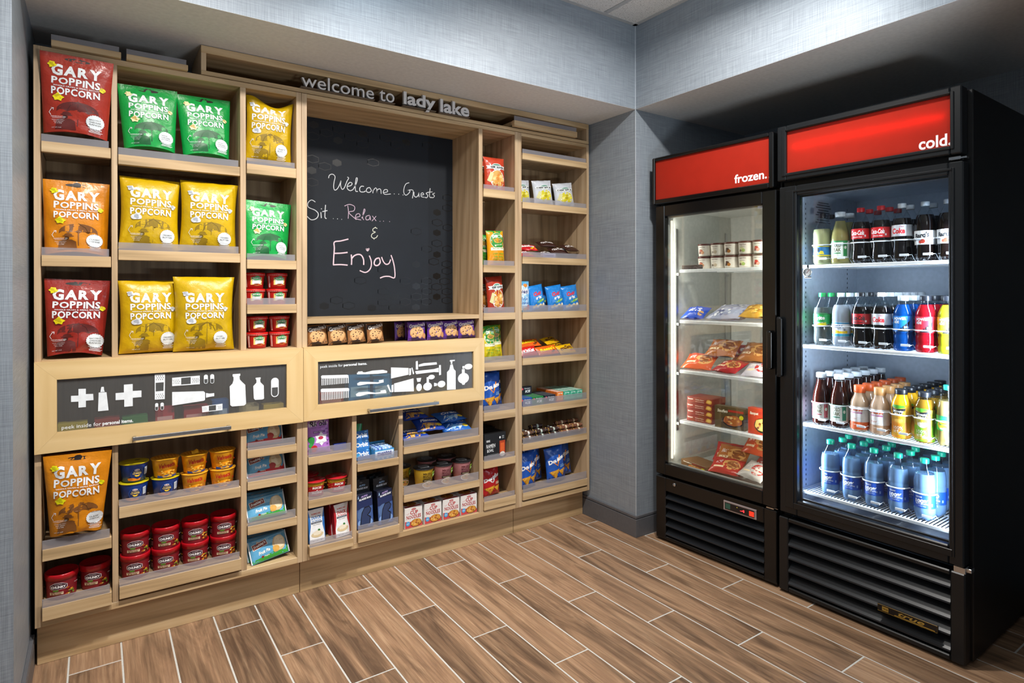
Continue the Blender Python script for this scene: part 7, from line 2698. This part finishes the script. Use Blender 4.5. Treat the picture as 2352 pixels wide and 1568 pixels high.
BOT = dict(
    lemonade=bottle('lemonade_bottle', 'soda', 0.218, 0.0345, L_LEMON, 0.150, CAPK, 0.017, 0.0145, (0.036, 0.080, '#2f7ab8'), a_lemon()),
    greentea=bottle('tea_bottle', 'tea', 0.216, 0.0345, L_GREEN, 0.178, CAPW, 0.020, 0.0200, (0.024, 0.094, '#e4ece0'), a_peak('#2f8a4a')),
    cola=bottle('cola_bottle', 'contour', 0.224, 0.0345, L_COLA, 0.166, CAPR, 0.017, 0.0145, (0.097, 0.138, '#c81e24'), a_cola(), petal=True),
    diet=bottle('cola_bottle', 'contour', 0.224, 0.0345, L_COLA, 0.166, CAPW, 0.017, 0.0145, (0.097, 0.140, '#c9cdd4'), a_diet(), petal=True),
    zero=bottle('cola_bottle', 'contour', 0.224, 0.0345, L_COLA, 0.166, CAPK, 0.017, 0.0145, (0.097, 0.138, '#a8161c'), a_cola(True), petal=True),
    root=bottle('root_beer_bottle', 'soda', 0.222, 0.0345, L_ROOT, 0.172, CAPS, 0.017, 0.0145, (0.060, 0.112, '#d5dade'), a_barq(), petal=True),
    sprite=bottle('lemon_lime_bottle', 'soda', 0.222, 0.0345, L_SODA, 0.160, CAPG, 0.017, 0.0145, (0.091, 0.132, '#1c9a4a'), a_sprite(), petal=True),
    fresca=bottle('citrus_soda_bottle', 'soda', 0.222, 0.0345, L_MILK, 0.172, CAPW, 0.017, 0.0145, (0.042, 0.101, '#e4eaee'), a_fresca(), petal=True),
    pblue=bottle('sports_drink_bottle', 'sport', 0.212, 0.0332, L_BLUE, 0.178, CAPS, 0.020, 0.0188, (0.074, 0.134, '#1c7ad0'), a_power(0)),
    pred=bottle('sports_drink_bottle', 'sport', 0.212, 0.0332, L_RED, 0.178, CAPK, 0.020, 0.0188, (0.074, 0.134, '#d82a3a'), a_power(0)),
    pyel=bottle('sports_drink_bottle', 'sport', 0.212, 0.0332, L_YEL, 0.178, CAPK, 0.020, 0.0188, (0.074, 0.134, '#d8d82a'), a_power(0)),
    tea1=bottle('tea_bottle', 'tea', 0.218, 0.0345, L_TEA, 0.190, CAPW, 0.020, 0.0200, (0.024, 0.094, '#e6e2de'), a_peak('#a8404a')),
    tea2=bottle('tea_bottle', 'tea', 0.218, 0.0345, L_TEA, 0.190, CAPW, 0.020, 0.0200, (0.024, 0.094, '#e2e6e0'), a_peak('#1c7a5a')),
    cof1=bottle('coffee_bottle', 'coffee', 0.184, 0.0340, L_COF, 0.160, CAPO, 0.030, 0.0215, (0.010, 0.100, '#e6e0dc'), a_dunkin('#d8602a')),
    cof2=bottle('coffee_bottle', 'coffee', 0.184, 0.0340, L_COF2, 0.160, plas('#c8935a', 0.35), 0.030, 0.0215, (0.010, 0.100, '#e0dad6'), a_dunkin('#b08a6a')),
    oj=bottle('juice_bottle', 'juice', 0.188, 0.0335, L_OJ, 0.168, CAPK, 0.020, 0.0212, (0.012, 0.124, '#e0a82a'), a_juice(False)),
    aj=bottle('juice_bottle', 'juice', 0.188, 0.0335, L_AJ, 0.160, CAPK, 0.020, 0.0212, (0.012, 0.124, '#b8a83a'), a_juice(True)),
    gale=bottle('ginger_ale_bottle', 'soda', 0.222, 0.0345, L_GALE, 0.165, CAPT, 0.017, 0.0145, (0.058, 0.112, '#1ca05a'), a_gale(), petal=True),
    water=bottle('water_bottle', 'water', 0.228, 0.0352, L_WATER, 0.172, CAPT, 0.018, 0.0150, (0.048, 0.096, '#1c4fae'), a_water(), petal=True),
)
ORDN = ('front', 'second', 'third', 'fourth', 'fifth', 'sixth')
LANES = {
    0: [('lemonade', 'pale lemonade bottle with dark cap', 2), ('greentea', 'pale green tea bottle with wide white cap', 2), ('cola', 'red labelled cola bottle in left red lane', 3), ('cola', 'red labelled cola bottle, right red lane', 3), ('diet', 'silver labelled diet cola bottle', 2), ('root', 'root beer bottle with white label, left lane', 2), ('root', 'root beer bottle with white label, right edge lane', 2)],
    1: [('sprite', 'green labelled clear soda bottle with green cap', 6), ('fresca', 'pale citrus soda bottle with white cap', 6), ('zero', 'cola bottle with dark red label and black cap', 6), ('diet', 'silver labelled diet cola bottle', 6), ('pblue', 'bright blue sports drink bottle', 6), ('pred', 'red sports drink bottle', 5), ('pyel', 'yellow sports drink bottle', 5)],
    2: [('tea1', 'dark tea bottle with red trimmed label', 6), ('tea2', 'dark tea bottle with green trimmed label', 6), ('cof1', 'iced coffee bottle with orange base', 6), ('cof2', 'iced coffee bottle with tan cap', 4), ('oj', 'orange juice bottle with dark cap', 6), ('aj', 'apple juice bottle with green label', 4), ('gale', 'ginger ale bottle with teal cap', 4)],
}
SHN = ('top shelf', 'second shelf', 'third shelf', 'lowest shelf')
LX = [(0.129, 0.205, 0.286, 0.362, 0.437, 0.516, 0.590), (0.130, 0.208, 0.288, 0.364, 0.441, 0.517, 0.590), (0.125, 0.200, 0.281, 0.357, 0.434, 0.513, 0.588)]
for s in (0, 1, 2):
    for i, (k, desc, n) in enumerate(LANES[s]):
        x = LX[s][i]
        for j in range(n):
            y = 0.1280 + j * 0.0745
            place(BOT[k], CFW(x, y, SHZ[s] + 0.0006), (0, 0, CA), '%s, %s in its lane, %s' % (desc, ORDN[j], SHN[s]), 'bottles on the %s of the cooler' % SHN[s])
        glide(cold, x, SHZ[s], 0.083 if s != 2 else 0.092, 0.0378)
for i, x in enumerate((0.162, 0.248, 0.334, 0.422, 0.512)):
    for j in range(5):
        place(BOT['water'], CFW(x + 0.012 * (j % 2) * (1 if i < 4 else 0.6), 0.130 + j * 0.079, SHZ[3] + 0.0006), (0, 0, CA + R(4)), 'blue labelled water bottle, %s in the %s lane, %s' % (ORDN[j], ('first', 'second', 'third', 'fourth', 'fifth')[i], SHN[3]), 'water bottles on the lowest shelf')
    glide(cold, x, SHZ[3], 0.103, 0.0400)

# ---- "frozen" cabinet
FO, FA = (2.5822, -0.4193), R(-87.7816)
FFW = frame_of(FO, FA)
frz = cooler('display_freezer', 'tall black freezer with red sign reading frozen, beside the grey column', FO, FA, 0.669, 0.74, dict(
    cat='freezer', body=BLACKG, front=BLACKG, bx0=0.000, bx1=0.664, by=0.055, inner=(0.050, 0.614, 0.60, 0.372, 1.715), H=1.975, hz0=1.744, liner=LINERF,
    head=(-0.012, 0.660, 1.744, 1.987, -0.008), sign=(0.004, 0.637, 1.768, 1.970), word=('frozen.', 0.544, 1.809, 0.160, 0.040), tube=TUBE2, tubey=0.10,
    door=(0.004, 0.668, 0.345, 1.735), glass=(0.062, 0.602, 0.406, 1.677), pane=PANE_F, spacer=pm('pale_gasket', '#a9adac', 0.4), handle=(0.640, 0.95, 1.12),
    hinges=[(0.640, 0.338, 0.004)], panel=(0.002, 0.668, 0.012, 0.333), louver=(0.064, 0.607, 0.030, 0.262), slats=5))
g = G()
g.lathe([(0, 0), (0.009, 0), (0.009, 0.004), (0.007, 0.006), (0, 0.006)], CHROME, 16)
g.V = [(x + 0.123, -z + 0.002, y + 0.311) for x, y, z in g.V]
g.ob('lock', frz)
g = G()
g.box(0.408, 0.575, -0.003, 0.003, 0.269, 0.313, pm('control_plate', '#b9aeb0', 0.4, 0.6), 0.001)
g.box(0.416, 0.566, -0.0045, -0.002, 0.275, 0.306, pm('control_black', '#1a1416', 0.4))
p = Pic()
p.rect(0.432, 0.291, 0.026, 0.024, K('#2f5a4c'))
p.text('-4', 0.507, 0.290, 0.022, 0.012, emis('red_digits', '#ff2a30', 3.0), 0.02)
p.rect(0.480, 0.298, 0.004, 0.002, emis('amber_dot', '#d8c02a', 1.0))
p.rect(0.553, 0.290, 0.024, 0.022, emis('red_switch', '#d8301c', 1.2))
p.apply(g, flat(-0.0046), off=0.0001)
g.ob('control_panel', frz)
g = G()
g.box(0.575, 0.598, 0.0125, 0.0136, 1.662, 1.673, card('#c9ccd2'))
g.ob('glass_sticker', [c for c in frz.children if c.name.startswith('door')][0])
FSH = (1.4045, 1.143, 0.884, 0.622)
for z in FSH:
    wire_shelf(frz, 0.090, 0.606, 0.086, 0.570, z, WHITEW, 0.0125, 0.016)
for yy in (0.10, 0.54):
    for xx in (0.0545, 0.6055):
        g = G()
        g.box(xx, xx + 0.004, yy, yy + 0.018, 0.56, 1.62, STEEL)
        for z in FSH:
            g.box(xx + (0.004 if xx < 0.3 else -0.014), xx + (0.018 if xx < 0.3 else 0.0), yy, yy + 0.014, z - 0.030, z - 0.0165, STEEL)
        g.ob('shelf_standard', frz)
g = G()
g.box(0.0545, 0.0625, 0.060, 0.068, 0.42, 1.66, LEDF)
g.ob('lamp_strip', frz)
area('freezer_lamp', FFW(0.064, 0.072, 1.05), FFW(0.30, 0.42, 1.05), 0.014, 2.0, (1.0, 0.97, 0.90), 1.24, 165)
area('freezer_lamp', FFW(0.598, 0.072, 1.05), FFW(0.36, 0.42, 1.05), 0.014, 2.2, (1.0, 0.97, 0.90), 1.24, 165)


# freezer goods
def icecream(col1, col2, dark):
    p = Pic()
    p.rect(0, 0.030, 0.15, 0.050, K('#e9e2d6'))
    p.text('Haagen-Dazs', 0.0, 0.047, 0.038, 0.006, K('#5a2a2c'), 0.02)
    p.ell(-0.004, 0.025, 0.013, 0.011, K(col1), 12, 0.2, 3)
    p.ell(0.006, 0.020, 0.010, 0.008, K(col2), 10, 0.2, 4)
    p.ell(-0.010, 0.018, 0.006, 0.006, K(dark), 8, 0.2, 5)
    p.text('ice cream', 0.0, 0.0365, 0.026, 0.004, K('#6a5a52'))
    return cup('ice_cream_tub', 0.0325, 0.0365, 0.061, card('#e4dccf'), plas('#5a2a22', 0.35), 0.009, 0.0012, p)


ICS = [icecream('#b0522c', '#d8a07a', '#6a2a1c'), icecream('#e0d4c4', '#c9b8a0', '#8a7a68'), icecream('#4a2a1c', '#b0702c', '#2a1610'), icecream('#dfe0a8', '#a8c06a', '#7a5a3a'), icecream('#c8342c', '#e89a8a', '#8a1c1c')]
GI = 'ice cream tubs in the freezer'
cn = ('brown fruit', 'plain cream', 'chocolate', 'pale green', 'red berry')
for i, x in enumerate((0.178, 0.254, 0.331, 0.410, 0.487)):
    for k in (0, 1):
        c = place(ICS[i], FFW(x, 0.185, FSH[0] + 0.0006 + k * 0.0655), (0, 0, FA), 'ice cream tub with %s picture, %s layer' % (cn[i], ('lower', 'upper')[k]), GI)
        c['category'] = 'ice cream tub'


def fput(o, x, y, z, label, cat, group, tilt=0, roll=0, yaw=0, pile=None):
    q = FFW(x, y, z)
    return put(o, q[0], q[1], q[2], label, cat, group, tilt, roll, yaw + math.degrees(FA), pile)


GZ = 'frozen food in the freezer'
g = G()
g.box(-0.05, 0.05, 0, 0.046, 0, 0.022, plas('#4a3f3a', 0.4), 0.003)
fput(g.ob('small_tray'), 0.150, 0.0890, FSH[0] + 0.0006, 'small dark tray left of the ice cream tubs', 'tray', GZ)


def fz_pic(w, h, kind):
    p = Pic()
    if kind == 'blue':
        p.text('BITS', 0.0, 0.55 * h, 0.5 * w, 0.3 * h, K('#e8ecf4'), 0.04)
        p.ell(0.3 * w, 0.3 * h, 0.12 * w, 0.2 * h, K('#c89a5a'), 10, 0.2, 3)
    elif kind == 'gold':
        rg = random.Random(6)
        for i in range(30):
            p.ell(rg.uniform(-0.42, 0.42) * w, rg.uniform(0.1, 0.9) * h, 0.05 * w, 0.06 * h, K(rg.choice(['#d8a83a', '#a8741c', '#f0cc6a'])), 7, 0.3, i)
    elif kind == 'clear':
        rg = random.Random(8)
        for i in range(34):
            p.ell(rg.uniform(-0.45, 0.45) * w, rg.uniform(0.08, 0.92) * h, 0.04 * w, 0.06 * h, K(rg.choice(['#c9ccd8', '#8f94b0', '#e6e8f0', '#6a6f98'])), 7, 0.3, i)
    else:
        p.text('HOT', -0.22 * w, 0.6 * h, 0.2 * w, 0.2 * h, K('#f4ece6'), 0.04, 0.2)
        p.ell(0.18 * w, 0.5 * h, 0.26 * w, 0.32 * h, K('#d8a05a' if kind != 'white' else '#c0342c'), 14, 0.12, 4)
        p.ell(0.20 * w, 0.5 * h, 0.18 * w, 0.2 * h, K('#8a4a1c' if kind != 'white' else '#e8dcd4'), 12, 0.15, 5)
        p.rect(-0.2 * w, 0.3 * h, 0.3 * w, 0.1 * h, K('#f0d8b0'))
    return p


def fbag(w, h, d, col, kind, seed):
    return bag('frozen_pouch', w, h, d, foil(col, 0.22), fz_pic(w, h, kind), 'pillow', seed, None, 0.006, nu=16, nv=14)


b1 = fbag(0.130, 0.105, 0.040, '#2a50b8', 'blue', 91)
b2 = fbag(0.230, 0.150, 0.050, '#aab0c8', 'clear', 92)
b3 = fbag(0.150, 0.120, 0.040, '#c89a3a', 'gold', 93)
fput(b1, 0.150, 0.105, FSH[1] + 0.003, 'bright blue frozen pouch on the second freezer shelf, at left', 'frozen pouch', GZ, -60, 0, 6, 'f1')
fput(b2, 0.325, 0.125, FSH[1] + 0.003, 'silvery frozen bag between the blue pouch and the golden bag', 'frozen pouch', GZ, -66, 0, -4, 'f1')
fput(b3, 0.490, 0.110, FSH[1] + 0.003, 'golden frozen bag at right on the second freezer shelf', 'frozen pouch', GZ, -64, 0, 4, 'f1')
o1 = fbag(0.170, 0.120, 0.045, '#d0502a', 'x', 94)
o2 = fbag(0.170, 0.120, 0.045, '#a8622a', 'x', 95)
o3 = fbag(0.150, 0.110, 0.040, '#b0262c', 'x', 96)
o4 = fbag(0.130, 0.110, 0.035, '#cfc9d4', 'white', 97)
for s, x, y, z, tl, yw, lab in ((o1, 0.165, 0.115, 0.003, -56, 8, 'orange frozen pouch at the left front of the third freezer shelf'), (o3, 0.330, 0.110, 0.003, -66, -8, 'dark red frozen pouch in the middle of the third freezer shelf'), (o4, 0.495, 0.110, 0.003, -62, 6, 'pale frozen pouch at the right front of the third freezer shelf'),
                                (o2, 0.260, 0.180, 0.018, -50, 4, 'brown frozen pouch behind the orange one'), (o2, 0.430, 0.190, 0.022, -46, -6, 'brown frozen pouch behind the pale one'), (o1, 0.480, 0.270, 0.010, -44, 2, 'orange frozen pouch at the back right of the third freezer shelf'), (o3, 0.340, 0.280, 0.010, -44, 0, 'dark red frozen pouch at the back of the third freezer shelf')):
    fput(s, x, y, FSH[2] + z, lab, 'frozen pouch', GZ, tl, 0, yw, 'f2')


def meal(w, d, h, col, name, art_c):
    p = Pic()
    p.text(name, -0.24 * w, 0.78 * h, 0.34 * w, 0.14 * h, K('#f0ead8'), 0.03, 0.15)
    p.ell(0.10 * w, 0.36 * h, 0.34 * w, 0.28 * h, K('#2a1c18'), 18)
    p.ell(0.10 * w, 0.39 * h, 0.31 * w, 0.24 * h, K(art_c), 18, 0.06, 3)
    rg = random.Random(3)
    for i in range(9):
        p.ell((0.1 + rg.uniform(-0.22, 0.22)) * w, (0.4 + rg.uniform(-0.14, 0.14)) * h, 0.05 * w, 0.05 * h, K(rg.choice(['#e8c27a', '#8a4a20', '#d89a4a'])), 7, 0.3, i)
    p.rect(0.20 * w, 0.82 * h, 0.5 * w, 0.10 * h, K('#b02a1c'))
    p.ell(0.38 * w, 0.58 * h, 0.07 * w, 0.10 * h, K('#e0d81c'), 12)
    return carton('frozen_meal_box', w, d, h, card(col), p, None)


def slim(w, d, h):
    p = Pic()
    p.text('Banquet', -0.36 * w, 0.62 * h, 0.2 * w, 0.3 * h, K('#f0e6d8'), 0.03)
    p.text('Chicken Fingers', 0.0, 0.6 * h, 0.34 * w, 0.2 * h, K('#f0e0c8'), 0.02)
    p.text('with mac & cheese', 0.0, 0.3 * h, 0.34 * w, 0.16 * h, K('#f0e0c8'), 0.0)
    p.ell(0.36 * w, 0.5 * h, 0.12 * w, 0.36 * h, K('#d8a03a'), 12, 0.15, 3)
    p.ell(0.37 * w, 0.55 * h, 0.08 * w, 0.2 * h, K('#f0c86a'), 10, 0.2, 4)
    return carton('frozen_meal_box', w, d, h, card('#8a2e1c'), p)


sl = slim(0.148, 0.120, 0.0305)
for k in range(4):
    fput(sl, 0.186 + 0.002 * (k % 2), 0.120, FSH[3] + 0.0006 + k * 0.0315, 'flat reddish frozen meal box, %s in the stack of four' % ('bottom', 'second from bottom', 'third from bottom', 'top')[k], 'frozen meal box', GZ, 0, 0, 3)
fput(meal(0.158, 0.034, 0.106, '#5a4a2c', 'Stouffers', '#b0622c'), 0.366, 0.112, FSH[3] + 0.0006, 'brown frozen meal box with a pasta picture, right of the stack', 'frozen meal box', GZ, 0, 0, 5)
fput(meal(0.120, 0.034, 0.122, '#c03a1c', 'Banquet', '#e6c86a'), 0.525, 0.112, FSH[3] + 0.0006, 'orange red frozen meal box standing at the right edge', 'frozen meal box', GZ, 0, 0, 3)
ly = meal(0.185, 0.110, 0.034, '#6a4a2a', 'Stouffers', '#c8702a')
fput(ly, 0.160, 0.105, 0.3775, 'brown frozen meal box lying flat at the bottom left', 'frozen meal box', GZ, 0, 0, -12, 'f3')
w1 = fbag(0.160, 0.110, 0.035, '#c8c4c0', 'white', 98)
w2 = fbag(0.160, 0.110, 0.035, '#b02a24', 'x', 99)
for s, x, y, z, tl, yw, lab in ((w2, 0.335, 0.105, 0.381, -62, 14, 'red frozen pouch at the bottom front, right of the flat box'), (w1, 0.470, 0.100, 0.382, -58, -16, 'white frozen pouch at the bottom front right'), (w2, 0.475, 0.190, 0.400, -50, -14, 'red frozen pouch at the bottom right behind the white one'),
                                (o2, 0.300, 0.200, 0.395, -48, 6, 'brown frozen pouch at the bottom, behind the front red one'), (o1, 0.420, 0.240, 0.400, -40, -8, 'orange frozen pouch at the bottom, heaped behind the middle'), (o2, 0.510, 0.310, 0.410, -30, 5, 'brown frozen pouch at the back of the bottom heap'), (o3, 0.220, 0.300, 0.395, -40, 10, 'dark red frozen pouch at the back left of the bottom heap')):
    fput(s, x, y, z, lab, 'frozen pouch', GZ, tl, 0, yw, 'f3')
